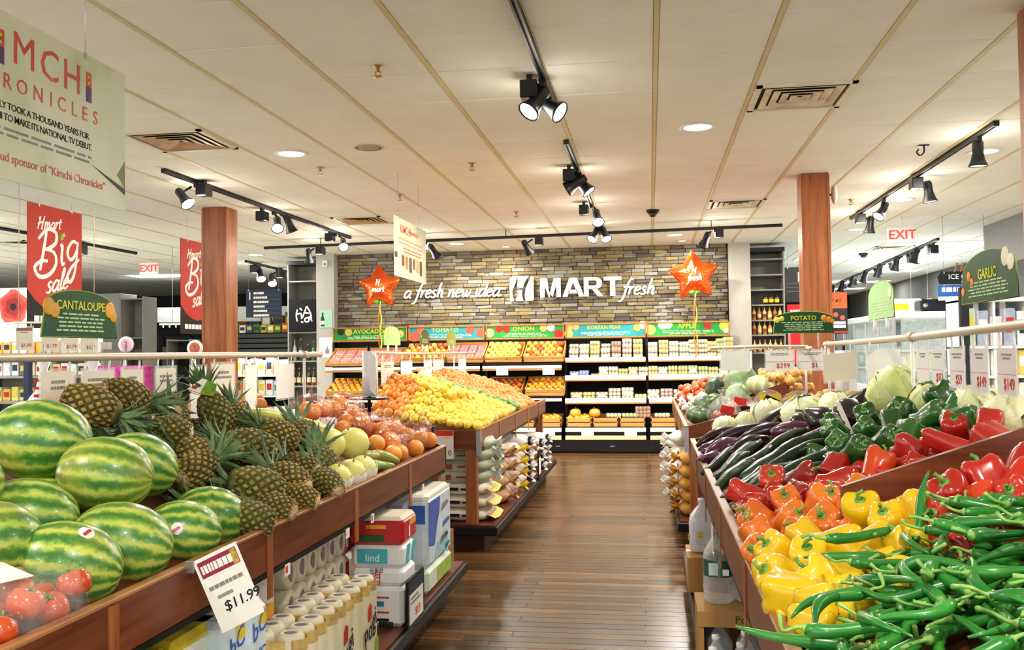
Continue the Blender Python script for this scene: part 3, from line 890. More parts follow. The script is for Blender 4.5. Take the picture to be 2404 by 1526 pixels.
# ------------------------------------------------------------------ produce tables
def P_(mb, name, m, t):
 """build in world coordinates under a root that stands at its base"""
 return mb.build(name, m, t, loc=-t.location)
DECK = {'A': (.86, .36), 'B': (.885, .13), 'C': (.85, .34), 'D': (.86, .30)}
def deck_z(d, k='C'):
 return DECK[k][0] + DECK[k][1] * d
def table(label, xo, xc, y0, y1, joints, k, name='produce_table'):
 D0, DECK_S = DECK[k]
 sg = 1 if xc > xo else -1            # from the aisle rail to the centre line
 t = thing(name, label, 'table', (xc, (y0 + y1) / 2, 0))
 w = abs(xc - xo)
 z0, z1 = .775, .915
 # deck boards, both slopes
 m = MB()
 for s in (1, -1):
  a = xc - sg * s * (w - .02)
  prof = [(a, D0), (xc, D0 + DECK_S * w), (xc, D0 - .03 + DECK_S * w), (a, D0 - .03)]
  vs = [(x, y0 + .02, z) for x, z in prof] + [(x, y1 - .02, z) for x, z in prof]
  m.add(vs, [(0, 1, 2, 3), (7, 6, 5, 4), (0, 4, 5, 1), (1, 5, 6, 2), (2, 6, 7, 3), (3, 7, 4, 0)])
 P_(m, 'deck', W_RAIL, t)
 # rails in three-foot boards
 ys = [y0] + [j for j in joints if y0 < j < y1] + [y1]
 for s in (1, -1):
  xa = xc - sg * s * w
  xb = xa + sg * s * .026
  for ya, yb in zip(ys, ys[1:]):
   m = MB().bevbox(min(xa, xb), max(xa, xb), ya + .003, yb - .003, z0, z1, .004)
   P_(m, 'rail_board', W_RAIL, t)
  for j in ys[1:-1]:
   P_(MB().box(min(xa, xa - sg * s * .004), max(xa, xa - sg * s * .004), j - .022, j + .022, z0 - .09, z1 - .006), 'rail_batten', W_POST, t)
  # black strip standing in for the shadow gap below the rail
  P_(MB().box(min(xa, xb) + .004, max(xa, xb), y0 + .05, y1 - .05, z0 - .018, z0), 'shadow_strip', BLACK, t)
 # end boards
 for yy, yw in ((y0, .024), (y1 - .024, .024)):
  q = lambda d: max(.915, D0 + DECK_S * d + (.035 if k != 'B' else -.1))
  poly = [(-w, z0), (w, z0), (w, .915), (w * .55, q(w * .45)), (0, q(w)), (-w * .55, q(w * .45)), (-w, .915)]
  vs = [(xc + x, yy, z) for x, z in poly] + [(xc + x, yy + yw, z) for x, z in poly]
  n = len(poly)
  P_(MB().add(vs, [tuple(range(n)), tuple(reversed(range(n, 2 * n)))] + [(i, n + i, n + (i + 1) % n, (i + 1) % n) for i in range(n)]), 'end_board', W_RAILX, t)
 # posts
 for s in (1, -1):
  for yy in (y0 + .05, y1 - .05):
   x = xc - sg * s * (w - .075)
   P_(MB().bevbox(x - .042, x + .042, yy - .042, yy + .042, .2, z0, .005), 'post', W_POST, t)
 # lower shelf, bumper, plinth
 ws = w + (.125 if sg < 0 else .065)
 P_(MB().box(xc - ws + .02, xc + ws - .02, y0 + .01, y1 - .01, .165, .2), 'lower_shelf', W_RAIL, t)
 for s in (1, -1):
  xe = xc + s * ws
  P_(MB().bevbox(min(xe, xe - s * .025), max(xe, xe - s * .025), y0, y1, .125, .192, .008), 'bumper', BLACK, t)
 for yy in (y0 - .015, y1 - .01):
  P_(MB().bevbox(xc - ws, xc + ws, yy, yy + .025, .125, .192, .008), 'bumper', BLACK, t)
 P_(MB().box(xc - ws + .12, xc + ws - .12, y0 + .1, y1 - .1, .001, .165), 'plinth', W_DARK, t)
 P_(MB().box(xc - .1, xc + .1, y0 + .12, y1 - .12, .2, .78), 'core_panel', W_DARK, t)
 for s in (1, -1):
  xa = xc - sg * s * w
  P_(MB().box(min(xa - sg * s * .004, xa + sg * s * .03), max(xa - sg * s * .004, xa + sg * s * .03), y0 - .004, y0 + .04, z0 - .05, z1 - .002), 'corner_guard', STEEL, t)
 # edge moulding on the rails
 for s in (1, -1):
  xa = xc - sg * s * w
  P_(MB().bevbox(min(xa - sg * s * .003, xa + sg * s * .03), max(xa - sg * s * .003, xa + sg * s * .03), y0, y1, z1 - .003, z1 + .009, .003), 'rail_cap', wood('rail cap wood', '#8a5430', '#b47f4c', 1, .4, 3) if 'rail cap wood' not in MC else MC['rail cap wood'], t)
 return t
LX, LC, RX, RC = -1.28, -2.15, .25, 1.15
jl = [2.0 + .92 * i for i in range(-2, 11)]
tabA = table('near left produce table heaped with melons and pineapples', LX, LC, .9, 5.66, [2.04, 2.95, 3.87, 4.78], 'A')
tabB = table('far left produce table heaped with lemons and oranges', LX, LC, 6.82, 11.2, [7.74, 8.66, 9.58, 10.5], 'B')
tabC = table('near right produce table heaped with peppers, cucumbers and eggplants', RX, RC, .8, 6.1, [1.7, 2.62, 3.54, 4.46, 5.3], 'C')
tabD = table('far right produce table with squash, onions and potatoes', RX, RC, 7.1, 11.1, [8.1, 9.1, 10.1], 'D')
# divider board between the pepper bins, and one farther on
def divider(y, xa, xb, label, h=.135, par=None):
 za, zb = deck_z(xa - RX) + .005, deck_z(xb - RX) + .005
 t = tag(MB().add([(xa, y, za), (xb, y, zb), (xb, y + .022, zb), (xa, y + .022, za), (xa, y, za + h), (xb, y, zb + h), (xb, y + .022, zb + h), (xa, y + .022, za + h)],
      [(0, 3, 2, 1), (4, 5, 6, 7), (0, 1, 5, 4), (1, 2, 6, 5), (2, 3, 7, 6), (3, 0, 4, 7)]).build('bin_divider', W_RAILX), label, 'divider')
 return t
divider(2.56, .5, 1.12, 'wooden divider board rising between the two red pepper bins', .19)
divider(7.75, .9, 1.12, 'small wooden divider board beside the pale ribbed squash', .085)
# ------------------------------------------------------------------ pipes over the tables
def pipe(pts, r, posts, label):
 t = thing('sign_rail', label, 'rail', (pts[0][0], (pts[0][1] + pts[-1][1]) / 2, 1.1))
 P_(MB().tube(smooth_path(pts, 5), r, 10), 'pipe', PIPE, t)
 for y, z in posts:
  P_(MB().cyl((pts[0][0], y, 1.08), (pts[0][0], y, z), r * .55, n=8), 'pipe_post', WHITE, t)
  P_(MB().cyl((pts[0][0], y - .03, z), (pts[0][0], y + .03, z), r * 1.35, n=10), 'tee_joint', PIPE, t)
 for p in (pts[0], pts[-1]):
  P_(MB().ell(p, (r * 1.2,) * 3, 8, 6), 'end_knob', PIPE, t)
 return t
pipe([(LC, 1.2, 1.5), (LC, 3, 1.505), (LC, 5.78, 1.504)], .0165, [(1.3, 1.5), (5.5, 1.504)], 'tan pipe over the melons and pineapples holding price cards')
pipe([(LC, 6.9, 1.51), (LC, 8.6, 1.5), (LC, 11.1, 1.5)], .0125, [(7.05, 1.51), (9.95, 1.5)], 'thin tan pipe over the lemons holding price cards')
pipe([(RC, 1.2, 1.59), (RC, 3.05, 1.565), (RC, 4.5, 1.54), (RC, 6.3, 1.525)], .0165, [(1.4, 1.58), (4.28, 1.545), (6.2, 1.525)], 'tan pipe over the peppers holding green signs and price cards')
pipe([(RC, 6.9, 1.5), (RC, 9, 1.515), (RC, 11.2, 1.5)], .014, [(7.1, 1.502), (10.9, 1.5)], 'tan pipe over the onions holding the potato sign')
# ------------------------------------------------------------------ price cards on the pipes
def price_card(x, y, ztop, face, w, h, label, price=None, two=False, blank=False, rot=0.0, color=None, pipe_z=1.505, title=True, seed=1, header=None):
 """clear holder hung by two loops, printed card inside; local XY plane is the print"""
 t = thing('price_card', label, 'price card', (x, y, ztop), group=None)
 RZ = face @ Matrix.Rotation(rot, 4, 'Y')
 m = MB()
 m.box(-w / 2 - .008, w / 2 + .008, -h - .01, .012, -.0035, -.002, M=RZ)
 m.box(-w / 2 - .008, -w / 2 - .004, -h - .01, .012, -.002, .003, M=RZ); m.box(w / 2 + .004, w / 2 + .008, -h - .01, .012, -.002, .003, M=RZ)
 m.box(-w / 2 - .004, w / 2 + .004, -h - .01, -h - .006, -.002, .003, M=RZ)
 m.build('holder', CLEAR, t)
 c = MB().box(-w / 2, w / 2, -h, 0, -.0018, 0, M=RZ).build('card', color or CREAM, t)
 for sx in (-.38, .38):
  MB().tube([RZ @ Vector((sx * w, -.006, -.004)), RZ @ Vector((sx * w, .02, -.004)), RZ @ Vector((sx * w, (pipe_z - ztop) - .012, -.002))], .0045, 5).build('hanging_loop', WHITE, t)
 if blank:
  return t
 if title:
  b = bars(MB(), -w * .36, w * .36, -h * .26, -h * .1, 2, 0, .0002, .0006, RZ, seed, .5, .55)
  b.build('small_print', GREYINK, t)
 if header:
  MB().box(-w / 2 + .004, w / 2 - .004, -h * .16, -.003, .0002, .0007, M=RZ).build('header_band', header, t)
 if two:
  MB().box(-w / 2, w / 2, -h * .57, -h * .555, .0002, .0008, M=RZ).build('rule_line', PINKINK, t)
 if price:
  me = text_mesh(price, h * (.34 if two else .22), [REDINK], .006, 0, .0004)
  o = put('price_lettering', me, t)
  o.matrix_local = RZ @ Matrix.Translation((w * .12, -h * (.78 if two else .8), .0009))
 return t
for i, (y, zt, w, h, pr, lb, bl) in enumerate((
  (3.08, 1.452, .2, .27, None, 'cream price card behind the first pineapple at the left end of the row', False),
  (3.33, 1.45, .19, .25, None, 'cream price card second from the left, right of the first pineapple', False),
  (3.57, 1.45, .19, .25, '$399', 'cream price card reading $399, third from the left', False),
  (3.84, 1.45, .2, .25, '$399', 'cream price card reading $399 beside the standing pineapple', False),
  (4.10, 1.45, .2, .24, None, 'blank white price card right of the standing pineapple', True),
  (4.40, 1.46, .24, .3, '9', 'large cream price card with a 9 between two white cards', False),
  (4.68, 1.45, .17, .24, None, 'blank white card over the large cream card', True),
  (5.15, 1.45, .3, .2, None, 'wide cream card at the far end of the left pipe', True))):
 price_card(LC + (.02 if bl else .0), y, zt, FACE_PX, w, h, lb, pr, False, bl, rnd(-.12, .12), PAPER if bl else CREAM, 1.505, True, i)
for i, (y, pr, lb) in enumerate(((4.13, None, 'pink-lettered price card nearest the post on the right pipe'), (3.92, '$353', 'price card with red digits, fourth from the right edge'), (3.69, '$59', 'price card reading $59 on the right pipe'), (3.45, '$149', 'price card reading $149 left of the garlic sign stem'), (3.2, '$149', 'rightmost price card reading $149 below the garlic sign'))):
 price_card(RC, y, 1.492, FACE_NX, .185, .152, lb, pr, True, False, rnd(-.05, .05), mat('lilac card', '#d9d2d2', .6, var=.03), 1.56, True, 30 + i)
price_card(1.07, 5.47, 1.47, FACE_CAM @ Matrix.Rotation(.08, 4, 'Z'), .21, .155, 'large pale yellow blank card hanging by the white bag post', None, False, True, .35, mat('pale yellow card', '#f4efd9', .6, var=.03), 1.53)
price_card(1.14, 4.75, 1.49, FACE_CAM @ Matrix.Rotation(.03, 4, 'Z'), .165, .2, 'bright white blank card left of the pipe post over the cabbages', None, False, True, .1, PAPER, 1.54)
for i, (y, pr, bl, lb) in enumerate(((7.35, '$199', False, 'price card reading $199 over the near end of the lemons'), (6.98, '29', False, 'price card ending in 29 beside the white bag roll'), (7.95, None, True, 'blank cream card between the green arched signs over the lemons'), (8.75, None, True, 'blank white card over the middle of the lemons'), (9.2, None, True, 'second blank white card over the middle of the lemons'), (10.4, None, True, 'blank pale card at the far end of the lemon pipe'))):
 price_card(LC, y, 1.43, FACE_PX, .32 if i != 1 else .2, .17, lb, pr, True, bl, rnd(-.1, .1), CREAM if not bl else PAPER, 1.505, True, 50 + i)
for i, (x, pr, bl, lb) in enumerate(((.62, None, True, 'blank pinkish card at the far left of the onion pipe'), (.95, '$399', False, 'price card reading $399 below the potato sign'), (1.18, '$1', False, 'price card reading $1 right of the $399 card'))):
 t = price_card(x, 7.0 + i * .02, 1.487, FACE_CAM, .2, .145, lb, pr, True, bl, 0, mat('grey white card', '#e3e1d9', .6, var=.03), 1.51, True, 70 + i)
pipe_x = MB().tube([(.45, 7.04, 1.512), (.8, 7.03, 1.52), (1.16, 7.05, 1.512)], .013, 8)
tag(pipe_x.build('sign_rail', PIPE), 'short tan cross pipe under the potato sign', 'rail')
# cards standing behind the near left pipe, tied in a row (registers side)
for i, x in enumerate((-4.9, -4.68, -4.51, -4.34)):
 price_card(x, 6.6, 1.75 - .008 * i, FACE_CAM, .145, .178, ('leftmost', 'second', 'third', 'fourth')[i] + ' pale price card of the row hanging behind the melon sign', ('$1.99', '$1.79', '$1.79', '$2.79')[i], False, False, 0, CREAM, 1.79, True, 90 + i, mat('maroon band', '#a8686a', .5) if i < 2 else None)
tag(MB().tube([(-5.0, 6.6, 1.79), (-4.24, 6.6, 1.775)], .008, 8).cyl((-4.95, 6.6, 1.785), (-4.95, 6.6, CEIL), .003, n=5).cyl((-4.3, 6.6, 1.775), (-4.3, 6.6, CEIL), .003, n=5).build('sign_rail', PIPE), 'thin wire-hung rail holding the row of price cards behind the melon sign', 'rail')
# ------------------------------------------------------------------ green arched produce signs
def topper(x, y, z, face, w, h, title, label, arch=.32, fruit=None, rot=0.0, base=None, taper=1.0, tsize=.25, stem=.07):
 t = thing('produce_sign', label, 'sign', (x, y, z))
 M = face @ Matrix.Rotation(rot, 4, 'Z')
 pts = [(-w / 2 * taper, 0), (w / 2 * taper, 0)]
 hs = h * (1 - arch)
 for i in range(15):
  a = PI * i / 14
  pts.append((w / 2 * math.cos(a), hs + h * arch * math.sin(a)))
 MB().prism(pts, -.004, 0, M=M).build('panel', base or SIGNGREEN, t)
 rim = [(M @ Vector((px * 1.005, py, -.002))) for px, py in pts]
 MB().tube(rim + [rim[0]], .003, 5, caps=False).build('edge_trim', mat('sign edge gold', '#8a9a3c', .5), t)
 if title:
  o = put('title_lettering', text_mesh(title, h * tsize * 1.2, [YELLOWINK], .014, 0, .0006), t)
  o.matrix_local = M @ Matrix.Translation((0, hs * .98, .001))
 bars(MB(), -w * .4, w * .4, h * .1, hs * .78, 5, 0, .0003, .0008, M, len(label), .35, .42).build('small_print', PALEINK, t)
 if fruit:
  for px, py, r, c in fruit:
   MB().lathe([(r * h, 0), (r * h * .8, .0018), (.0005, .0022)], 12, M=M @ Matrix.Translation((px * w, py * h, .0005))).build('printed_fruit', c, t)
 for sx in (-.25, .25):
  MB().tube([M @ Vector((sx * w, .0, -.002)), M @ Vector((sx * w, -stem, -.002))], .009, 6).build('stem', CLEAR if base is None else WHITE, t)
 return t
CANT = mat('print cantaloupe', '#e0a23c', .5, var=.2)
PALEFR = mat('print pale garlic', '#efe6cf', .5, var=.08)
topper(LC, 3.22, 1.58, FACE_PX, .42, .178, 'CANTALOUPE', 'green arched sign reading CANTALOUPE below the near red banner', .32, [(-.46, .62, .2, CANT), (-.38, .55, .17, CANT), (.44, .62, .2, CANT), (.5, .48, .14, CANT)], 0, None, 1.12, .22)
topper(RC, 3.35, 1.655, FACE_NX, .5, .175, 'GARLIC', 'large green arched sign reading GARLIC at the right edge', .45, [(.33, .78, .2, PALEFR), (.42, .66, .17, PALEFR), (-.36, .55, .12, ORANGEP), (-.3, .42, .1, ORANGEP), (-.49, .25, .1, ORANGEP)], 0, None, 1.05, .24, .1)
topper(1.1, 6.85, 1.612, FACE_CAM, .4, .155, 'POTATO', 'green arched sign reading POTATO in front of the right wood column', .3, [(-.46, .62, .14, mat('print lemon', '#d9d455', .5)), (-.38, .68, .12, mat('print lemon', '#d9d455', .5)), (.36, .68, .15, ORANGEP), (.44, .6, .15, ORANGEP), (.5, .52, .1, ORANGEP)], .0, None, 1.05, .24, .105)
topper(RC, 4.83, 1.645, FACE_NX, .5, .19, None, 'pale washed-out arched sign over the cabbages', .4, [(.38, .62, .16, PALEFR)], 0, mat('pale green sign', '#a9cf92', .5, var=.05), 1.02)
topper(LC, 7.5, 1.575, FACE_PX, .5, .16, None, 'pale green arched sign at the near end of the lemon pipe', .45, [(-.2, .6, .2, mat('print lemon', '#d9d455', .5))], 0, mat('bright green sign', '#b6dc8e', .5, var=.05))
topper(LC, 8.63, 1.585, FACE_PX, .36, .15, None, 'dark olive arched sign in the middle of the lemon pipe', .5, [(.38, .5, .12, ORANGEP), (-.38, .5, .12, ORANGEP)], 0, mat('olive sign', '#4c5a24', .5))
topper(LC, 9.83, 1.59, FACE_PX, .44, .16, None, 'light olive arched sign at the far end of the lemon pipe', .5, [(-.38, .5, .12, ORANGEP)], 0, mat('light olive sign', '#9aa84c', .5))
# ------------------------------------------------------------------ hanging posters
def wires(t, pts, top):
 for p in pts:
  P_(MB().cyl(p, (p[0], p[1], top), .0016, n=4), 'hanging_wire', STEEL, t)
  P_(MB().box(p[0] - .006, p[0] + .006, p[1] - .008, p[1] + .008, p[2] - .02, p[2] + .006), 'clip', STEEL, t)
mk, nt, b = nt_new('poster sage')
co = objcoord(nt, (1, 1, 1))
g = noise(nt, objcoord(nt, (1, 2.0, 1.2)), 1.6, 2)
nt.links.new(ramp(nt, g, [(.35, lin('#cfcdb4')), (.6, lin('#c3c4a2')), (.75, lin('#a3aa7c'))]), b.inputs['Base Color'])
b.inputs['Roughness'].default_value = .45
POSTER = mk
mr_, nt, b = nt_new('poster red letters')
sx = N(nt, 'ShaderNodeSeparateXYZ'); nt.links.new(N(nt, 'ShaderNodeTexCoord').outputs['Generated'], sx.inputs[0])
nt.links.new(ramp(nt, noise(nt, objcoord(nt, (3, 3, 3)), 4, 2), [(.3, lin('#b5321f')), (.6, lin('#c94a26')), (.75, lin('#e29a3a'))]), b.inputs['Base Color'])
PRED = mr_
def kimchi(yc, zc, label, w, h, full):
 t = thing('hanging_poster', label, 'poster', (-2.2, yc, zc))
 MB().box(-w / 2, w / 2, -h / 2, h / 2, -.003, .003, M=FACE_PX).build('board', POSTER, t)
 def tx(s, size, x, y, m, bold=0, space=1.0, al='CENTER'):
  o = put('lettering', text_mesh(s, size, [m], bold, 0, .0005, al, space), t)
  o.matrix_local = FACE_PX @ Matrix.Translation((x, y, .0038))
 if full:
  # thin lacquered strips for the two I's, red capitals between
  tx('K', .165, -.27, .17, PRED)
  for xi in (-.187, .316):
   MB().box(xi - .018, xi + .018, .165, .225, .0032, .0042, M=FACE_PX).build('lettering', PRED, t)
   MB().box(xi - .018, xi + .018, .105, .165, .0032, .0042, M=FACE_PX).build('lettering', mat('print plum', '#5a3f66', .5), t)
   for q in (.18, .205):
    MB().lathe([(.008, 0), (.0005, .001)], 8, M=FACE_PX @ Matrix.Translation((xi, q, .0044))).build('lettering', YELLOWINK, t)
  tx('M', .168, -.066, .178, PRED); tx('C', .165, .075, .172, PRED, .004); tx('H', .165, .21, .17, PRED, .004)
  [tx(ch, .078, xc, .05, PRED, .002) for ch, xc in zip('CHRONICLES', (-.315, -.235, -.153, -.076, .011, .084, .146, .222, .289, .36))]
  tx('IT ONLY TOOK A THOUSAND YEARS FOR', .0355, .318, -.035, INK, .002, .86, 'RIGHT')
  tx('KIMCHI TO MAKE ITS NATIONAL TV DEBUT.', .0355, .338, -.075, INK, .002, .86, 'RIGHT')
  bars(MB(), -.45, .36, -.145, -.105, 2, 0, .0035, .0006, FACE_PX, 5, .1, .45).build('small_print', GREYINK, t)
  tx('a proud sponsor of “Kimchi Chronicles”', .047, .43, -.215, PRED, 0, .93, 'RIGHT')
  MB().prism([(.33, -.14), (w / 2, -.2), (w / 2, -.225), (.36, -.15)], .0032, .004, M=FACE_PX).build('printed_chopstick', mat('print dark', '#3b3a33', .5), t)
  MB().prism([(w / 2 - .06, -.15), (w / 2, -.08), (w / 2, -.2), (w / 2 - .03, -.17)], .0031, .0037, M=FACE_PX).build('printed_leaf', mat('print moss', '#77805a', .5), t)
 else:
  tx('KIMCHI', .11, -.2, .17, PRED, .006); tx('CHRONICLES', .05, .1, .17, PRED, .003)
  bars(MB(), -.45, .42, .03, .1, 2, 0, .0035, .0006, FACE_PX, 8, .1, .4).build('small_print', PINKINK, t)
  bars(MB(), -.3, .38, -.04, .02, 2, 0, .0035, .0006, FACE_PX, 9, .1, .4).build('small_print', PRED, t)
  cols = ('#7a3a28', '#a8743a', '#4a3a2a', '#8d4a34', '#c39a5a', '#5a2e22')
  for i, c in enumerate(cols):
   MB().box(-.34 + i * .13, -.25 + i * .13, -.16 - .02 * (i % 3), -.06, .0032, .004, M=FACE_PX).build('printed_photo', mat('photo ' + c, c, .5, var=.35, scale=30), t)
  MB().box(-w / 2, -w / 2 + .09, -.1, -.05, .0032, .004, M=FACE_PX).build('printed_chopstick', mat('print dark', '#3b3a33', .5), t)
 wires(t, [(-2.2, yc - w * .38, zc + h / 2), (-2.2, yc + w * .26, zc + h / 2)], CEIL)
 return t
kimchi(3.02, 2.415, 'large pale green hanging poster reading KIMCHI CHRONICLES at the top left', 1.14, .585, True)
kimchi(8.33, 2.455, 'far pale hanging poster with small dish photos before the stone wall', 1.14, .53, False)
BRED = mat('banner red', '#c0392c', .5, var=.04)
BBLK = mat('banner black', '#201a18', .5, var=.1)
def banner(x, yc, zc, w, h, label, wire=True):
 t = thing('sale_banner', label, 'banner', (x, yc, zc))
 M = FACE_PX
 MB().box(-w / 2, w / 2, -h * .68, h / 2, -.003, 0, M=M).build('backing', BBLK, t)
 pts = [(-w / 2, h / 2), (-w / 2, -h * .32)]
 for i in range(9):
  f = i / 8
  pts.append((-w / 2 + w * f, -h * .32 - h * .2 * math.sin(PI * f) ** .8 + (h * .02 * f)))
 pts += [(w / 2, h / 2)]
 MB().prism(list(reversed(pts)), .0004, .0022, M=M).build('red_panel', BRED, t)
 m = MB()
 s = h / .68
 stroke_text(m, 'Hmart', -.19 * s, .2 * s, .044 * s, .006 * s, z=.003, M=M, rise=.12, shear=.25, thick=.25)
 m.build('lettering', LETTER, t)
 m = MB()
 stroke_text(m, 'B', -.185 * s, -.075 * s, .135 * s, .013 * s, z=.003, M=M, shear=.12, thick=.2)
 stroke_text(m, 'i', .03 * s, -.03 * s, .13 * s, .012 * s, z=.003, M=M, shear=.1, thick=.2)
 stroke_text(m, 'g', .1 * s, -.0 * s, .14 * s, .012 * s, z=.003, M=M, shear=.1, thick=.2)
 m.build('lettering', LETTER, t)
 m = MB()
 stroke_text(m, 'sale', -.1 * s, -.21 * s, .072 * s, .0085 * s, z=.003, M=M, shear=.25, rise=.22, thick=.25)
 m.build('lettering', LETTER, t)
 MB().prism([(.045 * s, .13 * s), (.05 * s, .165 * s), (.09 * s, .19 * s), (.092 * s, .16 * s), (.07 * s, .135 * s)], .0028, .0042, M=M).build('printed_leaf', LEAFP, t)
 bars(MB(), -w * .38, w * .4, -h * .63, -h * .55, 1, 0, .0006, .0016, M, 3, .0, .75).build('small_print', WHITEINK, t)
 wires(t, [(x, yc - w * .3, zc + h / 2), (x, yc + w * .3, zc + h / 2)], CEIL)
 return t
banner(-5.22, 7.44, 2.385, .754, .913, 'near red hanging banner reading Big sale, above the melon sign')
banner(-5.22, 10.03, 2.385, .79, .913, 'far red hanging banner reading Big sale, half behind the left column')
def exit_sign(x, y, z, face, label, col):
 t = thing('exit_sign', label, 'exit sign', (x, y, z))
 MB().bevbox(-.16, .16, -.1, .1, -.05, 0, .01, M=face).build('housing', WHITE, t)
 o = put('exit_lettering', text_mesh('EXIT', .16, [col], .012, 0, .004), t)
 o.matrix_local = face @ Matrix.Translation((.01, 0, .006))
 MB().prism([(-.155, 0), (-.13, -.03), (-.13, .03)], .001, .006, M=face).build('arrow', col, t)
 MB().cyl((0, 0, .1), (0, 0, CEIL - z), .012, n=8).build('mount', WHITE, t)
 return t
EXR = emit('exit red', (.9, .03, .03), .8)
exit_sign(3.13, 12.0, 2.9, FACE_CAM, 'red lit EXIT sign right of the wood column by the potato sign', EXR)
exit_sign(-8.15, 14.0, 2.96, FACE_CAM, 'white EXIT sign with red letters left of the far red banner', EXR)
exit_sign(4.42, 11.2, 2.76, FACE_NX, 'white EXIT sign with red letters at the right edge, on the bulkhead', EXR)
# blue aisle directory
NAVY = mat('navy sign', '#2b3648', .5, var=.06)
t = thing('aisle_sign', 'navy blue aisle 1 directory sign right of the left wood column', 'sign', (-5.71, 13.0, 2.285))
MB().box(-.28, .28, -.21, .21, -.01, 0, M=FACE_CAM).build('board', NAVY, t)
o = put('number_lettering', text_mesh('1', .17, [WHITEINK], .002, 0, .001), t); o.matrix_local = FACE_CAM @ Matrix.Translation((-.22, .11, .001))
for i in range(6):
 bars(MB(), -.16, .02 + .04 * (i % 3), .155 - i * .067 - .02, .155 - i * .067 + .02, 1, 0, .0004, .001, FACE_CAM, i, .1, .8, 'l').build('small_print', WHITEINK, t)
 MB().box(-.17, .26, .12 - i * .067, .1225 - i * .067, .0004, .001, M=FACE_CAM).build('rule_line', GREYINK, t)
wires(t, [(-5.95, 13, 2.49), (-5.47, 13, 2.49)], CEIL)
t = thing('aisle_sign', 'black aisle 1 directory sign left of the right wood column', 'sign', (2.08, 13.6, 2.42))
MB().box(-.14, .14, -.25, .25, -.012, 0, M=FACE_CAM).build('board', BLACKM, t)
o = put('number_lettering', text_mesh('1', .2, [WHITEINK], .002, 0, .001), t); o.matrix_local = FACE_CAM @ Matrix.Translation((.05, .1, .001))
for i in range(3):
 MB().box(-.12, .12, .02 - i * .06, .0235 - i * .06, .0004, .001, M=FACE_CAM).build('rule_line', GREYINK, t)
wires(t, [(1.98, 13.6, 2.67), (2.18, 13.6, 2.67)], CEIL)
# ------------------------------------------------------------------ bag stands
def bag_stand(x, y, zb, label, h=.3, r=.045, drop=.2):
 t = thing('bag_stand', label, 'bag stand', (x, y, zb))
 MB().lathe([(.0005, 0), (.125, 0), (.13, .006), (.12, .012), (.0005, .014)], 24).build('base_disc', BLACKM, t)
 MB().cyl((0, 0, -drop), (0, 0, h + .03), .011, n=8).build('post', BLACKM, t)
 MB().lathe([(.012, .02), (r, .02), (r, h), (.012, h)], 20, fn=lambda rr, z, a, j: (rr * (1 + .06 * math.sin(3 * a)), z)).build('bag_roll', mat('plastic bag roll', '#e7ebee', .35, var=.05), t)
 MB().add([(r * .4, -r, .06), (r * 1.4, -r * 1.2, .02), (r * 1.3, -r, h - .04), (r * .5, -r * .95, h)], [(0, 1, 2, 3)]).build('loose_bag', mat('plastic bag roll', '#e7ebee', .35), t)
 return t
bag_stand(-1.735, 5.52, 1.22, 'white produce bag roll on a black stand beyond the bagged oranges')
bag_stand(1.13, 5.65, 1.185, 'white produce bag roll on a black disc stand by the black eggplants', drop=.04)
# ------------------------------------------------------------------ card hanging off the near left rail
t = thing('price_card', 'white price card reading $11.99 hanging off the near left rail', 'price card', (-1.264, 2.394, .931))
W, H = .125, .222
Mc = Matrix.Rotation(.61, 4, 'Z') @ FACE_CAM @ Matrix.Rotation(.37, 4, 'Z') @ Matrix.Translation((W / 2, 0, 0))
MB().box(-W / 2, W / 2, -H, 0, -.0015, 0, M=Mc).build('card', PAPER, t)
MB().box(-W / 2 + .008, W / 2 - .008, -.058, -.01, .0003, .001, M=Mc).build('header_band', mat('maroon print', '#93304a', .5, var=.06), t)
bars(MB(), -W * .4, W * .3, -.052, -.018, 1, 0, .0011, .0005, Mc, 4, 0, .7).build('small_print', WHITEINK, t)
MB().box(W / 2 - .026, W / 2 - .01, -.056, -.012, .0011, .0016, M=Mc).build('printed_produce', mat('print produce', '#b99a48', .5, var=.5, scale=80), t)
bars(MB(), -W * .4, W * .38, -.1, -.085, 1, 0, .0003, .0006, Mc, 14, 0, .75).build('small_print', GREYINK, t)
bars(MB(), -W * .3, W * .05, -.13, -.117, 1, 0, .0003, .0006, Mc, 15, 0, .75).build('small_print', GREYINK, t)
o = put('price_lettering', text_mesh('$11.99', .042, [INK], .004, .1, .0004, 'CENTER', .9), t)
o.matrix_local = Mc @ Matrix.Translation((W * .16, -.158, .0008))
MB().box(-.02, .004, -.004, .006, -.03, .002).build('clip', STEEL, t)
for (y, c, lb) in ((2.62, '#d9482c', 'small orange and white shelf tag below the left rail, nearest the $11.99 card'), (3.1, '#d9482c', 'small orange and white shelf tag over the toilet paper'), (3.75, '#dadada', 'small white shelf tag over the toilet paper'), (4.1, '#d9482c', 'small orange and white shelf tag beside the red tissue pack'), (5.05, '#d9482c', 'small orange and white shelf tag over the blue towel pack')):
 t = tag(MB().box(-1.2795, -1.277, y - .022, y + .022, .725, .765).build('shelf_tag', PAPER), lb, 'tag')
 MB().box(-1.2772, -1.2764, y - .02, y, .735, .76).build('tag_mark', mat('tag ' + c, c, .5), t)
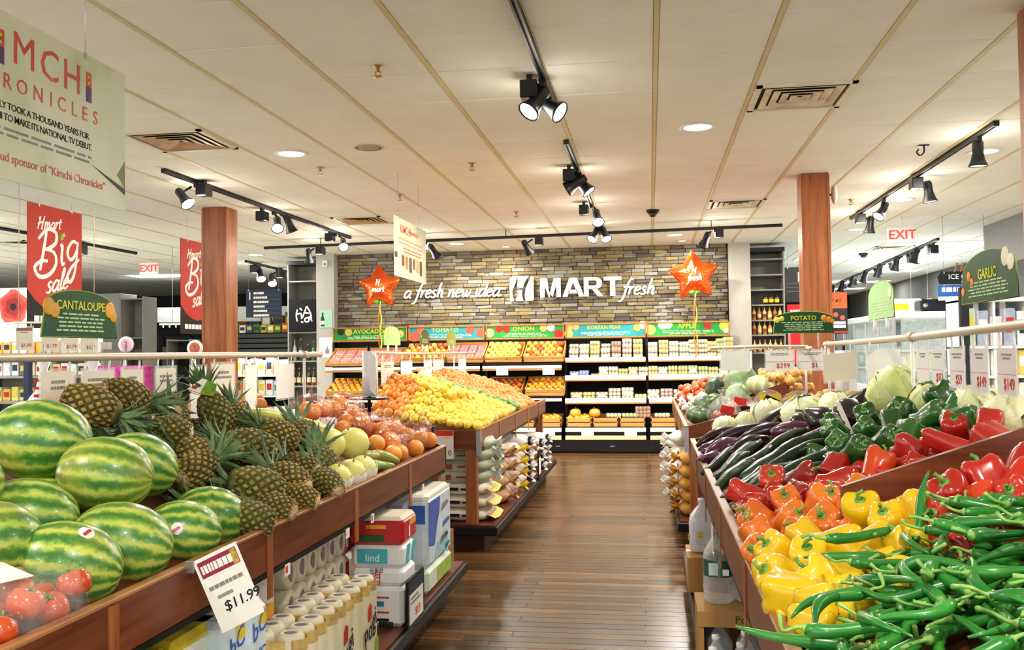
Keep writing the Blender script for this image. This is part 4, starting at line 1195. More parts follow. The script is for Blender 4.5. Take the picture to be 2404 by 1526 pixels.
# red-topped card on the end of the lemon table
t = thing('price_card', 'red-topped white price card on the end board of the lemon table', 'price card', (-1.555, 6.8, .915))
MB().box(-.075, .075, -.215, 0, 0, .002, M=FACE_CAM).build('card', mat('lilac card', '#d9d2d2', .6), t)
MB().box(-.072, .072, -.04, -.002, .0022, .003, M=FACE_CAM).build('header_band', REDP, t)
MB().box(0, .05, -.06, -.046, .0022, .003, M=FACE_CAM).build('printed_label', YELLOWINK, t)
o = put('price_lettering', text_mesh('0', .06, [INK], .002, 0, .0005), t); o.matrix_local = FACE_CAM @ Matrix.Translation((.045, -.17, .0025))
# ------------------------------------------------------------------ produce: prototypes
def veg(key, c1, c2, rough=.28, coat=.35, scale=6, rand=.14, bump=0.0, bscale=40, c3=None, huev=0.0):
 """two or three blended colours, a little different on every piece"""
 m, nt, b = nt_new(key)
 co = objcoord(nt, (1, 1, 1), 40)
 nz = noise(nt, co, scale, 3)
 st = [(.32, lin(c1)), (.68, lin(c2))]
 if c3:
  st.append((.82, lin(c3)))
 out = ramp(nt, nz, st)
 oi = N(nt, 'ShaderNodeObjectInfo')
 hs = N(nt, 'ShaderNodeHueSaturation')
 mr = N(nt, 'ShaderNodeMapRange'); mr.inputs[3].default_value = 1 - rand; mr.inputs[4].default_value = 1 + rand
 nt.links.new(oi.outputs['Random'], mr.inputs[0]); nt.links.new(mr.outputs[0], hs.inputs['Value'])
 if huev:
  m2 = N(nt, 'ShaderNodeMapRange'); m2.inputs[3].default_value = .5 - huev; m2.inputs[4].default_value = .5 + huev
  nt.links.new(mth(nt, 'FRACT', mth(nt, 'MULTIPLY', oi.outputs['Random'], 7.3)), m2.inputs[0]); nt.links.new(m2.outputs[0], hs.inputs['Hue'])
 nt.links.new(out, hs.inputs['Color'])
 nt.links.new(hs.outputs[0], b.inputs['Base Color'])
 b.inputs['Roughness'].default_value = rough
 b.inputs['Coat Weight'].default_value = coat
 b.inputs['Coat Roughness'].default_value = .08
 if bump:
  bumpit(nt, b, noise(nt, co, bscale, 2), bump, .006)
 MC[key] = m
 return m
# watermelon: dark ragged stripes running along X
mw_, nt, b = nt_new('watermelon rind')
co = objcoord(nt, (1, 1, 1), 0)
tc = N(nt, 'ShaderNodeTexCoord')
oi = N(nt, 'ShaderNodeObjectInfo')
sx = N(nt, 'ShaderNodeSeparateXYZ'); nt.links.new(co, sx.inputs[0])
ang = mth(nt, 'ARCTAN2', sx.outputs[1], sx.outputs[2])
off = objcoord(nt, (1, 1, 1), 30)
w1 = noise(nt, off, 34, 6, .7)
w2 = noise(nt, off, 9, 6, .65)
ph = mth(nt, 'ADD', mth(nt, 'MULTIPLY', ang, 14.0), mth(nt, 'ADD', mth(nt, 'MULTIPLY', w1, 6.5), mth(nt, 'MULTIPLY', oi.outputs['Random'], 20)))
sn = mth(nt, 'ADD', mth(nt, 'MULTIPLY', mth(nt, 'SINE', ph), .5), .5)
sn = mth(nt, 'ADD', mth(nt, 'MULTIPLY', sn, .5), mth(nt, 'MULTIPLY', w2, .62))
col = ramp(nt, sn, [(.3, lin('#376f2b')), (.5, lin('#5c9136')), (.66, lin('#8dab42')), (.84, lin('#c2c95e'))])
pale = ramp(nt, noise(nt, off, 3.2, 2), [(.56, (0, 0, 0)), (.7, (1, 1, 1))])
col = mixc(nt, mth(nt, 'MULTIPLY', pale, .4), col, lin('#c4b545'))
nt.links.new(col, b.inputs['Base Color'])
b.inputs['Roughness'].default_value = .32
b.inputs['Coat Weight'].default_value = .25
MELON = mw_
STEMB = veg('dry stem', '#6b5a32', '#8d7a45', .7, 0)
melon_me = MB()
pr = []
for j in range(19):
 a = PI * j / 18
 pr.append((max(.0004, .112 * math.sin(a) ** .9), -.134 * math.cos(a)))
melon_me.lathe(pr, 30, closed=False, M=Matrix.Rotation(PI / 2, 4, 'Y'))
melon_me = melon_me.mesh('watermelon', MELON)
scar_me = MB().lathe([(.0005, .001), (.011, .0005), (.013, -.004)], 10, closed=False, M=Matrix.Translation((.1335, 0, 0)) @ Matrix.Rotation(PI / 2, 4, 'Y')).mesh('stem_scar', STEMB)
STK = mat('melon sticker', '#e8e8ec', .3, var=.05)
STKR = mat('melon sticker red', '#c8313a', .3)
def sticker(root, th, ph, r=.022):
 """round label lying on the rind; th along the melon, ph round it"""
 d = Vector((math.cos(th), math.sin(th) * math.cos(ph), math.sin(th) * math.sin(ph)))
 p = Vector((.134 * d.x, .1125 * d.y, .1125 * d.z))
 n = Vector((p.x / .018, p.y / .0126, p.z / .0126)).normalized()
 q = n.to_track_quat('Z', 'Y').to_matrix().to_4x4()
 M = Matrix.Translation(p + n * .001) @ q
 o = MB().lathe([(r, -.004), (r * .7, -.0008), (.0005, .0012)], 16, closed=False, M=M).build('sticker', STK, root)
 MB().box(-r * .8, r * .5, -.006, .003, .0002, .0017, M=M @ Matrix.Rotation(.8, 4, 'Z')).build('sticker_band', STKR, o)
for i, (x, y, z, yaw, pit, sc, lb, st) in enumerate((
  (-1.47, 2.14, .975, 28, 14, 1.0, 'striped watermelon with a round white sticker, nearest above the rail', (1.35, 2.0)),
  (-1.455, 2.36, .985, 30, 16, 1.02, 'watermelon behind the stickered one, left of the $11.99 card', None),
  (-1.42, 2.63, .965, 38, 12, .86, 'small watermelon with a tiny sticker, above the $11.99 card', (1.9, 2.9)),
  (-1.45, 2.86, .97, 45, 14, .9, 'rightmost watermelon, next to the lowest pineapples', None),
  (-1.62, 2.545, 1.15, 18, 8, 1.02, 'big watermelon on top of the heap in the middle', None),
  (-1.70, 2.86, 1.14, 35, 24, .95, 'watermelon behind the big top one, touching the pineapples', None),
  (-1.70, 2.30, 1.06, 40, 10, 1.0, 'yellow-green watermelon below the upper left one', None),
  (-1.89, 2.62, 1.245, 12, 6, 1.14, 'large watermelon highest at the left, below the price cards', None),
  (-1.82, 2.53, 1.03, 30, 0, 1.0, 'watermelon half hidden between the two left ones', None),
  (-1.62, 2.05, 1.045, 60, 5, .95, 'watermelon cut by the left edge, above the tomato pack', None),
  (-1.80, 2.13, 1.17, 60, 0, 1.0, 'watermelon of which only a sliver shows at the left edge', None),
  (-1.72, 2.63, 1.0, 20, 0, .95, 'shaded watermelon underneath the big top one', None))):
 o = put('watermelon', melon_me, None, (x, y, z), (rnd(0, 6), math.radians(pit), math.radians(yaw)), sc)
 tag(o, lb, 'watermelon', 'watermelons heaped on the near left table')
 put('stem_scar', scar_me, o)
 if st:
  o.rotation_euler[0] = 0
  sticker(o, st[0], st[1])
o = bpy.data.objects['watermelon.004']
o.rotation_euler[0] = 0
MB().box(-.014, .014, -.02, .02, -.001, .001, M=Matrix.Translation((.06, -.05, -.085)) @ Matrix.Rotation(-2.2, 4, 'X')).build('sticker', STKR, o)
# pineapple: diamond eyes with a raised tan heart
PGAP = veg('pineapple gap', '#3d3d17', '#5c5a20', .7, 0, 30)
PEYE = veg('pineapple eye', '#8a6426', '#b98f3e', .6, 0, 25, .15, c3='#c9a452')
PEYEG = veg('pineapple green eye', '#5d6224', '#a58a3a', .6, 0, 25, .15)
PLEAF = veg('pineapple leaf', '#3f5a33', '#6f8a58', .5, .05, 20, .2)
PBUTT = veg('pineapple butt', '#b08a58', '#d8c09a', .8, 0, 30)
def pine_body(green):
 m = MB()
 nr, nk = 11, 12
 L = .19
 def pt(i, k, lift=0.0, shr=0.0):
  t = i / nr
  r = .066 * (math.sin(PI * (.1 + .82 * t)) ** .55) * (1 if t < .85 else 1 - (t - .85) * .9) + lift
  a = 2 * PI * k / nk
  return Vector((r * math.cos(a), r * math.sin(a), -L / 2 + L * t))
 for i in range(nr):
  for k in range(nk):
   kk = k + .5 * (i % 2)
   i0, i1, i2 = i - 1, i, i + 1
   if i0 < 0:
    i0 = 0
   A, B_, C_, D = pt(i0, kk), pt(i1, kk + .5), pt(i2, kk), pt(i1, kk - .5)
   c = (A + B_ + C_ + D) / 4
   n = Vector((c.x, c.y, c.z * .3)).normalized()
   inner = [p.lerp(c, .42) + n * .0065 for p in (A, B_, C_, D)]
   tip = c + n * .0105
   m.add([A, B_, C_, D] + inner, [(0, 1, 5, 4), (1, 2, 6, 5), (2, 3, 7, 6), (3, 0, 4, 7)], 0, False)
   m.add(inner + [tip], [(0, 1, 4), (1, 2, 4), (2, 3, 4), (3, 0, 4)], 1, False)
 m.lathe([(.044, -L / 2 + .006), (.036, -L / 2 - .002), (.014, -L / 2 - .003), (.013, -L / 2 - .008), (.0005, -L / 2 - .009)], 12, 2, closed=False)
 m.ell((0, 0, L / 2 - .012), (.048, .048, .02), 12, 6, 0)
 return m.mesh('pineapple', [PGAP, PEYEG if green else PEYE, PBUTT])
def pine_crown(seed, L=.185):
 rg = random.Random(seed)
 m = MB()
 for i in range(34):
  f = i / 34
  a = i * 2.399
  ln = L * (1 - .25 * f) * rg.uniform(.75, 1.15)
  out = .85 - .7 * f
  w = .0125 * (1 - .3 * f)
  base = Vector((math.cos(a) * .016 * (1 - f), math.sin(a) * .016 * (1 - f), .088 + .02 * f))
  dr = Vector((math.cos(a), math.sin(a), 0))
  sd = Vector((-math.sin(a), math.cos(a), 0))
  vs = []
  for q, ww in ((0, .8), (.3, 1), (.65, .75), (1, .04)):
   c = base + dr * (ln * out * (q ** 1.25)) + Vector((0, 0, ln * (q * (1.1 - .55 * out) - .22 * out * q * q)))
   c.z += .002 * rg.random()
   vs += [c - sd * w * ww + Vector((0, 0, .004 * ww)), c, c + sd * w * ww + Vector((0, 0, .004 * ww))]
  fs = []
  for q in range(3):
   for e in (0, 1):
    fs.append((q * 3 + e, q * 3 + e + 1, q * 3 + e + 4, q * 3 + e + 3))
  m.add(vs, fs, 0, False)
 return m.mesh('crown', PLEAF)
pb = [pine_body(False), pine_body(True)]
pc = [pine_crown(s) for s in range(4)]
def pine(p, d, sc, lb, v=0, crown=True, roll=None):
 o = put('pineapple', pb[v], None, p, aim(d, rnd(0, 6) if roll is None else roll), sc)
 tag(o, lb, 'pineapple', 'pineapples heaped on the near left table')
 if crown:
  put('crown', pc[random.randrange(4)], o)
 return o
for p, d, sc, v, lb in (
  ((-2.024, 3.09, 1.325), (.75, .35, -.35), 1.05, 0, 'golden pineapple at the top left of the heap, crown to the right'),
  ((-2.09, 3.42, 1.345), (.6, .75, -.25), 1.0, 0, 'pineapple just behind the top left one'),
  ((-2.0, 3.62, 1.27), (-.5, .8, .0), .9, 1, 'pineapple buried in leaves behind the top row'),
  ((-1.884, 3.78, 1.25), (-.42, -.12, .9), 1.0, 1, 'pineapple standing upright with a paper tag on its crown'),
  ((-1.60, 3.06, 1.10), (.25, .9, .3), .92, 0, 'pineapple right beside the watermelons'),
  ((-1.636, 3.58, 1.125), (-.85, -.4, .2), 1.08, 1, 'green-eyed pineapple in the middle, crown to the left'),
  ((-1.66, 3.93, 1.145), (-.7, -.5, .45), .95, 0, 'brown pineapple right of the middle one'),
  ((-1.62, 4.16, 1.12), (-.6, .6, .3), 1.0, 0, 'brown pineapple highest on the right, beside the long papayas'),
  ((-1.437, 3.19, 1.02), (-.8, -.5, .25), 1.05, 1, 'pineapple low in front with crown to the left, cut end to the aisle'),
  ((-1.42, 3.47, 1.01), (-.75, .2, .3), .92, 0, 'pineapple with its pale cut end facing the aisle'),
  ((-1.47, 3.72, 1.03), (-.8, .2, .2), .85, 0, 'pineapple behind the cut-ended one'),
  ((-1.45, 3.92, 1.02), (-.5, .7, .45), 1.0, 1, 'green pineapple left of the pale melons'),
  ((-1.335, 2.92, .955), (-.75, -.4, .25), .85, 1, 'lowest pineapple against the rail, next to the watermelon'),
  ((-1.335, 3.14, .955), (-.9, .1, .2), .75, 0, 'small pineapple against the rail, second from the watermelon'),
  ((-1.335, 3.36, .955), (-.9, -.1, .2), .75, 0, 'small pineapple against the rail, third from the watermelon'),
  ((-1.34, 3.68, .965), (-.7, .5, .4), .85, 1, 'pineapple against the rail beside the foam-netted melons'),
  ((-1.84, 3.30, 1.21), (-.8, -.3, .1), .9, 1, 'shaded pineapple among leaves in the middle of the heap'),
  ((-1.85, 3.95, 1.22), (-.55, .4, .5), .85, 0, 'pineapple behind the standing one, below the white cards'),
  ((-1.72, 3.30, 1.13), (-.9, -.3, .3), .85, 0, 'dark pineapple wedged behind the middle one')):
 pine(p, d, sc, lb, v)
for p in ((-1.5, 3.05, .96), (-1.55, 3.35, .98), (-1.58, 3.62, .99), (-1.56, 3.95, .985), (-1.75, 3.1, 1.06), (-1.78, 3.55, 1.08), (-1.8, 3.85, 1.09), (-1.98, 3.3, 1.16), (-2.0, 3.85, 1.16), (-1.62, 4.2, 1.0)):
 pine(p, (-.8, rnd(-.4, .4), .2), .88, 'pineapple in the shaded lower layer of the pineapple heap', random.randrange(2))
# paper tag on the standing pineapple
t = thing('pineapple_tag', 'folded green and white paper tag on the standing pineapple', 'tag', (-1.905, 3.70, 1.375))
TM = FACE_CAM @ Matrix.Rotation(-.35, 4, 'Z') @ Matrix.Rotation(.5, 4, 'Y')
MB().prism([(-.055, -.03), (.0, -.035), (.012, .03), (-.01, .03)], 0, .002, M=TM).build('white_face', PAPER, t)
MB().prism([(.0, -.035), (.06, -.028), (.055, .022), (.012, .03)], 0, .0025, M=TM).build('green_face', mat('tag print green', '#6f9a2e', .5, var=.3, scale=60), t)
MB().tube([TM @ Vector((-.055, -.031, .002)), TM @ Vector((0, -.036, .002)), TM @ Vector((.06, -.029, .002))], .002, 5).build('edge_trim', ORANGEP, t)
MB().box(-.04, -.02, -.022, -.008, .0024, .0032, M=TM).build('printed_mark', REDINK, t)
# ------------------------------------------------------------------ pale melons, papayas, mangoes
HONEY = veg('honeydew', '#d6cf6e', '#e2dc8c', .45, .1, 5, .05)
honey_me = MB().lathe([(.0005, -.075)] + [(.078 * math.sin(PI * j / 12), -.075 * math.cos(PI * j / 12)) for j in range(1, 12)] + [(.006, .073), (.0005, .07)], 24, closed=False).mesh('honeydew_melon', HONEY)
hstem = MB().cyl((0, 0, .068), (.003, 0, .084), .005, .004, 7).mesh('stem', STEMB)
FOAM = mat('white foam net', '#f1efdf', .7, var=.03, bump=.3, scale=60)
foam_me = MB().lathe([(.079 * math.cos(a), .076 * math.sin(a)) for a in (-1.2, -.8, -.4, 0, .3, .45)], 48, closed=False, fn=lambda r, z, a, j: (r * (1.03 + .02 * math.sin(12 * a)), z + (.012 * math.sin(12 * a) if j == 5 else 0))).mesh('foam_net', FOAM)
for p, sc, foam, lb in (((-1.52, 4.20, 1.075), 1.0, False, 'smooth pale yellow melon, left of the two on top'), ((-1.46, 4.37, 1.06), 1.05, False, 'smooth pale yellow melon, right of the two on top'), ((-1.37, 3.87, .955), .9, True, 'pale melon in a white foam net, first from the pineapples'), ((-1.36, 4.04, .955), .9, True, 'pale melon in a white foam net, middle of three'), ((-1.36, 4.21, .955), .88, True, 'pale melon in a white foam net, nearest the mangoes'), ((-1.5, 4.04, .985), .9, False, 'pale melon half hidden under the top two')):
 o = put('honeydew_melon', honey_me, None, p, (rnd(-.4, .1), rnd(.0, .5), rnd(0, 6)), sc)
 tag(o, lb, 'melon', 'pale melons beside the pineapples')
 put('stem', hstem, o)
 if foam:
  o.rotation_euler = (.15, .35, rnd(0, 6))
  put('foam_net', foam_me, o)
PAP = veg('papaya skin', '#a9b04a', '#c6c25a', .4, .2, 7, .1, c3='#d0b95a')
MANG = veg('mango skin', '#a08f38', '#7f8a3c', .35, .25, 8, .12, c3='#bd9440')
GREENM = veg('green mango skin', '#7f9a42', '#9db255', .35, .25, 8, .1)
def longfruit(L, r, bend, n=10):
 P = []; R = []
 for i in range(n + 1):
  t = i / n
  P.append((-L / 2 + L * t, bend * math.sin(PI * t), 0))
  R.append(max(.003, r * math.sin(PI * (.04 + .9 * t)) ** .6 * (1.05 - .35 * t)))
 return P, R
P, R = longfruit(.27, .045, .015)
pap_me = MB().tube(P, R, 14).mesh('papaya', PAP)
pst_me = MB().tube([(.13, .004, 0), (.142, .003, .002)], [.007, .006], 7).mesh('stem', STEMB)
P, R = longfruit(.15, .043, .01)
mng_me = MB().tube(P, R, 14, sz=.85).mesh('mango', MANG)
gm_me = MB().tube(P, R, 14, sz=.85).mesh('mango', GREENM)
mst = MB().tube([(.072, .002, 0), (.082, .002, .001)], [.004, .003], 6).mesh('stem', STEMB)
for p, d, sc, lb in (((-1.91, 4.42, 1.20), (.5, .85, -.15), 1.0, 'long papaya highest of the papayas, below the bagged oranges'), ((-1.70, 4.54, 1.12), (.85, .45, -.35), 1.1, 'long yellow-green papaya running down between oranges and melons'), ((-1.60, 4.33, 1.09), (.8, .3, -.3), .9, 'papaya just above the pale yellow melons')):
 o = put('papaya', pap_me, None, p, aimx(d, rnd(0, 6)), sc); tag(o, lb, 'papaya', 'papayas on the near left table'); put('stem', pst_me, o)
for p, d, sc, me, lb in (((-1.53, 4.66, 1.04), (.9, .3, -.2), .9, mng_me, 'brown-green mango beside the pale yellow melon'), ((-1.41, 4.46, .985), (.4, .8, 0), 1.0, mng_me, 'speckled mango right of the pale yellow melons'), ((-1.37, 4.62, .965), (.7, .6, -.3), 1.1, mng_me, 'large dark mango beside the bagged oranges'), ((-1.345, 4.38, .95), (.6, .8, 0), .8, gm_me, 'bright green mango against the rail'), ((-1.35, 4.52, .935), (.9, .2, 0), .75, gm_me, 'green mango lowest against the rail')):
 o = put('mango', me, None, p, aimx(d, rnd(0, 6)), sc); tag(o, lb, 'mango', 'mangoes against the left rail'); put('stem', mst, o)
# ------------------------------------------------------------------ round citrus
ORG = veg('orange peel', '#e07f22', '#eb9a38', .4, .15, 6, .1, .25, 240)
ORGR = veg('red orange peel', '#ec8426', '#f4a844', .4, .15, 6, .08, .25, 240)
LEM = veg('lemon peel', '#e3bd2a', '#efd04a', .38, .2, 6, .08, .25, 200)
LIM = veg('lime peel', '#5f8a2a', '#86a83c', .35, .2, 6, .15, .2, 200)
GRN = veg('calyx green', '#5d7a3a', '#7f9a4c', .6, 0, 20)
def citrus(name, r, m, nip=0.0, n=14):
 pr = [(.0005, -r * (1 + nip))]
 for j in range(1, 10):
  a = PI * j / 10
  z = -r * math.cos(a)
  pr.append((r * math.sin(a) * (1 if not nip else .93), z * (1 + nip * .5)))
 pr.append((.0005, r * (1 + nip)))
 if nip:
  pr[1] = (r * .16, -r * (1 + nip * .75)); pr[-2] = (r * .16, r * (1 + nip * .75))
  pr.insert(2, (r * .45, -r * .85)); pr.insert(-2, (r * .45, r * .85))
 return MB().lathe(pr, n, closed=False).mesh(name, m)
o_me = citrus('orange', .041, ORG)
or_me = citrus('orange', .05, ORGR)
l_me = citrus('lemon', .034, LEM, .28)
i_me = citrus('lime', .028, LIM, .16)
btn = {'r': MB().lathe([(.005, .0485), (.0045, .0515), (.0005, .052)], 6).mesh('stem_button', GRN), 'o': MB().lathe([(.0045, .0395), (.004, .0425), (.0005, .043)], 6).mesh('stem_button', GRN), 'i': MB().lathe([(.003, .0315), (.0005, .0335)], 6).mesh('stem_button', GRN), 'l': MB().lathe([(.003, .0425), (.0005, .0445)], 6).mesh('stem_button', GRN)}
def rr():
 return (rnd(0, 6), rnd(0, 6), rnd(0, 6))
BAGR = netfilm('red net bag', '#d8552c', .1)
BAGC = netfilm('clear fruit bag', '#e88a6a', .12)
def fruit_bag(c, r, sq, label, m, fruit, fr, n, seed, flabel, tie=(0, 0, 1)):
 rg = random.Random(seed)
 t = thing('fruit_bag', label, 'bag', (c[0], c[1], c[2] - r * sq))
 f = lambda rr_, z, a, j: (rr_ * (1 + .07 * math.sin(3 * a + j) + .05 * math.sin(7 * a + 2 * j + seed)), z)
 pr = [(.0005, -sq * r)]
 for j in range(1, 9):
  a = PI * j / 9
  pr.append((r * 1.06 * math.sin(a) ** .75, -sq * r * 1.06 * math.cos(a)))
 pr.append((.012, sq * r * 1.12))
 P_(MB().lathe(pr, 20, closed=False, fn=f, M=Matrix.Translation(c)), 'bag_skin', m, t)
 q = Vector(tie).normalized()
 top = Vector(c) + q * r * sq * 1.12
 kn = MB().tube([top, top + q * .02], [.012, .01], 8)
 for k in range(7):
  a = k * .9
  d = Vector((math.cos(a), math.sin(a), .5)) * .05
  kn.add([top + q * .02, top + q * .03 + d + Vector((.012, .012, 0)), top + q * .03 + d * 1.15, top + q * .03 + d + Vector((-.012, .012, .01))], [(0, 1, 2), (0, 2, 3)])
 P_(kn, 'bag_knot', m, t)
 pts = []
 tries = 0
 while len(pts) < n and tries < 4000:
  tries += 1
  v = Vector((rg.gauss(0, 1), rg.gauss(0, 1), rg.gauss(0, 1)))
  if v.length < .01:
   continue
  v.normalize()
  p = Vector(c) + Vector((v.x * (r - fr), v.y * (r - fr), v.z * max(.004, (r * sq - fr)))) * (1 if rg.random() < .8 else .3)
  if all((p - q_).length > fr * 1.8 for q_ in pts):
   pts.append(p)
 for p in pts:
  o = put('orange', fruit, None, p, rr())
  tag(o, flabel, 'orange', 'oranges inside ' + flabel.split(' inside ')[-1])
  put('stem_button', btn['r'], o)
 return t
for i, (c, r, sq, lb, m) in enumerate((
  ((-1.86, 4.85, 1.19), .125, .72, 'net bag of oranges behind the papayas, leftmost', BAGR),
  ((-1.80, 5.20, 1.17), .13, .75, 'net bag of oranges highest in the row, below the bag roll', BAGC),
  ((-1.66, 4.97, 1.10), .12, .72, 'net bag of oranges in the middle with shiny crumpled plastic', BAGR),
  ((-1.55, 5.18, 1.06), .12, .72, 'net bag of oranges behind the dark mango', BAGR),
  ((-1.42, 5.30, 1.0), .115, .72, 'net bag of oranges at the far end, against the rail', BAGR),
  ((-1.44, 4.93, 1.0), .115, .7, 'net bag of oranges beside the mangoes, against the rail', BAGR))):
 fruit_bag(c, r, sq, lb, m, or_me, .05, 8, 40 + i, 'pale orange inside the ' + lb)
for p in ((-1.37, 4.76, .965), (-1.36, 4.86, .96), (-1.34, 5.12, .958), (-1.35, 5.5, .97), (-1.46, 4.76, 1.02)):
 o = put('orange', or_me, None, p, rr()); tag(o, 'loose orange lying between the net bags and the rail', 'orange', 'loose oranges by the rail'); put('stem_button', btn['r'], o)
# black-edged clear bag at the table end
t = thing('fruit_bag', 'clear bag with black and orange print at the far end of the oranges', 'bag', (-1.40, 5.56, .92))
P_(MB().lathe([(.0005, .0), (.07, .01), (.085, .06), (.07, .12), (.03, .16), (.012, .19), (.03, .22)], 16, closed=False, M=Matrix.Translation((-1.40, 5.56, .92))), 'bag_skin', BAGC, t)
P_(MB().box(-1.335, -1.327, 5.52, 5.6, .95, 1.05), 'printed_label', BLACK, t)
o = put('orange', or_me, None, (-1.40, 5.55, .968), rr()); tag(o, 'orange inside the clear bag with black print', 'orange'); put('stem_button', btn['o'], o)
# oranges beyond the pineapples on the far slope
for k in range(16):
 o = put('orange', o_me, None, (-2.24 - .05 * (k % 2), 3.95 + .078 * k, 1.215 + .02 * (k % 2)), rr()); tag(o, 'orange showing between the pineapples and the hanging price cards', 'orange', 'oranges beyond the pineapples'); put('stem_button', btn['o'], o)
# lemons, limes and oranges on the far left table
sx_, sy_ = .071, .066
cnt = {'lemon': 0, 'lime': 0, 'orange': 0}
row = 0
y = 6.885
while y < 11.1:
 kind_step = .07
 d = .035 + (.035 if row % 2 else 0)
 while d < .86:
  x = LX - d
  edge = min(1.0, (y - 6.86) / .55)
  heap = .05 * math.sin(min(1, d / .5) * PI / 2) + .022 * math.sin(y * 3.1 + d * 5) * min(1, d * 4)
  z = DECK['B'][0] + .36 * d * (.35 + .65 * edge) + .038 + heap * (.3 + .7 * edge)
  yl = 8.72 - .58 * max(0, (d - .04)) / .72          # front edge of the lime strip
  yq = yl + .34
  if d > .62 and y < 7.9:
   kd = 'orange'
  elif y < yl:
   kd = 'lemon'
  elif y < yq:
   kd = 'lime'
  else:
   kd = 'orange'
  if kd == 'lemon' and cnt['lemon'] >= 298 or kd == 'orange' and cnt['orange'] >= 290:
   d += kind_step; continue
  cnt[kd] += 1
  pos = (x + rnd(-.01, .01), y + rnd(-.01, .01), z + rnd(-.006, .02))
  if kd == 'lemon':
   o = put('lemon', l_me, None, pos, rr(), rnd(.95, 1.12)); tag(o, 'yellow lemon in the heap on the far left table', 'lemon', 'lemons on the far left table'); put('stem_button', btn['l'], o)
  elif kd == 'lime':
   o = put('lime', i_me, None, (pos[0], pos[1], pos[2] + .014), rr(), rnd(1.2, 1.4)); tag(o, 'green lime in the strip between lemons and oranges', 'lime', 'limes on the far left table'); put('stem_button', btn['i'], o)
  else:
   left = d > .62 and y < 7.9
   o = put('orange' if left else 'far_orange', o_me, None, pos, rr(), rnd(.86, .98)); tag(o, 'orange beside the bag roll, left of the lemons' if left else 'small orange in the heap beyond the limes', 'orange' if left else 'far_orange', 'oranges beside the bag roll' if left else 'oranges at the far end of the far left table'); put('stem_button', btn['o'], o)  # the far heap is oranges too, under a name of its own
  d += kind_step
 y += .0645 if y < 8.9 else .073
 row += 1
for k in range(34):
 dd = rnd(.3, .75); yy = rnd(7.3, 8.0)
 o = put('lemon', l_me, None, (LX - dd, yy, DECK['B'][0] + .36 * dd + .15), rr(), rnd(.95, 1.1)) if cnt['lemon'] < 299 else None
 if o:
  cnt['lemon'] += 1
  tag(o, 'yellow lemon in the heap on the far left table', 'lemon', 'lemons on the far left table'); put('stem_button', btn['l'], o)
for i, (x, y) in enumerate(((-2.0, 8.0), (-2.05, 8.35), (-1.98, 7.75))):
 t = thing('clear_bag', ('first', 'second', 'third')[i] + ' white twisted produce bag standing behind the lemons', 'bag', (x, y, 1.14))
 MB().lathe([(.0005, .0), (.08, .01), (.09, .06), (.05, .13), (.008, .2), (.03, .235)], 14, closed=False, fn=lambda r, z, a, j: (r * (1 + .12 * math.sin(4 * a + j)), z)).build('bag_skin', mat('milky bag', '#e9e4e4', .3, var=.06), t)
# ------------------------------------------------------------------ peppers
def pepper_mesh(m, lobes=4, R=.044, H=.1, taper=.25, twist=.5, seed=0, dip=.016):
 rg = random.Random(seed)
 ph = rg.uniform(0, 6)
 prof = [(.08, .012), (.4, .0), (.68, .008), (.9, .035), (1 - taper * .55, .25), (1 - taper * .1, .62), (1.0, .8), (.95, .92), (.78, .985), (.5, 1.0), (.22, .95), (.05, .9)]
 amp = [.0, .08, .13, .14, .11, .09, .1, .11, .12, .12, .08, .0]
 ls = [rg.uniform(.7, 1.2) for _ in range(lobes)]
 def fn(r, z, a, j):
  aa = a + twist * z / H
  lob = math.cos(lobes * aa + ph)
  w = ls[int(((aa * lobes + ph) / (2 * PI)) % lobes)]
  rad = r * (1 + amp[j] * lob * w)
  zz = z
  if j in (1, 2):
   zz -= .1 * H * (.5 + .5 * lob) * .7
  if 8 <= j <= 9:
   zz += .045 * H * lob
  return rad, zz
 return MB().lathe([(r * R, z * H - H / 2) for r, z in prof], 24, closed=False, fn=fn).mesh('bell_pepper', m)
def stem_mesh(H, seed, c=GRN):
 rg = random.Random(seed)
 z = H / 2 * .86
 m = MB().lathe([(.016, z - .001), (.013, z + .004), (.0055, z + .006)], 8, closed=False, fn=lambda r, zz, a, j: (r * (1 + (.25 * math.sin(5 * a) if j == 0 else 0)), zz))
 P = [(0, 0, z + .004), (rg.uniform(-.004, .004), rg.uniform(-.004, .004), z + .018), (rg.uniform(-.012, .012), rg.uniform(-.012, .012), z + .028)]
 m.tube(smooth_path(P, 3), [.0045] * 5 + [.0036, .0055], 7)
 return m.mesh('stem', c)
PCOL = {'red': veg('red pepper skin', '#a81a12', '#c62a1a', .22, .6, 4, .12), 'darkred': veg('dark red pepper skin', '#7a120e', '#a01f16', .22, .6, 4, .1), 'orange': veg('orange pepper skin', '#dd6414', '#ec8322', .24, .5, 4, .1), 'scarlet': veg('scarlet pepper skin', '#c9331a', '#dc4f22', .22, .6, 4, .08),
  'yellow': veg('yellow pepper skin', '#dcae0c', '#ecc81c', .24, .5, 4, .06), 'green': veg('green pepper skin', '#1d4a1c', '#2f6a28', .24, .55, 4, .2)}
PSTEM = veg('pepper stem', '#4f8a34', '#78a848', .45, .1, 20)
pep = {}
for k, m in PCOL.items():
 pep[k] = [(pepper_mesh(m, 4, .045, .098, .25, .4, 1), .098), (pepper_mesh(m, 3, .043, .112, .38, .8, 2), .112), (pepper_mesh(m, 4, .047, .09, .18, .2, 3), .09), (pepper_mesh(m, 3, .034, .165, .25, .5, 4), .165)]
pst = {h: stem_mesh(h, i, PSTEM) for i, h in enumerate((.098, .112, .09, .165))}
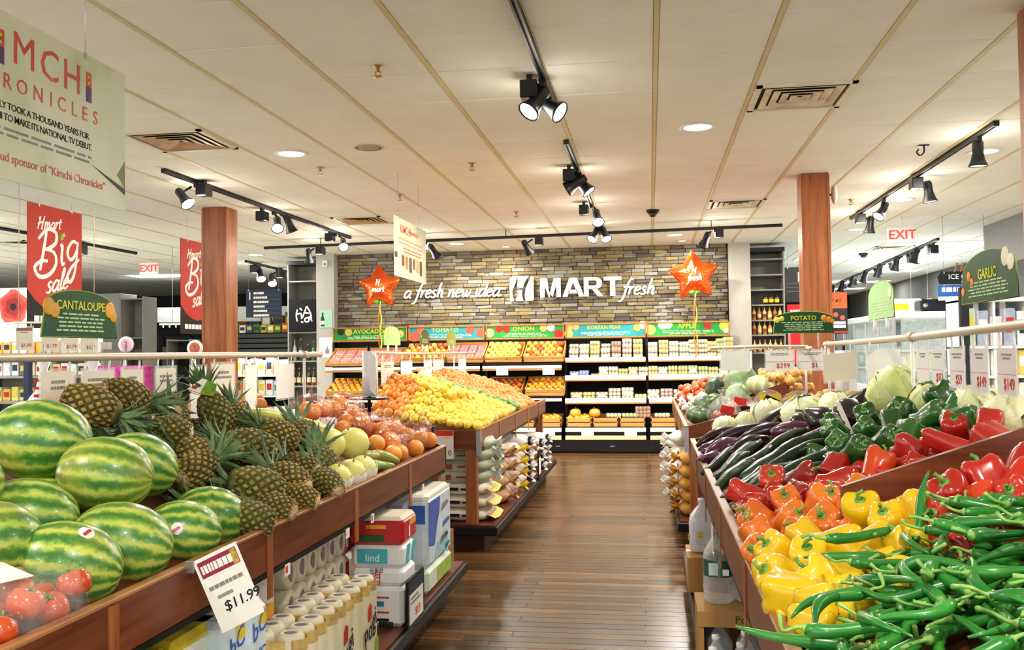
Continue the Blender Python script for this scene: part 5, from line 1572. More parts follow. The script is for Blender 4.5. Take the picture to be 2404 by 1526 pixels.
def pepper(p, col, v, d, sc, lb, grp):
 me, h = pep[col][v]
 o = put('bell_pepper', me, None, p, aim(d, rnd(0, 6)), sc)
 tag(o, lb, 'pepper', grp)
 put('stem', pst[h], o)
 return o
def pset(lst, grp):
 for p, col, v, d, sc, lb in lst:
  pepper(p, col, v, d, sc, lb, grp)
pset([
 ((.945, 3.10, 1.185), 'red', 3, (.8, -.5, -.35), 1.05, 'long red pepper lying across the top of the far red bin'),
 ((1.04, 3.36, 1.215), 'red', 0, (-.3, -.5, .8), 1.1, 'red pepper at the peak behind the long red one'),
 ((1.03, 2.98, 1.205), 'red', 2, (.35, -.75, -.4), 1.22, 'big red pepper at the far right, stem towards the viewer'),
 ((1.09, 3.2, 1.24), 'red', 0, (.4, .5, .6), 1.0, 'red pepper above the big right one'),
 ((.87, 3.27, 1.15), 'red', 1, (-.7, .3, .4), 1.1, 'red pepper below the green ones, left of the long red one'),
 ((.84, 2.98, 1.12), 'red', 0, (.75, -.45, .1), 1.0, 'red pepper just above the divider board'),
 ((.745, 2.95, 1.10), 'scarlet', 3, (-.65, -.6, -.2), .85, 'narrow scarlet pepper touching the divider board'),
 ((.72, 3.14, 1.105), 'scarlet', 1, (.45, .35, .75), 1.15, 'large scarlet pepper with a green stem tip, middle of the far red row'),
 ((.642, 3.4, 1.075), 'red', 0, (.6, .5, .5), 1.0, 'red pepper against the dark green cucumbers'),
 ((.532, 3.4, 1.04), 'darkred', 1, (.6, -.4, .5), 1.0, 'dark red pepper against the cucumbers'),
 ((.60, 3.12, 1.06), 'red', 1, (.9, -.2, .2), 1.1, 'red pepper with its stem to the right, below the large scarlet one'),
 ((.443, 3.52, 1.005), 'scarlet', 0, (-.2, -.7, .7), 1.15, 'red pepper with its green calyx in view, left of the dark red one'),
 ((.335, 3.43, .97), 'red', 1, (.75, -.35, -.4), 1.1, 'leftmost red pepper, pointed, lying on the rail'),
 ((.542, 3.0, 1.04), 'red', 2, (-.8, -.5, .1), 1.0, 'shiny red pepper with a bright highlight above the orange ones'),
 ((.485, 3.15, 1.02), 'darkred', 0, (.3, -.8, -.2), .9, 'small dark red pepper with a stem pointing down'),
 ((.352, 3.2, .97), 'red', 0, (-.5, -.7, .3), .95, 'red pepper low behind the leftmost orange ones'),
], 'red peppers in the far bin')
pset([
 ((.43, 3.05, 1.0), 'orange', 0, (-.3, -.6, .75), 1.05, 'orange pepper at the top left of the orange ones'),
 ((.51, 2.88, 1.03), 'orange', 2, (.3, -.4, .85), 1.1, 'orange pepper standing in the middle of the orange ones'),
 ((.635, 2.76, 1.085), 'orange', 3, (.75, -.6, -.3), .95, 'long orange pepper against the divider board'),
 ((.325, 2.99, .965), 'orange', 0, (-.8, -.2, .5), 1.05, 'orange pepper leftmost, over the rail'),
 ((.395, 2.81, .99), 'orange', 1, (.4, -.6, .6), 1.05, 'orange pepper with its dimple in view, below the top left one'),
 ((.575, 2.68, 1.05), 'orange', 1, (.8, -.4, .1), 1.1, 'orange pepper lying on its side behind the tall yellow one'),
 ((.48, 2.65, 1.02), 'orange', 2, (-.5, -.6, .5), 1.0, 'orange pepper just left of the tall yellow one'),
 ((.305, 2.77, .955), 'orange', 2, (-.5, .3, .8), 1.05, 'orange pepper second along the rail'),
 ((.30, 2.59, .95), 'orange', 1, (-.6, -.6, .2), 1.0, 'deep orange pepper along the rail, next to the yellow ones'),
 ((.39, 2.63, .98), 'orange', 0, (.2, -.5, .8), .95, 'orange pepper low in the middle, next to the yellow ones'),
 ((.70, 2.62, 1.08), 'orange', 0, (.6, -.2, .7), .9, 'orange pepper peeping out behind the big yellow one'),
], 'orange peppers in the near bin')
pset([
 ((.55, 2.55, 1.05), 'yellow', 1, (-.2, -.45, .85), 1.15, 'tall yellow pepper in front of the orange ones'),
 ((.592, 2.43, 1.055), 'yellow', 0, (-.5, -.4, .75), 1.05, 'yellow pepper with a long green stem, right of the tall one'),
 ((.662, 2.40, 1.085), 'yellow', 2, (.3, -.4, -.9), 1.25, 'large lobed yellow pepper at the right, bottom up'),
 ((.453, 2.38, 1.01), 'yellow', 1, (.75, -.5, .2), 1.15, 'pear-shaped yellow pepper with a curled stem in the middle'),
 ((.40, 2.55, .99), 'yellow', 2, (-.6, .4, .6), 1.0, 'yellow pepper behind the pear-shaped one, beside the orange ones'),
 ((.325, 2.47, .965), 'yellow', 0, (-.7, -.2, .6), 1.1, 'yellow pepper at the top of the rail row'),
 ((.38, 2.36, .98), 'yellow', 2, (-.2, -.5, .8), 1.0, 'yellow pepper left of the pear-shaped one'),
 ((.30, 2.27, .955), 'yellow', 1, (-.7, -.4, .4), 1.1, 'yellow pepper second in the rail row'),
 ((.305, 2.10, .955), 'yellow', 0, (.85, -.5, -.1), 1.2, 'lowest yellow pepper with a dark green stem, on the rail'),
 ((.375, 2.13, .975), 'yellow', 1, (-.6, .2, .5), 1.05, 'yellow pepper partly under the green chillies, with a green stem'),
 ((.535, 2.33, 1.03), 'yellow', 0, (.5, -.6, .4), .95, 'deep yellow pepper low under the big lobed one'),
 ((.575, 2.23, 1.045), 'yellow', 2, (.2, -.7, .4), .9, 'yellow pepper against the chillies, below the big lobed one'),
 ((.35, 2.03, .96), 'yellow', 2, (.6, -.5, .2), .95, 'yellow pepper beside the lowest one, under the chillies'),
], 'yellow peppers in the near bin')
pset([
 ((.722, 2.34, 1.135), 'red', 1, (-.6, -.3, .7), 1.1, 'red pepper right of the big lobed yellow one, in the near bin'),
 ((.80, 2.36, 1.165), 'red', 0, (-.2, .5, .8), 1.2, 'red pepper at the top of the near red heap'),
 ((.865, 2.30, 1.175), 'red', 2, (.7, .2, .6), 1.1, 'red pepper at the right edge of the near bin'),
 ((.75, 2.30, 1.13), 'scarlet', 1, (.5, -.6, .4), 1.0, 'scarlet pepper low in the near red heap, above the chillies'),
 ((.83, 2.26, 1.15), 'red', 0, (-.6, -.5, .5), .95, 'red pepper between the chillies and the right edge'),
 ((.665, 2.26, 1.105), 'red', 2, (-.7, -.5, .3), .9, 'red pepper touching the lobed yellow one from below'),
 ((.90, 2.42, 1.2), 'red', 1, (.6, .4, .7), 1.0, 'red pepper against the divider board at the right edge'),
], 'red peppers in the near bin')
pset([
 ((1.02, 3.95, 1.235), 'green', 0, (-.5, -.6, .5), 1.15, 'dark green pepper standing by the pipe post'),
 ((1.145, 3.85, 1.295), 'green', 2, (-.5, .2, .75), 1.3, 'largest dark green pepper at the top, below the price cards'),
 ((1.03, 3.62, 1.235), 'green', 1, (.5, -.6, .5), 1.15, 'green pepper below the largest one'),
 ((1.06, 3.38, 1.245), 'green', 0, (.7, -.5, .2), 1.1, 'shiny green pepper above the red ones'),
 ((.93, 4.18, 1.2), 'green', 2, (-.4, -.6, .6), 1.1, 'dark green pepper beside the round black eggplant'),
 ((.835, 3.72, 1.175), 'green', 1, (-.6, -.4, .6), 1.0, 'green pepper in the middle row, centre'),
 ((.823, 3.42, 1.165), 'green', 0, (.5, -.5, .6), 1.05, 'green pepper with a broad shiny shoulder above the red row'),
 ((.90, 3.42, 1.19), 'green', 2, (.4, .4, .7), 1.05, 'green pepper tucked behind the red heap'),
 ((.724, 3.42, 1.135), 'green', 1, (.3, -.7, .5), 1.0, 'lowest green pepper, just above the scarlet one'),
 ((.758, 4.0, 1.15), 'green', 2, (-.7, -.2, .6), 1.0, 'green pepper left of the middle row, beside the eggplants'),
 ((.723, 3.7, 1.13), 'green', 0, (-.5, -.6, .4), 1.0, 'green pepper over the ends of the cucumbers'),
 ((.93, 3.78, 1.2), 'green', 1, (.2, .6, .7), 1.0, 'green pepper hidden between the larger ones'),
 ((1.12, 3.62, 1.27), 'green', 0, (.6, .4, .5), 1.0, 'green pepper right of the largest one'),
 ((.80, 4.25, 1.16), 'green', 0, (-.4, .5, .6), .95, 'green pepper farthest back beside the black eggplants'),
], 'green peppers on the near right table')
# lower layer
for y0, y1, col, xa, xb in ((2.0, 2.5, 'yellow', .32, .6), (2.55, 3.0, 'orange', .32, .62), (3.0, 3.5, 'red', .34, 1.05), (3.45, 4.2, 'green', .7, 1.12), (2.12, 2.45, 'red', .68, .95)):
 y = y0
 while y < y1:
  x = xa
  while x < xb:
   pepper((x + rnd(-.012, .012), y + rnd(-.012, .012), deck_z(x - RX) + .052), col, random.randrange(3), (rnd(-1, 1), rnd(-1, 1), rnd(-.4, .4)), .95, col + ' pepper in the shaded lower layer of its bin', 'lower layer of ' + col + ' peppers')
   x += .105
  y += .108
# ------------------------------------------------------------------ long green chillies
CHI = veg('chilli skin', '#1a6a24', '#358a30', .28, .3, 5, .18, c3='#5ca540')
CHIS = veg('chilli stem', '#5f9a3c', '#93b85c', .4, .1, 20)
def chilli(seed):
 rg = random.Random(seed)
 L = rg.uniform(.15, .2)
 n = 9
 P = []; R = []
 bend = rg.uniform(-.03, .03); b2 = rg.uniform(-.016, .016)
 for i in range(n + 1):
  t = i / n
  P.append((-L / 2 + L * t, bend * math.sin(PI * t) + b2 * math.sin(2 * PI * t), b2 * .7 * math.sin(PI * t)))
  R.append(max(.0012, (.0122 + .0016 * math.sin(9 * t + seed)) * (min(1, .62 + 4 * t) if t < .12 else 1) * (1 - max(0, t - .35) / .65 * .88) ** .8))
 body = MB().tube(P, R, 9).mesh('chilli', CHI)
 p0 = Vector(P[0])
 st = MB().tube(smooth_path([p0 + Vector((.003, 0, 0)), p0 + Vector((-.012, rg.uniform(-.003, .003), .002)), p0 + Vector((-.032, rg.uniform(-.016, .016), rg.uniform(0, .012))), p0 + Vector((-.046, rg.uniform(-.03, .03), rg.uniform(0, .02)))], 3), [.0105, .007, .0036, .0032, .0032, .0032, .0032, .0034, .004, .0046], 7).mesh('stem', CHIS)
 return body, st
chs = [chilli(s) for s in range(9)]
rg = random.Random(5)
def in_chili(x, y):
 # heap outline seen from above: against the rail near the viewer, receding to the right
 return .235 < x < 1.02 and .95 < y < 2.33 - .0 and y < 1.78 + (x - .26) * 1.32 and y < 2.27
for lay in range(5):
 n = 0; tries = 0
 while n < (44, 44, 46, 50, 52)[lay] and tries < 3000:
  tries += 1
  x, y = rg.uniform(.24, .98), rg.uniform(1.1, 2.3)
  if not in_chili(x, y):
   continue
  n += 1
  z = deck_z(x - RX) + .016 + lay * .026 + .02 * math.sin(7 * x + 3 * y) * (lay / 4)
  edge = min(1, (x - .235) / .12, (1.78 + (x - .26) * 1.32 - y) / .1)
  if edge < .5 and lay > 2:
   z -= .03
  z = max(z, .935 if x < .28 else z)
  b, s = chs[rg.randrange(9)]
  a = rg.gauss(.25, .9) + (PI if rg.random() < .4 else 0)
  o = put('chilli', b, None, (x, y, z), (rg.uniform(-.6, .6), rg.uniform(-.3, .3) - .15 * math.cos(a), a), rg.uniform(.9, 1.12))
  tag(o, 'long green chilli in the heap at the lower right', 'chilli', 'long green chillies heaped on the near right table')
  put('stem', s, o)
for k in range(46):
 x, y = rg.uniform(.56, 1.0), rg.uniform(1.75, 2.17)
 if y > 1.72 + (x - .26) * 1.3:
  continue
 b, s = chs[rg.randrange(9)]
 o = put('chilli', b, None, (x, y, deck_z(x - RX) + .105 + rg.uniform(0, .03)), (rg.uniform(-.6, .6), rg.uniform(-.25, .25), rg.gauss(.2, .9)), rg.uniform(.95, 1.12))
 tag(o, 'long green chilli in the heap at the lower right', 'chilli', 'long green chillies heaped on the near right table'); put('stem', s, o)
for i, (p, rz, ry, lb) in enumerate((((.255, 1.79, .962), 2.85, -.05, 'long green chilli poking out over the rail cap, its tip to the aisle'), ((.42, 2.16, 1.03), 3.2, .02, 'long green chilli lying on the yellow peppers, tip to the left'), ((.50, 2.22, 1.075), .1, -.12, 'straight green chilli at the top left of the heap'), ((.62, 2.26, 1.135), 1.0, -.9, 'green chilli standing stem up before the lobed yellow pepper'), ((.84, 2.2, 1.215), 2.2, .9, 'green chilli with upright stem at the right edge of the heap'))):
 b, s = chs[i]
 o = put('chilli', b, None, p, (0, ry, rz), 1.1); tag(o, lb, 'chilli', 'long green chillies heaped on the near right table'); put('stem', s, o)
# ------------------------------------------------------------------ cucumbers and eggplants
CUC = veg('cucumber skin', '#142a17', '#233f22', .4, .12, 9, .2, .35, 60, c3='#3f5f30')
EGGD = veg('dark eggplant skin', '#160b12', '#2a1222', .25, .35, 5, .15)
EGGP = veg('purple eggplant skin', '#4a1a3f', '#6d2f5c', .2, .6, 5, .12)
EGGB = veg('black eggplant skin', '#120c12', '#1d1219', .16, .8, 5, .1)
CALX = veg('eggplant calyx', '#5a4a34', '#7c6848', .6, 0, 20)
CALP = veg('purple calyx', '#8d5a78', '#b07f98', .6, 0, 20)
P, R = [], []
for i in range(13):
 t = i / 12
 P.append((-.18 + .36 * t, .012 * math.sin(PI * t), .006 * math.sin(2 * PI * t)))
 R.append(max(.004, .028 * math.sin(PI * (.03 + .94 * t)) ** .32 * (1 + .05 * math.sin(19 * t))))
cuc_me = MB().tube(P, R, 12).mesh('cucumber', CUC)
cst = MB().tube([(.175, 0, 0), (.19, .003, .004), (.2, .004, .006)], [.012, .008, .009], 7).mesh('stem', GRN)
W2C = {}
cdirs = (1.0, .62, 0)
lst = [((.36, 4.40, .955), 1.0, 0), ((.42, 4.55, .975), .95, .05), ((.36, 4.12, .95), .98, .02), ((.44, 4.25, 1.0), .9, .0), ((.40, 3.92, .965), 1.05, .0), ((.48, 4.05, 1.02), .85, .05), ((.56, 4.2, 1.035), .7, .02), ((.50, 3.86, 1.0), .95, 0), ((.60, 3.98, 1.055), .5, .05), ((.66, 3.78, 1.06), .3, 0), ((.58, 3.72, 1.03), .45, .04), ((.66, 4.2, 1.08), .6, .0), ((.74, 4.42, 1.1), .5, 0), ((.36, 3.78, .955), .9, 0), ((.43, 3.68, .985), .85, .02), ((.53, 3.58, 1.0), .7, 0), ((.33, 4.68, .95), 1.0, 0), ((.62, 4.5, 1.06), .75, 0), ((.70, 3.62, 1.06), .2, 0)]
lst.sort(key=lambda q: q[0][1] - .4 * q[0][0])
for i, (p, yaw, up) in enumerate(lst):
 d = Vector((math.cos(yaw), math.sin(yaw), .28 + up))
 o = put('cucumber', cuc_me, None, p, aimx(d, rnd(0, 6)), rnd(.92, 1.08))
 tag(o, 'dark green cucumber, %s from the red peppers' % ORD[i], 'cucumber', 'cucumbers on the near right table')
 put('stem', cst, o)
def egg_mesh(m, L, r, bend, name='eggplant'):
 P = []; R = []
 for i in range(13):
  t = i / 12
  P.append((-L / 2 + L * t, bend * math.sin(PI * t), 0))
  R.append(max(.004, r * math.sin(PI * (.02 + .8 * t)) ** .5 * (1 if t < .5 else 1 - .55 * (t - .5) / .5)))
 b = MB().tube(P, R, 14).mesh(name, m)
 q = L / 2
 return b, q
def calyx(q, r, m):
 c = MB().lathe([(r, -.018), (r * .8, -.004), (r * .35, .006), (.005, .01)], 10, closed=False, fn=lambda rr_, z, a, j: (rr_, z - (.012 * max(0, math.sin(5 * a)) if j == 0 else 0)), M=Matrix.Translation((q, 0, 0)) @ Matrix.Rotation(PI / 2, 4, 'Y'))
 c.tube([(q + .006, 0, 0), (q + .025, .003, .003), (q + .04, .008, .006)], [.006, .0055, .0075], 7)
 return c.mesh('calyx', m)
e_long, q1 = egg_mesh(EGGD, .26, .031, .02)
e_pur, q2 = egg_mesh(EGGP, .2, .042, .015)
e_fat, q3 = egg_mesh(EGGB, .17, .066, .0)
cal1, cal2, cal3 = calyx(q1, .018, CALX), calyx(q2, .022, CALP), calyx(q3, .03, CALX)
for p, d, me, cl, sc, lb in (
  ((.385, 5.0, .965), (.85, .5, .25), e_pur, cal2, 1.1, 'plump bright purple eggplant on top near the rail'),
  ((.40, 5.3, .97), (.85, .5, .3), e_long, cal1, 1.0, 'dark eggplant behind the bright purple one'),
  ((.40, 5.62, .975), (.9, .35, .3), e_long, cal1, 1.0, 'dark eggplant below the pale cabbage'),
  ((.50, 5.35, 1.02), (.9, .1, .3), e_long, cal1, 1.1, 'long dark eggplant in the middle of the row'),
  ((.70, 5.4, 1.11), (.8, .3, .5), e_long, cal1, 1.25, 'long dark eggplant pointing up to the right, brown calyx on top'),
  ((.31, 4.88, .945), (-.6, -.7, .0), e_pur, cal2, .85, 'small purple eggplant with a pinkish tip, over the rail'),
  ((.49, 4.80, 1.01), (.7, .6, .2), e_long, cal1, .95, 'dark eggplant with an orange-brown calyx above the cucumbers'),
  ((.62, 5.0, 1.05), (.95, .0, .2), e_long, cal1, 1.1, 'dark eggplant lying level above the cucumbers'),
  ((.72, 4.85, 1.08), (.9, -.2, .1), e_pur, cal2, 1.0, 'reddish purple eggplant left of the black round ones'),
  ((.35, 5.42, .94), (.8, .6, .1), e_pur, cal2, .9, 'purple eggplant underneath the dark ones'),
  ((.84, 4.72, 1.14), (-.75, .5, .4), e_fat, cal3, 1.0, 'round black eggplant with a bright glint, left of the two big ones'),
  ((.945, 4.62, 1.18), (.6, .6, .4), e_fat, cal3, 1.1, 'big round black eggplant wrapped in clear film'),
  ((1.02, 4.75, 1.2), (.4, -.5, .8), e_fat, cal3, 1.1, 'big round black eggplant nearest the bag stand'),
  ((.77, 4.95, 1.11), (.8, .4, .2), e_fat, cal3, .75, 'small black eggplant beside the pale cabbages'),
  ((.55, 5.1, 1.0), (.9, .3, .1), e_long, cal1, 1.0, 'shaded eggplant in the lower layer'),
  ((.45, 5.1, .96), (.9, .4, .1), e_long, cal1, 1.0, 'shaded eggplant beneath the purple one')):
 o = put('eggplant', me, None, p, aimx(d, rnd(0, 6)), sc * 1.18); tag(o, lb, 'eggplant', 'eggplants on the near right table'); put('calyx', cl, o)
tag(MB().add([(.87, 4.58, 1.24), (.895, 4.575, 1.24), (.93, 4.45, 1.10), (.905, 4.45, 1.1), (.87, 4.582, 1.241), (.895, 4.577, 1.241), (.93, 4.452, 1.101), (.905, 4.452, 1.101)], [(0, 1, 2, 3), (7, 6, 5, 4), (0, 4, 5, 1), (2, 6, 7, 3)]).build('film_strip', mat('milky film', '#dcd9d4', .25)), 'pale strip of film hanging over the black eggplants', 'film')
# ------------------------------------------------------------------ cabbages, lettuce
CABY = veg('pale cabbage leaf', '#d9dba0', '#eeeed2', .5, .05, 14, .05, .7, 45, c3='#b9cc80')
CABG = veg('yellow green cabbage leaf', '#b9c76a', '#d6dca0', .5, .05, 14, .06, .7, 45)
def cabbage(m, seed, el=1.0):
 rg = random.Random(seed)
 core = MB().ell((0, 0, 0), (.088, .088 * el, .08), 20, 12).mesh('cabbage', m)
 lv = []
 for k in range(6):
  a0 = k * 2 * PI / 6 + rg.uniform(-.3, .3)
  vs = []; nu, nv = 7, 5
  for iu in range(nu):
   u = -1 + 2 * iu / (nu - 1)
   for iv in range(nv):
    v = iv / (nv - 1)
    th = a0 + u * .95 * (1 - .25 * v)
    phi = -.9 + v * 2.15
    R = .091 + .004 * k / 6 + .0055 * math.sin(5 * u + 7 * v + seed) + (.004 if iv == nv - 1 else 0) + .004 * abs(u)
    vs.append((R * math.cos(phi) * math.cos(th), R * el * math.cos(phi) * math.sin(th), R * .93 * math.sin(phi)))
  fs = [(i * nv + j, (i + 1) * nv + j, (i + 1) * nv + j + 1, i * nv + j + 1) for i in range(nu - 1) for j in range(nv - 1)]
  lv.append(MB().add(vs, fs, 0, True).mesh('outer_leaf', m))
 return core, lv
cabs = [cabbage(CABY, 1), cabbage(CABY, 2, 1.25), cabbage(CABG, 3)]
for p, i, sc, lb in (((.46, 5.88, 1.0), 0, .95, 'pale yellow cabbage at the left above the eggplants'), ((.70, 5.75, 1.10), 1, 1.05, 'pale cabbage wrapped in film behind the long eggplant'), ((.85, 5.3, 1.14), 1, 1.15, 'white cabbage in the middle of the row'), ((.60, 5.85, 1.04), 0, .9, 'cabbage between the left one and the wrapped one'), ((.98, 5.1, 1.18), 0, 1.0, 'pale cabbage right of the middle, before the bag stand'),
      ((1.11, 4.40, 1.29), 2, 1.35, 'large yellow-green cabbage behind the green peppers, by the post'), ((1.17, 4.08, 1.26), 2, 1.05, 'yellow-green cabbage below the middle price cards'), ((1.2, 3.62, 1.265), 0, 1.05, 'pale cabbage behind the shiny green pepper'), ((1.19, 3.28, 1.245), 0, 1.05, 'pale cabbage in film at the right edge'), ((1.22, 2.98, 1.235), 1, 1.0, 'cabbage beyond the big red pepper, at the right edge'), ((1.12, 4.5, 1.17), 0, 1.0, 'cabbage in the shaded layer under the large yellow-green one'), ((1.21, 3.85, 1.2), 0, 1.0, 'cabbage in the shade between the peppers and the cards')):
 core, lv = cabs[i]
 o = put('cabbage', core, None, p, (rnd(-.5, .5), rnd(-.5, .5), rnd(0, 6)), sc)
 tag(o, lb, 'cabbage', 'cabbages on the near right table')
 for l in lv:
  put('outer_leaf', l, o, None, (rnd(-.35, .35), rnd(-.35, .35), rnd(-.3, .3)))
# ------------------------------------------------------------------ bagged goods and roots at the far end of the near right table
POT = veg('potato skin', '#b08f52', '#cdb27a', .7, 0, 14, .12, .3, 60)
PACK = film('clear vegetable pack', '#f2f2f2', .13, .08)
YELP = mat('yellow label', '#e3c42a', .45, var=.06)
for i, (x, y, z, lb) in enumerate(((.74, 6.0, 1.15, 'clear bag with a yellow and black label, left of two behind the cabbages'), (.86, 5.62, 1.16, 'clear bag with a yellow and black label, right of two behind the cabbages'), (1.2, 5.55, 1.16, 'clear bag with a yellow and black label, behind the black bag stand'))):
 t = thing('vegetable_bag', lb, 'bag', (x, y, z - .06))
 MB().ell((0, 0, .07), (.095, .07, .085), 16, 9).build('bag_skin', PACK, t)
 TM = Matrix.Translation((0, -.071, .085)) @ Matrix.Rotation(-.25, 4, 'X') @ FACE_CAM
 MB().box(-.065, .065, -.045, .045, 0, .0015, M=TM).build('printed_label', YELP, t)
 MB().prism([(-.05, .0), (-.02, .04), (.06, .0), (.03, -.03)], .0018, .0026, M=TM).build('label_emblem', BLACK, t)
 MB().prism([(-.02, .0), (0, .02), (.03, 0), (.01, -.015)], .0028, .0036, M=TM).build('label_emblem', WHITEINK, t)
 MB().ell((0, .01, .05), (.06, .04, .04), 12, 8).build('contents', CABG, t)
pot_me = MB().ell((0, 0, 0), (.042, .032, .028), 12, 8).mesh('potato', POT)
for k in range(46):
 x, y = rnd(.86, 1.12), rnd(5.3, 6.0)
 o = put('potato', pot_me, None, (x, y, deck_z(x - RX) + .04 + (.045 if k > 24 else 0)), rr(), rnd(.8, 1.15)); tag(o, 'small tan potato at the far end of the near right table', 'potato', 'potatoes before the bag stand')
# ------------------------------------------------------------------ far right table: squash, garlic, onions, bags
KAB = veg('dark squash skin', '#233a22', '#3a5a33', .45, .15, 8, .1, .2, 30, c3='#6f7a3a')
SPA = veg('mottled squash skin', '#5f8250', '#86a070', .5, .1, 10, .1, .2, 30)
RIB = veg('pale ribbed squash skin', '#9aa878', '#bcc49a', .5, .1, 8, .08)
ORS = veg('orange squash skin', '#d08f32', '#dca94e', .5, .1, 8, .1)
SSTEM = veg('squash stem', '#8a7a4a', '#b0a070', .7, 0, 20)
def squash(m, R, H, ribs, amp):
 pr = [(.01, -H * .46), (R * .5, -H * .5), (R * .86, -H * .3), (R, 0), (R * .88, H * .28), (R * .5, H * .46), (R * .15, H * .42), (.01, H * .38)]
 b = MB().lathe(pr, ribs * 4, closed=False, fn=lambda r, z, a, j: (r * (1 + amp * (abs(math.cos(ribs * a / 2)) - .5)), z)).mesh('squash', m)
 s = MB().tube([(0, 0, H * .38), (.004, 0, H * .5), (.014, .004, H * .62)], [.012, .008, .01], 7).mesh('stem', SSTEM)
 return b, s
kab = squash(KAB, .1, .13, 9, .1); spa = squash(SPA, .115, .2, 8, .04); rib = squash(RIB, .105, .125, 11, .22); ors = squash(ORS, .08, .1, 9, .12)
for p, (b, s), rt, sc, lb in (((.66, 9.3, 1.1), kab, (1.3, .3, .4), 1.35, 'dark green squash with an orange patch, far along the rail'), ((.86, 8.9, 1.17), spa, (1.2, .5, .6), 1.5, 'large mottled green squash highest in the row'), ((.99, 8.3, 1.18), rib, (.1, .1, 0), 1.4, 'pale ribbed squash right of the mottled one'), ((.47, 7.9, 1.02), kab, (.5, .4, 0), 1.2, 'grey-green round squash with a white glint'), ((.37, 7.4, .985), kab, (.3, .2, 0), 1.0, 'dark green squash nearest the corner of the far right table'), ((.37, 7.95, .96), ors, (.3, 0, 0), 1.0, 'small yellow-orange squash under the round ones'), ((.78, 8.5, 1.08), spa, (1.4, .2, 1.2), 1.0, 'mottled squash leaning below the large one'), ((.60, 8.5, 1.03), kab, (.2, .3, 0), 1.0, 'dark squash in the shade between the others')):
 o = put('squash', b, None, p, rt, sc); tag(o, lb, 'squash', 'squashes on the far right table'); put('stem', s, o)
GAR = veg('garlic skin', '#ddd3c8', '#efe8df', .6, 0, 20, .06)
gar_me = MB().lathe([(.008, -.025), (.03, -.016), (.034, 0), (.024, .016), (.008, .028), (.005, .045), (.0005, .047)], 12, closed=False, fn=lambda r, z, a, j: (r * (1 + .06 * math.cos(6 * a)), z)).mesh('garlic_bulb', GAR)
for k in range(34):
 x = .3 + rnd(0, .22); y = 8.6 + rnd(0, 1.2)
 o = put('garlic_bulb', gar_me, None, (x, y, DECK['D'][0] + .3 * (x - RX) + .04 + (k % 3) * .035), rr(), 1.05); tag(o, 'white garlic bulb in the heap along the far right rail', 'garlic', 'garlic bulbs on the far right table')
ONI = veg('onion skin', '#c08a3c', '#dcae62', .35, .2, 10, .1, c3='#e8c98a')
ONIR = veg('red onion skin', '#b8462e', '#d97a3c', .35, .2, 10, .15)
oni_me = MB().lathe([(.004, -.036), (.022, -.032), (.038, -.012), (.04, .004), (.03, .024), (.01, .036), (.005, .05), (.0005, .052)], 14, closed=False).mesh('onion', ONI)
onr_me = MB().lathe([(.004, -.036), (.022, -.032), (.038, -.012), (.04, .004), (.03, .024), (.01, .036), (.005, .05), (.0005, .052)], 14, closed=False).mesh('onion', ONIR)
for k in range(70):
 x = rnd(1.0, 1.32); y = 7.7 + rnd(0, 1.6)
 o = put('onion', oni_me, None, (x, y, DECK['D'][0] + .3 * min(.9, x - RX) + .05 + (k % 3) * .06), rr(), 1.05); tag(o, 'golden onion in the heap below the potato sign', 'onion', 'golden onions on the far right table')
for k in range(60):
 x = .3 + rnd(0, .5); y = 9.7 + rnd(0, 1.3)
 o = put('onion', onr_me, None, (x, y, DECK['D'][0] + .3 * (x - RX) + .05 + (k % 3) * .06), rr(), 1.0); tag(o, 'red-orange onion at the far end of the far right table', 'onion', 'red onions on the far right table')
o_ = 0
for x, y, z, lb, c in ((.70, 7.75, 1.04, 'clear bag of red peppers before the mottled squash', 'red'), (.56, 7.3, 1.0, 'clear bag of red produce, corner of the far right table', 'red')):
 t = thing('vegetable_bag', lb, 'bag', (x, y, z - .08))
 MB().lathe([(.0005, 0), (.12, .01), (.14, .07), (.11, .15), (.05, .2), (.02, .23), (.05, .27)], 16, closed=False, fn=lambda r, zz, a, j: (r * (1 + .1 * math.sin(5 * a + j)), zz)).build('bag_skin', PACK, t)
 MB().box(-.06, .04, -.142, -.14, .09, .15, M=Matrix.Rotation(.2, 4, 'Y')).build('printed_label', REDP, t)
 MB().box(-.02, .09, -.145, -.143, .04, .08).build('printed_label', BLACK, t)
 for q in range(3):
  pepper((x - .05 + .05 * q, y, z - .02 + .02 * (q % 2)), c, q % 3, (rnd(-1, 1), -.5, rnd(-.5, 1)), .8, 'red pepper inside the ' + lb, 'red peppers inside the ' + lb)
GIN = veg('ginger skin', '#8a5a34', '#b98a58', .7, 0, 14, .1, .3, 40)
for x, y, z, lb in ((.92, 9.6, 1.2, 'knobbly brown root heap behind the mottled squash'), (.8, 9.9, 1.14, 'knobbly brown root beside the red onions')):
 m = MB()
 for k in range(6):
  a = k * 1.1
  m.tube([(0, 0, 0), (.05 * math.cos(a), .05 * math.sin(a), .02 * math.sin(3 * a)), (.1 * math.cos(a + .3), .08 * math.sin(a + .3), .03)], [.035, .03, .018], 8)
 tag(m.build('ginger_root', GIN, None, (x, y, z)), lb, 'root')
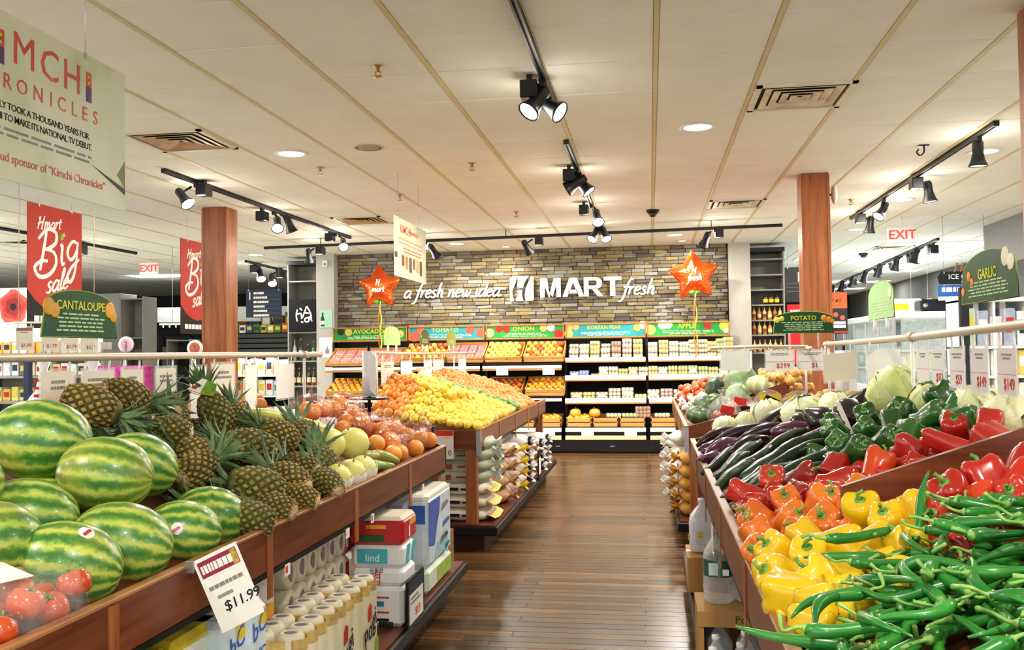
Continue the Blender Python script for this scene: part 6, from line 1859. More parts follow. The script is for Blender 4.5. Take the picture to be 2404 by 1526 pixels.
# ------------------------------------------------------------------ tomatoes in a clear pack at the lower left
TOM = veg('tomato skin', '#c23c14', '#d85a26', .22, .5, 5, .1)
tom_me = MB().lathe([(.006, -.03), (.026, -.028), (.038, -.012), (.039, .006), (.03, .024), (.014, .03), (.003, .026)], 16, closed=False).mesh('tomato', TOM)
tst = MB()
for k in range(5):
 a = k * 2 * PI / 5
 tst.add([(0, 0, .031), (.006 * math.cos(a + .5), .006 * math.sin(a + .5), .031), (.022 * math.cos(a), .022 * math.sin(a), .036), (.006 * math.cos(a - .5), .006 * math.sin(a - .5), .031)], [(0, 3, 2, 1)])
tst.tube([(0, 0, .028), (.002, .002, .042)], [.003, .0025], 6)
tst = tst.mesh('calyx', GRN)
tc_ = Vector((-1.43, 1.87, .935))
t = thing('tomato_pack', 'clear plastic pack of tomatoes with a white label at the lower left corner', 'pack', tuple(tc_ - Vector((0, 0, .045))))
f = lambda r, z, a, j: (r * (1 + .05 * math.sin(6 * a + 2 * j) + .04 * math.sin(11 * a)), z)
P_(MB().lathe([(.0005, -.045), (.13, -.045), (.165, -.03), (.172, .02), (.15, .07), (.06, .085), (.0005, .086)], 26, closed=False, fn=f, M=Matrix.Translation(tc_) @ Matrix.Diagonal((.85, 1.15, 1, 1))), 'bag_skin', PACK, t)
P_(MB().box(-.05, .05, -.075, .075, -.0006, .0006, M=Matrix.Translation(tc_ + Vector((-.02, -.03, .09))) @ Matrix.Rotation(.25, 4, 'Y') @ Matrix.Rotation(-.2, 4, 'Z')), 'printed_label', PAPER, t)
for ix in range(3):
 for iy in range(4):
  o = put('tomato', tom_me, None, tc_ + Vector((-.085 + .082 * ix, -.13 + .085 * iy, .0 + .035 * ((ix + iy) % 2))), (rnd(-.5, .5), rnd(-.2, .7), rnd(0, 6)), 1.02)
  tag(o, 'red tomato in the clear pack at the lower left corner', 'tomato', 'tomatoes in the clear pack'); put('calyx', tst, o)
# ------------------------------------------------------------------ paper goods on the lower shelf of the near left table
SHZ = .2
ROLL = mat('tissue roll end', '#ddd3bd', .8, var=.05, bump=.2, scale=60)
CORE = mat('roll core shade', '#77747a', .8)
WRAPC = mat('cream printed wrap', '#e6dcbc', .35, var=.06)
WRAPW = mat('white printed wrap', '#eeeef0', .35, var=.04)
WRAPR = mat('red printed wrap', '#c2252e', .35, var=.08)
WRAPT = mat('teal printed wrap', '#43b5c4', .35, var=.1)
WRAPO = mat('orange printed wrap', '#e8a83a', .35, var=.08)
WRAPB = mat('blue printed wrap', '#2a5fc0', .3, var=.25, scale=20)
WRAPL = mat('pale blue printed wrap', '#d5e4ee', .3, var=.12, scale=16)
WRAPG = mat('lime printed wrap', '#9cc432', .3, var=.2, scale=20)
BROWNP = mat('print brown', '#8a5a2c', .5, var=.2)
def lettering(t, s, size, M, m, bold=0.0, sh=0.0, name='lettering'):
 o = put(name, text_mesh(s, size, [m], bold, sh, .0006), t)
 o.matrix_local = M
 return o
# big bag of toilet rolls lying with the roll ends to the aisle
def roll_bag(x0, x1, y0, y1, z0, z1, nz, ny, label):
 t = thing('toilet_roll_pack', label, 'pack', ((x0 + x1) / 2, (y0 + y1) / 2, z0))
 dy, dz = (y1 - y0) / ny, (z1 - z0) / nz
 for i in range(ny):
  for k in range(nz):
   c = (y0 + dy * (i + .5), z0 + dz * (k + .5))
   M = Matrix.Translation((0, c[0], c[1])) @ Matrix.Rotation(PI / 2, 4, 'Y')
   o = P_(MB().lathe([(min(dy, dz) * .5, x0), (min(dy, dz) * .53, x1 - .012), (min(dy, dz) * .5, x1 - .002), (.03, x1), (.024, x1 - .006), (.0005, x1 - .007)], 18, closed=False, M=M), 'toilet_roll', ROLL, t)
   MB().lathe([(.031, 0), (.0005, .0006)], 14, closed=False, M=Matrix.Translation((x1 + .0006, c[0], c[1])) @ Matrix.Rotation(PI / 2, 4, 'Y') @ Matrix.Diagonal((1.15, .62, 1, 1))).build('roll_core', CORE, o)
 P_(MB().bevbox(x0 - .004, x1 + .004, y0 - .004, y1 + .004, z0, z1 + .004, .02), 'wrap', film('cream film', '#e9dfc0', .1, .35), t)
 return t
roll_bag(-1.66, -1.42, 3.42, 4.14, SHZ, .70, 4, 6, 'tall bag of cream toilet rolls with the roll ends facing the aisle')
# standing packs of twelve, printed sides, soft roll tops
def standing_pack(x0, x1, y0, y1, z1, ny, label, word=True):
 t = thing('toilet_roll_pack', label, 'pack', ((x0 + x1) / 2, (y0 + y1) / 2, SHZ))
 dy = (y1 - y0) / ny
 nx = 2
 dx = (x1 - x0) / nx
 for i in range(ny):
  for k in range(nx):
   cx, cy = x0 + dx * (k + .5), y0 + dy * (i + .5)
   o = P_(MB().lathe([(dy * .5, SHZ), (dy * .515, z1 - .012), (dy * .44, z1), (.024, z1 + .003), (.02, z1 - .006), (.0005, z1 - .008)], 16, closed=False, M=Matrix.Translation((cx, cy, 0))), 'toilet_roll', ROLL, t)
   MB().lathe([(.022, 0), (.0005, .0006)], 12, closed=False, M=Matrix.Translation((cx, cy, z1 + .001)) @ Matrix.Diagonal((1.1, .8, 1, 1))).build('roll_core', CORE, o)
 # scalloped printed wrap round the aisle side and the near side
 for (mz0, mz1, m, nm, dd) in ((SHZ, z1 - .055, WRAPC, 'wrap', .004), (z1 - .055, z1 - .012, mat('print golden brown', '#cfae6a', .45, var=.35, scale=18), 'wrap_band', .0046)):
  w = MB()
  pts = []
  for i in range(ny):
   for q in range(7):
    a = PI * q / 6
    pts.append((x1 - dx / 2 + (dx / 2 + dd) * math.sin(a) ** .6 * 1.0, y0 + dy * i + dy * (1 - math.cos(a)) / 2))
  pts = [(x0, y0 - dd)] + [(x1 - dx / 2, y0 - dd)] + pts + [(x1 - dx / 2, y1 + dd), (x0, y1 + dd)]
  vs = [(a, b_, mz0) for a, b_ in pts] + [(a, b_, mz1) for a, b_ in pts]
  n = len(pts)
  w.add(vs, [(i, i + 1, n + i + 1, n + i) for i in range(n - 1)], 0, True)
  P_(w, nm, m, t)
 M0 = Matrix.Translation((x1 + .006 - t.location.x, (y0 + y1) / 2 - t.location.y, (z1 - SHZ) * .42)) @ FACE_PX
 if word:
  lettering(t, 'Pogi', .11, M0 @ Matrix.Rotation(.5, 4, 'Z'), INK, .003, .3)
 for q in range(3):
  MB().prism([(-.02, -.03), (.02, -.02), (.025, .03), (0, .045), (-.02, .02)], 0, .001, M=M0 @ Matrix.Translation(((y1 - y0) * (-.33 + .33 * q), -.09 + .16 * (q % 2), 0))).build('printed_patch', (WRAPO, REDP, LEAFP)[q], t)
 return t
standing_pack(-1.40, -1.18, 2.97, 3.25, .55, 3, 'printed toilet roll pack behind the $11.99 card, nearest of the scalloped packs')
standing_pack(-1.40, -1.18, 3.275, 3.555, .55, 3, 'printed toilet roll pack with bold black lettering, middle of the scalloped packs')
standing_pack(-1.40, -1.18, 3.58, 3.86, .55, 3, 'printed toilet roll pack with bold black lettering, farthest of the scalloped packs')
def roll_single(x, y, z0, h, r, label, wrap, bandz):
 t = thing('paper_towel_roll', label, 'paper towel', (x, y, z0))
 MB().lathe([(r, 0), (r * 1.01, h - .015), (r * .9, h), (.022, h + .002), (.018, h - .02), (.0005, h - .022)], 20, closed=False).build('roll', mat('towel paper', '#ece8e0', .8, var=.03, bump=.2, scale=70), t)
 MB().lathe([(r * 1.02, 0), (r * 1.03, h * bandz)], 20, closed=False).build('wrap', wrap, t)
 M = Matrix.Translation((r * 1.04 * math.sin(.6), -r * 1.04 * math.cos(.6), h * .45)) @ Matrix.Rotation(.6, 4, 'Z') @ FACE_CAM
 MB().prism([(-.03, -.03), (.03, -.02), (.04, .04), (.0, .03)], 0, .0015, M=M).build('printed_patch', REDP, t)
 MB().box(-.035, .03, -.07, -.04, 0, .0015, M=M).build('printed_patch', INK, t)
 return t
roll_single(-1.47, 3.27, SHZ, .48, .062, 'paper towel roll in an orange wrap left of the toilet roll bag', WRAPO, .8)
roll_single(-1.47, 3.12, SHZ, .46, .06, 'paper towel roll in an orange wrap half hidden behind the $11.99 card', WRAPO, .8)
def pack(x0, x1, y0, y1, z0, z1, m, label, name='paper_towel_pack', b=.02, cat='pack'):
 t = thing(name, label, cat, ((x0 + x1) / 2, (y0 + y1) / 2, z0))
 P_(MB().bevbox(x0, x1, y0, y1, z0, z1, b, sm=False), 'wrap', m, t)
 return t
def patch(t, face, x, y, z, w, h, m, nm='printed_patch', lift=.0012):
 """flat print on a side of the pack; world coordinates of its centre"""
 return MB().box(-w / 2, w / 2, -h / 2, h / 2, 0, lift, M=Matrix.Translation(Vector((x, y, z)) - t.location) @ face).build(nm, m, t)
# blue and white clear-wrapped packs left of the scalloped ones (behind the $11.99 card)
for i, (y, z1, lb) in enumerate(((2.74, .68, 'clear-wrapped white towel pack with blue letters behind the $11.99 card, nearest'), (2.905, .68, 'clear-wrapped white towel pack with blue letters just below the $11.99 card'))):
 t = pack(-1.5, -1.3, y - .075, y + .075, SHZ, z1, WRAPL, lb)
 lettering(t, 'bC', .09, Matrix.Translation((.102, 0, .4)) @ FACE_PX @ Matrix.Rotation(.3, 4, 'Z'), WRAPB, .003, .2)
 lettering(t, 'IVC', .06, Matrix.Translation((.102, .0, .31)) @ FACE_PX, WRAPB, .003, .2)
 patch(t, FACE_PX, -1.2995, y + .03, z1 - .05, .06, .05, YELP)
for i, (y, lb) in enumerate(((2.62, 'white roll pack with a yellow top below the rail, left of the $11.99 card'), (2.3, 'white roll pack with a yellow top at the bottom left of the shelf'))):
 t = pack(-1.64, -1.36, y - .15, y + .15, SHZ, .665, mat('pale green wrap', '#e6eade', .35, var=.05), lb)
 P_(MB().bevbox(-1.642, -1.358, y - .152, y + .152, .63, .68, .02), 'wrap_top', mat('yellow wrap top', '#dcc42a', .35, var=.15), t)
 patch(t, FACE_PX, -1.3585, y + .06, .5, .05, .2, LEAFP)
 MB().lathe([(.03, 0), (.0005, .001)], 14, closed=False, M=Matrix.Translation((0, 0, .481))).build('printed_patch', WRAPL, t)
# red-topped and white stacks
t = pack(-1.44, -1.18, 4.26, 4.5, SHZ, .39, WRAPW, 'white tissue pack at the bottom of the red-topped stack')
patch(t, FACE_CAM, -1.31, 4.2588, .34, .12, .008, REDP); patch(t, FACE_CAM, -1.31, 4.2588, .27, .12, .008, REDP)
patch(t, FACE_CAM, -1.3, 4.2588, .31, .05, .025, mat('print blue', '#2f7fc4', .4)); patch(t, FACE_CAM, -1.28, 4.2588, .235, .06, .014, INK)
bars(MB(), -.03, .04, -.012, .012, 1, 0, 0, .0012, Matrix.Translation(Vector((-1.27, 4.2586, .215)) - t.location) @ FACE_CAM, 3, 0, 1).build('printed_barcode', INK, t)
t = pack(-1.44, -1.18, 4.26, 4.5, .392, .475, WRAPW, 'white tissue pack with a large red 3 in the middle of the stack')
lettering(t, '3겹', .065, Matrix.Translation(Vector((-1.33, 4.2586, .425)) - t.location) @ FACE_CAM, mat('print crimson', '#c6405a', .5), .001)
lettering(t, '도톰한', .024, Matrix.Translation(Vector((-1.31, 4.2586, .466)) - t.location) @ FACE_CAM, INK, .001)
t = pack(-1.44, -1.18, 4.26, 4.5, .477, .585, WRAPW, 'white and teal tissue pack second from the top of the stack')
patch(t, FACE_CAM, -1.33, 4.2588, .535, .15, .07, WRAPT)
lettering(t, 'lind', .05, Matrix.Translation(Vector((-1.33, 4.257, .525)) - t.location) @ FACE_CAM, WHITEINK, .002)
MB().prism([(-.1, -.04), (-.06, .045), (.0, .045), (-.05, -.045)], 0, .0012, M=Matrix.Translation(Vector((-1.1795, 4.4, .53)) - t.location) @ FACE_PX).build('printed_patch', WRAPT, t)
MB().prism([(.0, -.04), (.04, .045), (.1, .045), (.05, -.045)], 0, .0012, M=Matrix.Translation(Vector((-1.1795, 4.4, .53)) - t.location) @ FACE_PX).build('printed_patch', WRAPT, t)
t = pack(-1.445, -1.175, 4.255, 4.505, .587, .715, WRAPR, 'red tissue pack on top of the white and teal stack')
P_(MB().bevbox(-1.442, -1.178, 4.258, 4.502, .69, .722, .018), 'roll_tops', ROLL, t)
patch(t, FACE_CAM, -1.33, 4.2538, .62, .12, .035, mat('print forest', '#3d5a2a', .5, var=.4, scale=60))
patch(t, FACE_CAM, -1.31, 4.2536, .675, .1, .018, WRAPO)
patch(t, FACE_PX, -1.1738, 4.42, .68, .12, .03, WRAPO); patch(t, FACE_PX, -1.1738, 4.36, .64, .02, .05, WHITEINK)
# red/white pack standing behind, beside the big roll bag
t = pack(-1.64, -1.47, 4.17, 4.34, SHZ, .53, WRAPW, 'white tissue pack with a red side label beside the toilet roll bag')
patch(t, FACE_PX, -1.4685, 4.29, .42, .06, .16, WRAPR)
t = pack(-1.64, -1.46, 4.165, 4.345, .532, .665, WRAPR, 'red tissue pack on top of the white one beside the toilet roll bag')
P_(MB().bevbox(-1.637, -1.463, 4.168, 4.342, .65, .673, .018), 'roll_tops', ROLL, t)
patch(t, FACE_PX, -1.4588, 4.27, .6, .03, .05, WHITEINK)
# tall blue and white packs at the table end
t = pack(-1.62, -1.2, 4.84, 5.42, SHZ, .33, mat('green white wrap', '#d8e6d6', .3, var=.1), 'white paper towel pack with a lime band, under the tall blue pack')
patch(t, FACE_CAM, -1.36, 4.8388, .27, .26, .07, WRAPG); patch(t, FACE_PX, -1.1985, 5.22, .265, .34, .08, WRAPG)
lettering(t, 'sangq', .05, Matrix.Translation(Vector((-1.34, 4.837, .265)) - t.location) @ FACE_CAM, mat('print plum', '#5a3f66', .5), .002)
t = pack(-1.62, -1.2, 4.84, 5.42, .332, .725, WRAPL, 'tall blue and white paper towel pack at the far end of the near left shelf', b=.03)
P_(MB().bevbox(-1.618, -1.202, 4.842, 5.418, .695, .733, .028), 'roll_tops', mat('towel paper', '#ece8e0', .8), t)
MB().prism([(-.14, .11), (-.14, -.12), (-.02, -.14), (.05, -.03), (.1, .02), (.13, .11)], 0, .0012, M=Matrix.Translation(Vector((-1.1985, 5.0, .58)) - t.location) @ FACE_PX).build('printed_patch', WRAPB, t)
MB().prism([(-.12, -.12), (-.05, -.03), (.02, -.02), (.12, .02), (.22, -.02), (.22, -.14), (.05, -.09)], 0, .0011, M=Matrix.Translation(Vector((-1.1985, 5.1, .47)) - t.location) @ FACE_PX).build('printed_patch', mat('pale teal wave', '#9ccbe0', .35, var=.2, scale=20), t)
patch(t, FACE_CAM, -1.26, 4.8384, .63, .09, .1, WRAPB)
for i, (y, z, w, h) in enumerate(((5.25, .62, .18, .05), (5.28, .52, .2, .04), (5.22, .44, .22, .05), (5.3, .38, .16, .04))):
 MB().prism([(-w / 2, -h / 2), (w / 2, 0), (w * .3, h / 2), (-w * .4, h * .3)], 0, .0013, M=Matrix.Translation(Vector((-1.1987, y, z)) - t.location) @ FACE_PX).build('printed_patch', (GREYINK, WRAPB, GREYINK, WRAPT)[i], t)
patch(t, FACE_CAM, -1.46, 4.8388, .5, .24, .36, mat('grey panel print', '#b6bcc0', .4, var=.1))
bars(MB(), -.09, .09, -.12, .16, 8, 0, .0013, .0006, Matrix.Translation(Vector((-1.46, 4.8385, .53)) - t.location) @ FACE_CAM, 6, .3, .5, 'l').build('small_print', GREYINK, t)
patch(t, FACE_CAM, -1.31, 4.8386, .41, .04, .05, LEAFP); patch(t, FACE_CAM, -1.31, 4.8386, .5, .04, .04, WRAPB)
lettering(t, 'Bla', .05, Matrix.Translation(Vector((-1.31, 4.8384, .37)) - t.location) @ FACE_CAM, INK, .002)
# black framed price board on the shelf edge
t = thing('price_board', 'black-framed price board standing on the shelf edge by the white stack', 'sign', (-1.145, 4.37, SHZ))
MB().box(-.155, .155, .0, .225, -.012, 0, M=FACE_PX).build('frame', BLACK, t)
MB().box(-.13, .13, .015, .155, .0002, .0012, M=FACE_PX).build('card', mat('grey white card', '#e3e1d9', .6), t)
MB().box(-.13, .13, .162, .21, .0002, .0012, M=FACE_PX).build('header_band', mat('navy sign', '#2b3648', .5), t)
bars(MB(), -.11, .09, .1, .145, 2, 0, .0014, .0006, FACE_PX, 2, .3, .5, 'l').build('small_print', GREYINK, t)
lettering(t, '$8.9', .055, Matrix.Translation((.0014, .02, .055)) @ FACE_PX, REDINK, .001)
# ------------------------------------------------------------------ sacks of rice under the far tables
def sack_mesh(m, L, W, H, seed, tie=True, mt_=None):
 """pillow-shaped sack lying with its tied mouth at +X"""
 rg = random.Random(seed)
 mb = MB()
 nu, nv = 11, 16
 vs = []
 for i in range(nu):
  u = -1 + 2 * i / (nu - 1)
  px = L / 2 * u
  s = (1 - abs(u) ** 5) ** .5 if abs(u) < 1 else 0
  s = max(s, .12)
  for k in range(nv):
   a = 2 * PI * k / nv
   ca, sa = math.cos(a), math.sin(a)
   y = W / 2 * math.copysign(abs(ca) ** .55, ca) * (s ** .35)
   z = H / 2 * math.copysign(abs(sa) ** .7, sa) * s
   w = 1 + .035 * math.sin(5 * a + 4 * u + seed) + .02 * rg.uniform(-1, 1)
   vs.append((px, y * w, z * w))
 fs = []
 for i in range(nu - 1):
  for k in range(nv):
   k2 = (k + 1) % nv
   fs.append((i * nv + k, i * nv + k2, (i + 1) * nv + k2, (i + 1) * nv + k))
 fs.append(tuple(reversed(range(nv)))); fs.append(tuple(range((nu - 1) * nv, nu * nv)))
 mb.add(vs, fs, 0, True)
 body = mb.mesh('rice_sack', m)
 fr = MB()
 if tie:   # gathered, flared mouth
  n = 14
  for ring in range(2):
   pass
  vs = []
  for (x, r) in ((L / 2 - .02, .055), (L / 2 + .012, .03), (L / 2 + .06, .075)):
   for k in range(n):
    a = 2 * PI * k / n
    rr_ = r * (1 + (.28 * math.sin(3 * a + seed) if r > .05 else .0))
    vs.append((x + (.02 * math.sin(4 * a) if r > .07 else 0), rr_ * 1.25 * math.cos(a), rr_ * .6 * math.sin(a)))
  fs = [(i * n + k, i * n + (k + 1) % n, (i + 1) * n + (k + 1) % n, (i + 1) * n + k) for i in range(2) for k in range(n)]
  fr.add(vs, fs, 0, True)
 else:
  fr.add([(L / 2 - .02, -W * .45, .01), (L / 2 + .045, -W * .42, -.02), (L / 2 + .05, 0, -.035), (L / 2 + .045, W * .42, -.02), (L / 2 - .02, W * .45, .01), (L / 2 - .02, 0, .02)], [(0, 1, 2, 5), (5, 2, 3, 4)], 0, True)
 mouth = fr.mesh('sack_mouth', mt_ or m)
 return body, mouth
SKW = mat('white rice sack', '#ded6c4', .55, var=.06, rand=.06)
SKY = mat('yellow sack mouth', '#d6bd5a', .5, var=.15)
SKG = mat('grey green rice sack', '#a9ab92', .5, var=.1, rand=.06)
SKGM = mat('pale sack mouth', '#cfd8d4', .4, var=.1)
SKT = mat('tan rice sack', '#c49a6c', .55, var=.12, rand=.08)
SKP = mat('pink white sack', '#e3c9c4', .5, var=.2, scale=18)
SKPY = mat('yellow foil mouth', '#e2c52c', .4, var=.2)
SKN = mat('white navy sack', '#e6e2da', .5, var=.06)
SKNV = mat('navy print', '#2a2a55', .5)
SKGD = mat('golden rice sack', '#c08a3a', .5, var=.15, rand=.06)
sk_w = sack_mesh(SKW, .42, .46, .105, 1, False, SKY)
sk_g = sack_mesh(SKG, .42, .5, .12, 2, True, SKGM)
sk_t = sack_mesh(SKT, .40, .42, .13, 3)
sk_p = sack_mesh(SKP, .40, .36, .12, 4, True, SKPY)
sk_n = sack_mesh(SKN, .40, .36, .13, 5)
sk_d = sack_mesh(SKGD, .34, .44, .115, 6)
PRN = {'w': MB().box(-.16, -.02, -.234, -.2325, -.012, .012).box(.0, .08, -.234, -.2325, -.008, .008), 'g': MB().box(-.12, -.08, -.254, -.2525, -.02, .02).box(-.04, .1, -.253, -.2515, -.006, .008)}
pr_w = PRN['w'].mesh('printed_label', INK); pr_g = PRN['g'].mesh('printed_label', mat('print dull red', '#8a3a34', .5))
dot_n = MB()
for k in range(10):
 a = k * .63
 dot_n.box(.2 + .0, .232, .05 * math.cos(a) - .012, .05 * math.cos(a) + .012, .035 * math.sin(a) - .01, .035 * math.sin(a) + .01)
dot_n = dot_n.mesh('printed_spots', SKNV)
tagd = MB().box(.17, .178, -.2, -.12, -.03, .03).mesh('printed_label', mat('dark red print', '#8a2a22', .5))
def sacks(proto, x, y, z0, dz, n, label, grp, extra=None, yaw=0.0, flip=False):
 for k in range(n):
  o = put('rice_sack', proto[0], None, (x + rnd(-.015, .015), y + rnd(-.01, .01), z0 + dz * (k + .5)), (0, rnd(-.02, .02), yaw + rnd(-.03, .03)))
  wh = ('lowest', 'second from below', 'third from below', 'fourth from below', 'fifth from below', 'sixth from below')[k] if k < n - 1 else 'topmost'
  tag(o, label.replace('*', wh), 'sack', grp)
  put('sack_mouth', proto[1], o)
  if extra:
   put(extra.name.split('.')[0], extra, o)
sacks(sk_w, -1.46, 7.18, SHZ, .1, 3, 'white printed rice sack at the lemon table post, * of three', 'white rice sacks', pr_w)
sacks(sk_g, -1.46, 7.2, SHZ + .3, .083, 4, 'grey-green rice sack on the white sacks, * of four', 'grey-green rice sacks', pr_g)
sacks(sk_t, -1.43, 7.95, SHZ, .125, 4, 'tan paper rice sack, * of its stack under the lemon table', 'tan rice sacks')
sacks(sk_p, -1.42, 8.55, SHZ, .112, 4, 'pink and white sack with yellow mouth, * of its stack', 'pink and yellow sacks')
sacks(sk_n, -1.42, 9.05, SHZ, .12, 4, 'navy-spotted white sack before the small price stand, *', 'navy spotted sacks', dot_n)
sacks(sk_n, -1.40, 9.95, SHZ, .125, 3, 'spotted white sack beyond the small price stand, *', 'white spotted sacks', dot_n)
sacks(sk_t, -1.45, 9.5, SHZ, .125, 3, 'plain tan sack in shade, * of its stack at the far end', 'shaded tan sacks')
sacks(sk_n, -1.42, 10.6, SHZ, .12, 3, 'white sack, * of the farthest stack under the orange heap', 'farthest white sacks', dot_n)
t = thing('price_board', 'small black price stand between the spotted sacks at the far left shelf edge', 'sign', (-1.148, 9.45, SHZ - .01))
MB().box(-.1, .1, .0, .3, -.012, 0, M=FACE_PX).build('frame', BLACK, t)
MB().box(-.08, .08, .05, .22, .0002, .0012, M=FACE_PX).build('card', mat('grey white card', '#e3e1d9', .6), t)
# right-hand side
sacks(sk_d, .38, 7.5, SHZ, .098, 5, 'golden rice sack under the far right table, *', 'golden rice sacks', tagd, PI)
sacks(sk_n, .36, 8.15, SHZ, .12, 5, 'white sack, * of the stack behind the golden sacks', 'white sacks behind the golden ones', None, PI)
sacks(sk_n, .36, 8.9, SHZ, .12, 4, 'white sack, * of the farthest stack on the right', 'farthest white sacks on the right', None, PI)
# ------------------------------------------------------------------ orange net of onions between the tables
t = thing('fruit_bag', 'orange net of onions standing in the shade behind the blue towel pack', 'bag', (-1.56, 6.35, 0))
MB().lathe([(.0005, .24), (.1, .26), (.12, .36), (.1, .48), (.03, .56), (.015, .6), (.04, .64)], 14, closed=False).build('bag_skin', BAGR, t)
MB().box(-.14, .14, -.14, .14, 0, .24).build('carton', mat('brown carton', '#8a6a44', .7), t)
for k in range(12):
 o = put('onion', onr_me, None, (-1.56 + .05 * math.cos(k * 2.4), 6.35 + .05 * math.sin(k * 2.4), .3 + .014 * k), rr()); tag(o, 'orange-skinned onion inside the net behind the blue towel pack', 'onion', 'onions in the net')
# ------------------------------------------------------------------ water jugs and bottles on the right
JUG = mat('milky jug plastic', '#dcdce2', .3, var=.03, coat=.2)
mg, nt, b = nt_new('clear bottle plastic')
b.inputs['Base Color'].default_value = (.93, .96, .97, 1)
b.inputs['Roughness'].default_value = .06
b.inputs['Specular IOR Level'].default_value = 1.0
tr = N(nt, 'ShaderNodeBsdfTransparent'); tr.inputs[0].default_value = (.9, .94, .95, 1)
mx = N(nt, 'ShaderNodeMixShader')
lw = N(nt, 'ShaderNodeLayerWeight'); lw.inputs[0].default_value = .45
nt.links.new(mth(nt, 'ADD', mth(nt, 'MULTIPLY', lw.outputs['Facing'], .6), mth(nt, 'MULTIPLY', noise(nt, objcoord(nt, (1, 1, 3), 9), 26, 2), .3)), mx.inputs[0])
nt.links.new(tr.outputs[0], mx.inputs[1]); nt.links.new(b.outputs[0], mx.inputs[2])
nt.links.new(mx.outputs[0], nt.nodes['Material Output'].inputs[0])
PET = mg
def jug(x, y, label):
 t = thing('water_jug', label, 'jug', (x, y, .39))
 sq = lambda r, z, a, j: (r / max(abs(math.cos(a)), abs(math.sin(a))) ** .75, z)
 MB().lathe([(.0005, 0), (.066, .002), (.073, .02), (.074, .15), (.068, .19), (.035, .235), (.019, .25), (.019, .272)], 28, closed=False, fn=sq).build('body', JUG, t)
 MB().cyl((0, 0, .268), (0, 0, .288), .022, n=14).build('cap', mat('white cap', '#ececf0', .35), t)
 MB().tube(smooth_path([(.03, 0, .24), (.07, 0, .235), (.088, 0, .19), (.078, 0, .13)]), .011, 8).build('handle', JUG, t)
 MB().box(-.04, .04, -.0775, -.076, .05, .12).build('printed_label', mat('jug label', '#cfd8dc', .4), t)
 MB().box(-.03, -.005, -.079, -.0777, .085, .115).box(-.079, -.077, -.02, .01, .06, .09).build('printed_mark', YELP, t)
jug(.27, 5.2, 'milky white water jug with yellow marks under the near right table')
jug(.42, 5.15, 'second milky water jug half hidden behind the near right rail')
def bottle(x, y, z0, H, r, label, cap='#ececf0', lab='#2f5a4a', band=True):
 t = thing('water_bottle', label, 'bottle', (x, y, z0))
 rib = lambda rr_, z, a, j: (rr_ * (1 + .02 * math.cos(8 * a)), z)
 MB().lathe([(.0005, .004), (r * .8, 0), (r, H * .04), (r * .97, H * .12), (r, H * .2), (r * .97, H * .28), (r, H * .34), (r, H * .6), (r * .9, H * .68), (r * .5, H * .82), (r * .26, H * .9), (r * .26, H * .96)], 20, closed=False, fn=rib).build('body', PET, t)
 MB().cyl((0, 0, H * .94), (0, 0, H), r * .32, n=12).build('cap', mat('cap ' + cap, cap, .35), t)
 if band:
  MB().lathe([(r * 1.012, H * .36), (r * 1.012, H * .58)], 20, closed=False).build('label', mat('bottle label ' + lab, lab, .35, var=.3, scale=30), t)
  M = Matrix.Translation((0, -r * 1.02, H * .47)) @ FACE_CAM
  MB().box(-r * .7, -r * .1, -H * .08, H * .08, -.001, .001, M=M).build('label_mark', WRAPL, t)
  MB().box(r * .2, r * .6, -H * .08, H * .0, -.002, .001, M=M).build('label_mark', PAPER, t)
# open crate with a bottle standing on it
t = thing('bottle_crate', 'brown cardboard bottle tray with lettering on its edge under the near right rail', 'crate', (.33, 3.86, SHZ))
CART = mat('tan carton', '#b58650', .7, var=.08)
P_(MB().box(.17, .5, 3.7, 4.06, .425, .455), 'top_tray', CART, t)
P_(MB().box(.17, .19, 3.7, 4.06, SHZ, .425), 'side_panel', CART, t)
P_(MB().box(.48, .5, 3.7, 4.06, SHZ, .425), 'side_panel', CART, t)
P_(MB().box(.17, .5, 4.04, 4.06, SHZ, .425), 'back_panel', CART, t)
P_(MB().box(.165, .505, 3.69, 3.705, .415, .475), 'front_lip', CART, t)
lettering(t, 'Po', .04, Matrix.Translation(Vector((.33, 3.689, .445)) - t.location) @ FACE_CAM, mat('print dark green', '#2f4a22', .5), .002)
t = thing('bottle_crate', 'low tan carton under the milky water jugs', 'crate', (.36, 5.2, SHZ))
P_(MB().bevbox(.18, .54, 5.03, 5.37, SHZ, .388, .004), 'carton_body', CART, t)
P_(MB().box(.178, .542, 5.18, 5.22, .3, .3892), 'tape', CREAM, t)
bottle(.265, 3.92, .455, .31, .062, 'large clear water bottle with a dark green label standing on the cardboard tray')
bottle(.385, 3.95, .455, .31, .062, 'large clear water bottle on the tray, hidden half by the rail')
for i, (x, y, lb) in enumerate(((.255, 3.78, 'clear water bottle with a white cap inside the cardboard tray, left'), (.37, 3.78, 'clear water bottle inside the cardboard tray, right'), (.255, 3.93, 'clear water bottle at the back of the cardboard tray'))):
 bottle(x, y, SHZ, .215, .05, lb, band=False)
for i, (x, y, lb) in enumerate(((.22, 3.44, 'clear water bottle with a white cap before the cardboard tray'), (.30, 3.36, 'clear water bottle nearest the viewer below the right rail'), (.20, 3.30, 'clear water bottle at the bottom edge, left of the right rail'), (.33, 3.5, 'clear water bottle tight against the cardboard tray'))):
 bottle(x, y, SHZ, .26, .052, lb, band=(i == 2), lab='#3f7fb0')
# price strip hanging below the right rail
t = tag(MB().box(.2465, .2485, 3.9, 4.05, .56, .77).build('price_strip', mat('brown print strip', '#9a7458', .5, var=.2)), 'narrow brown and white price strip hanging below the right rail', 'tag')
MB().box(.2455, .2462, 3.91, 4.04, .64, .76).build('card', CREAM, t)
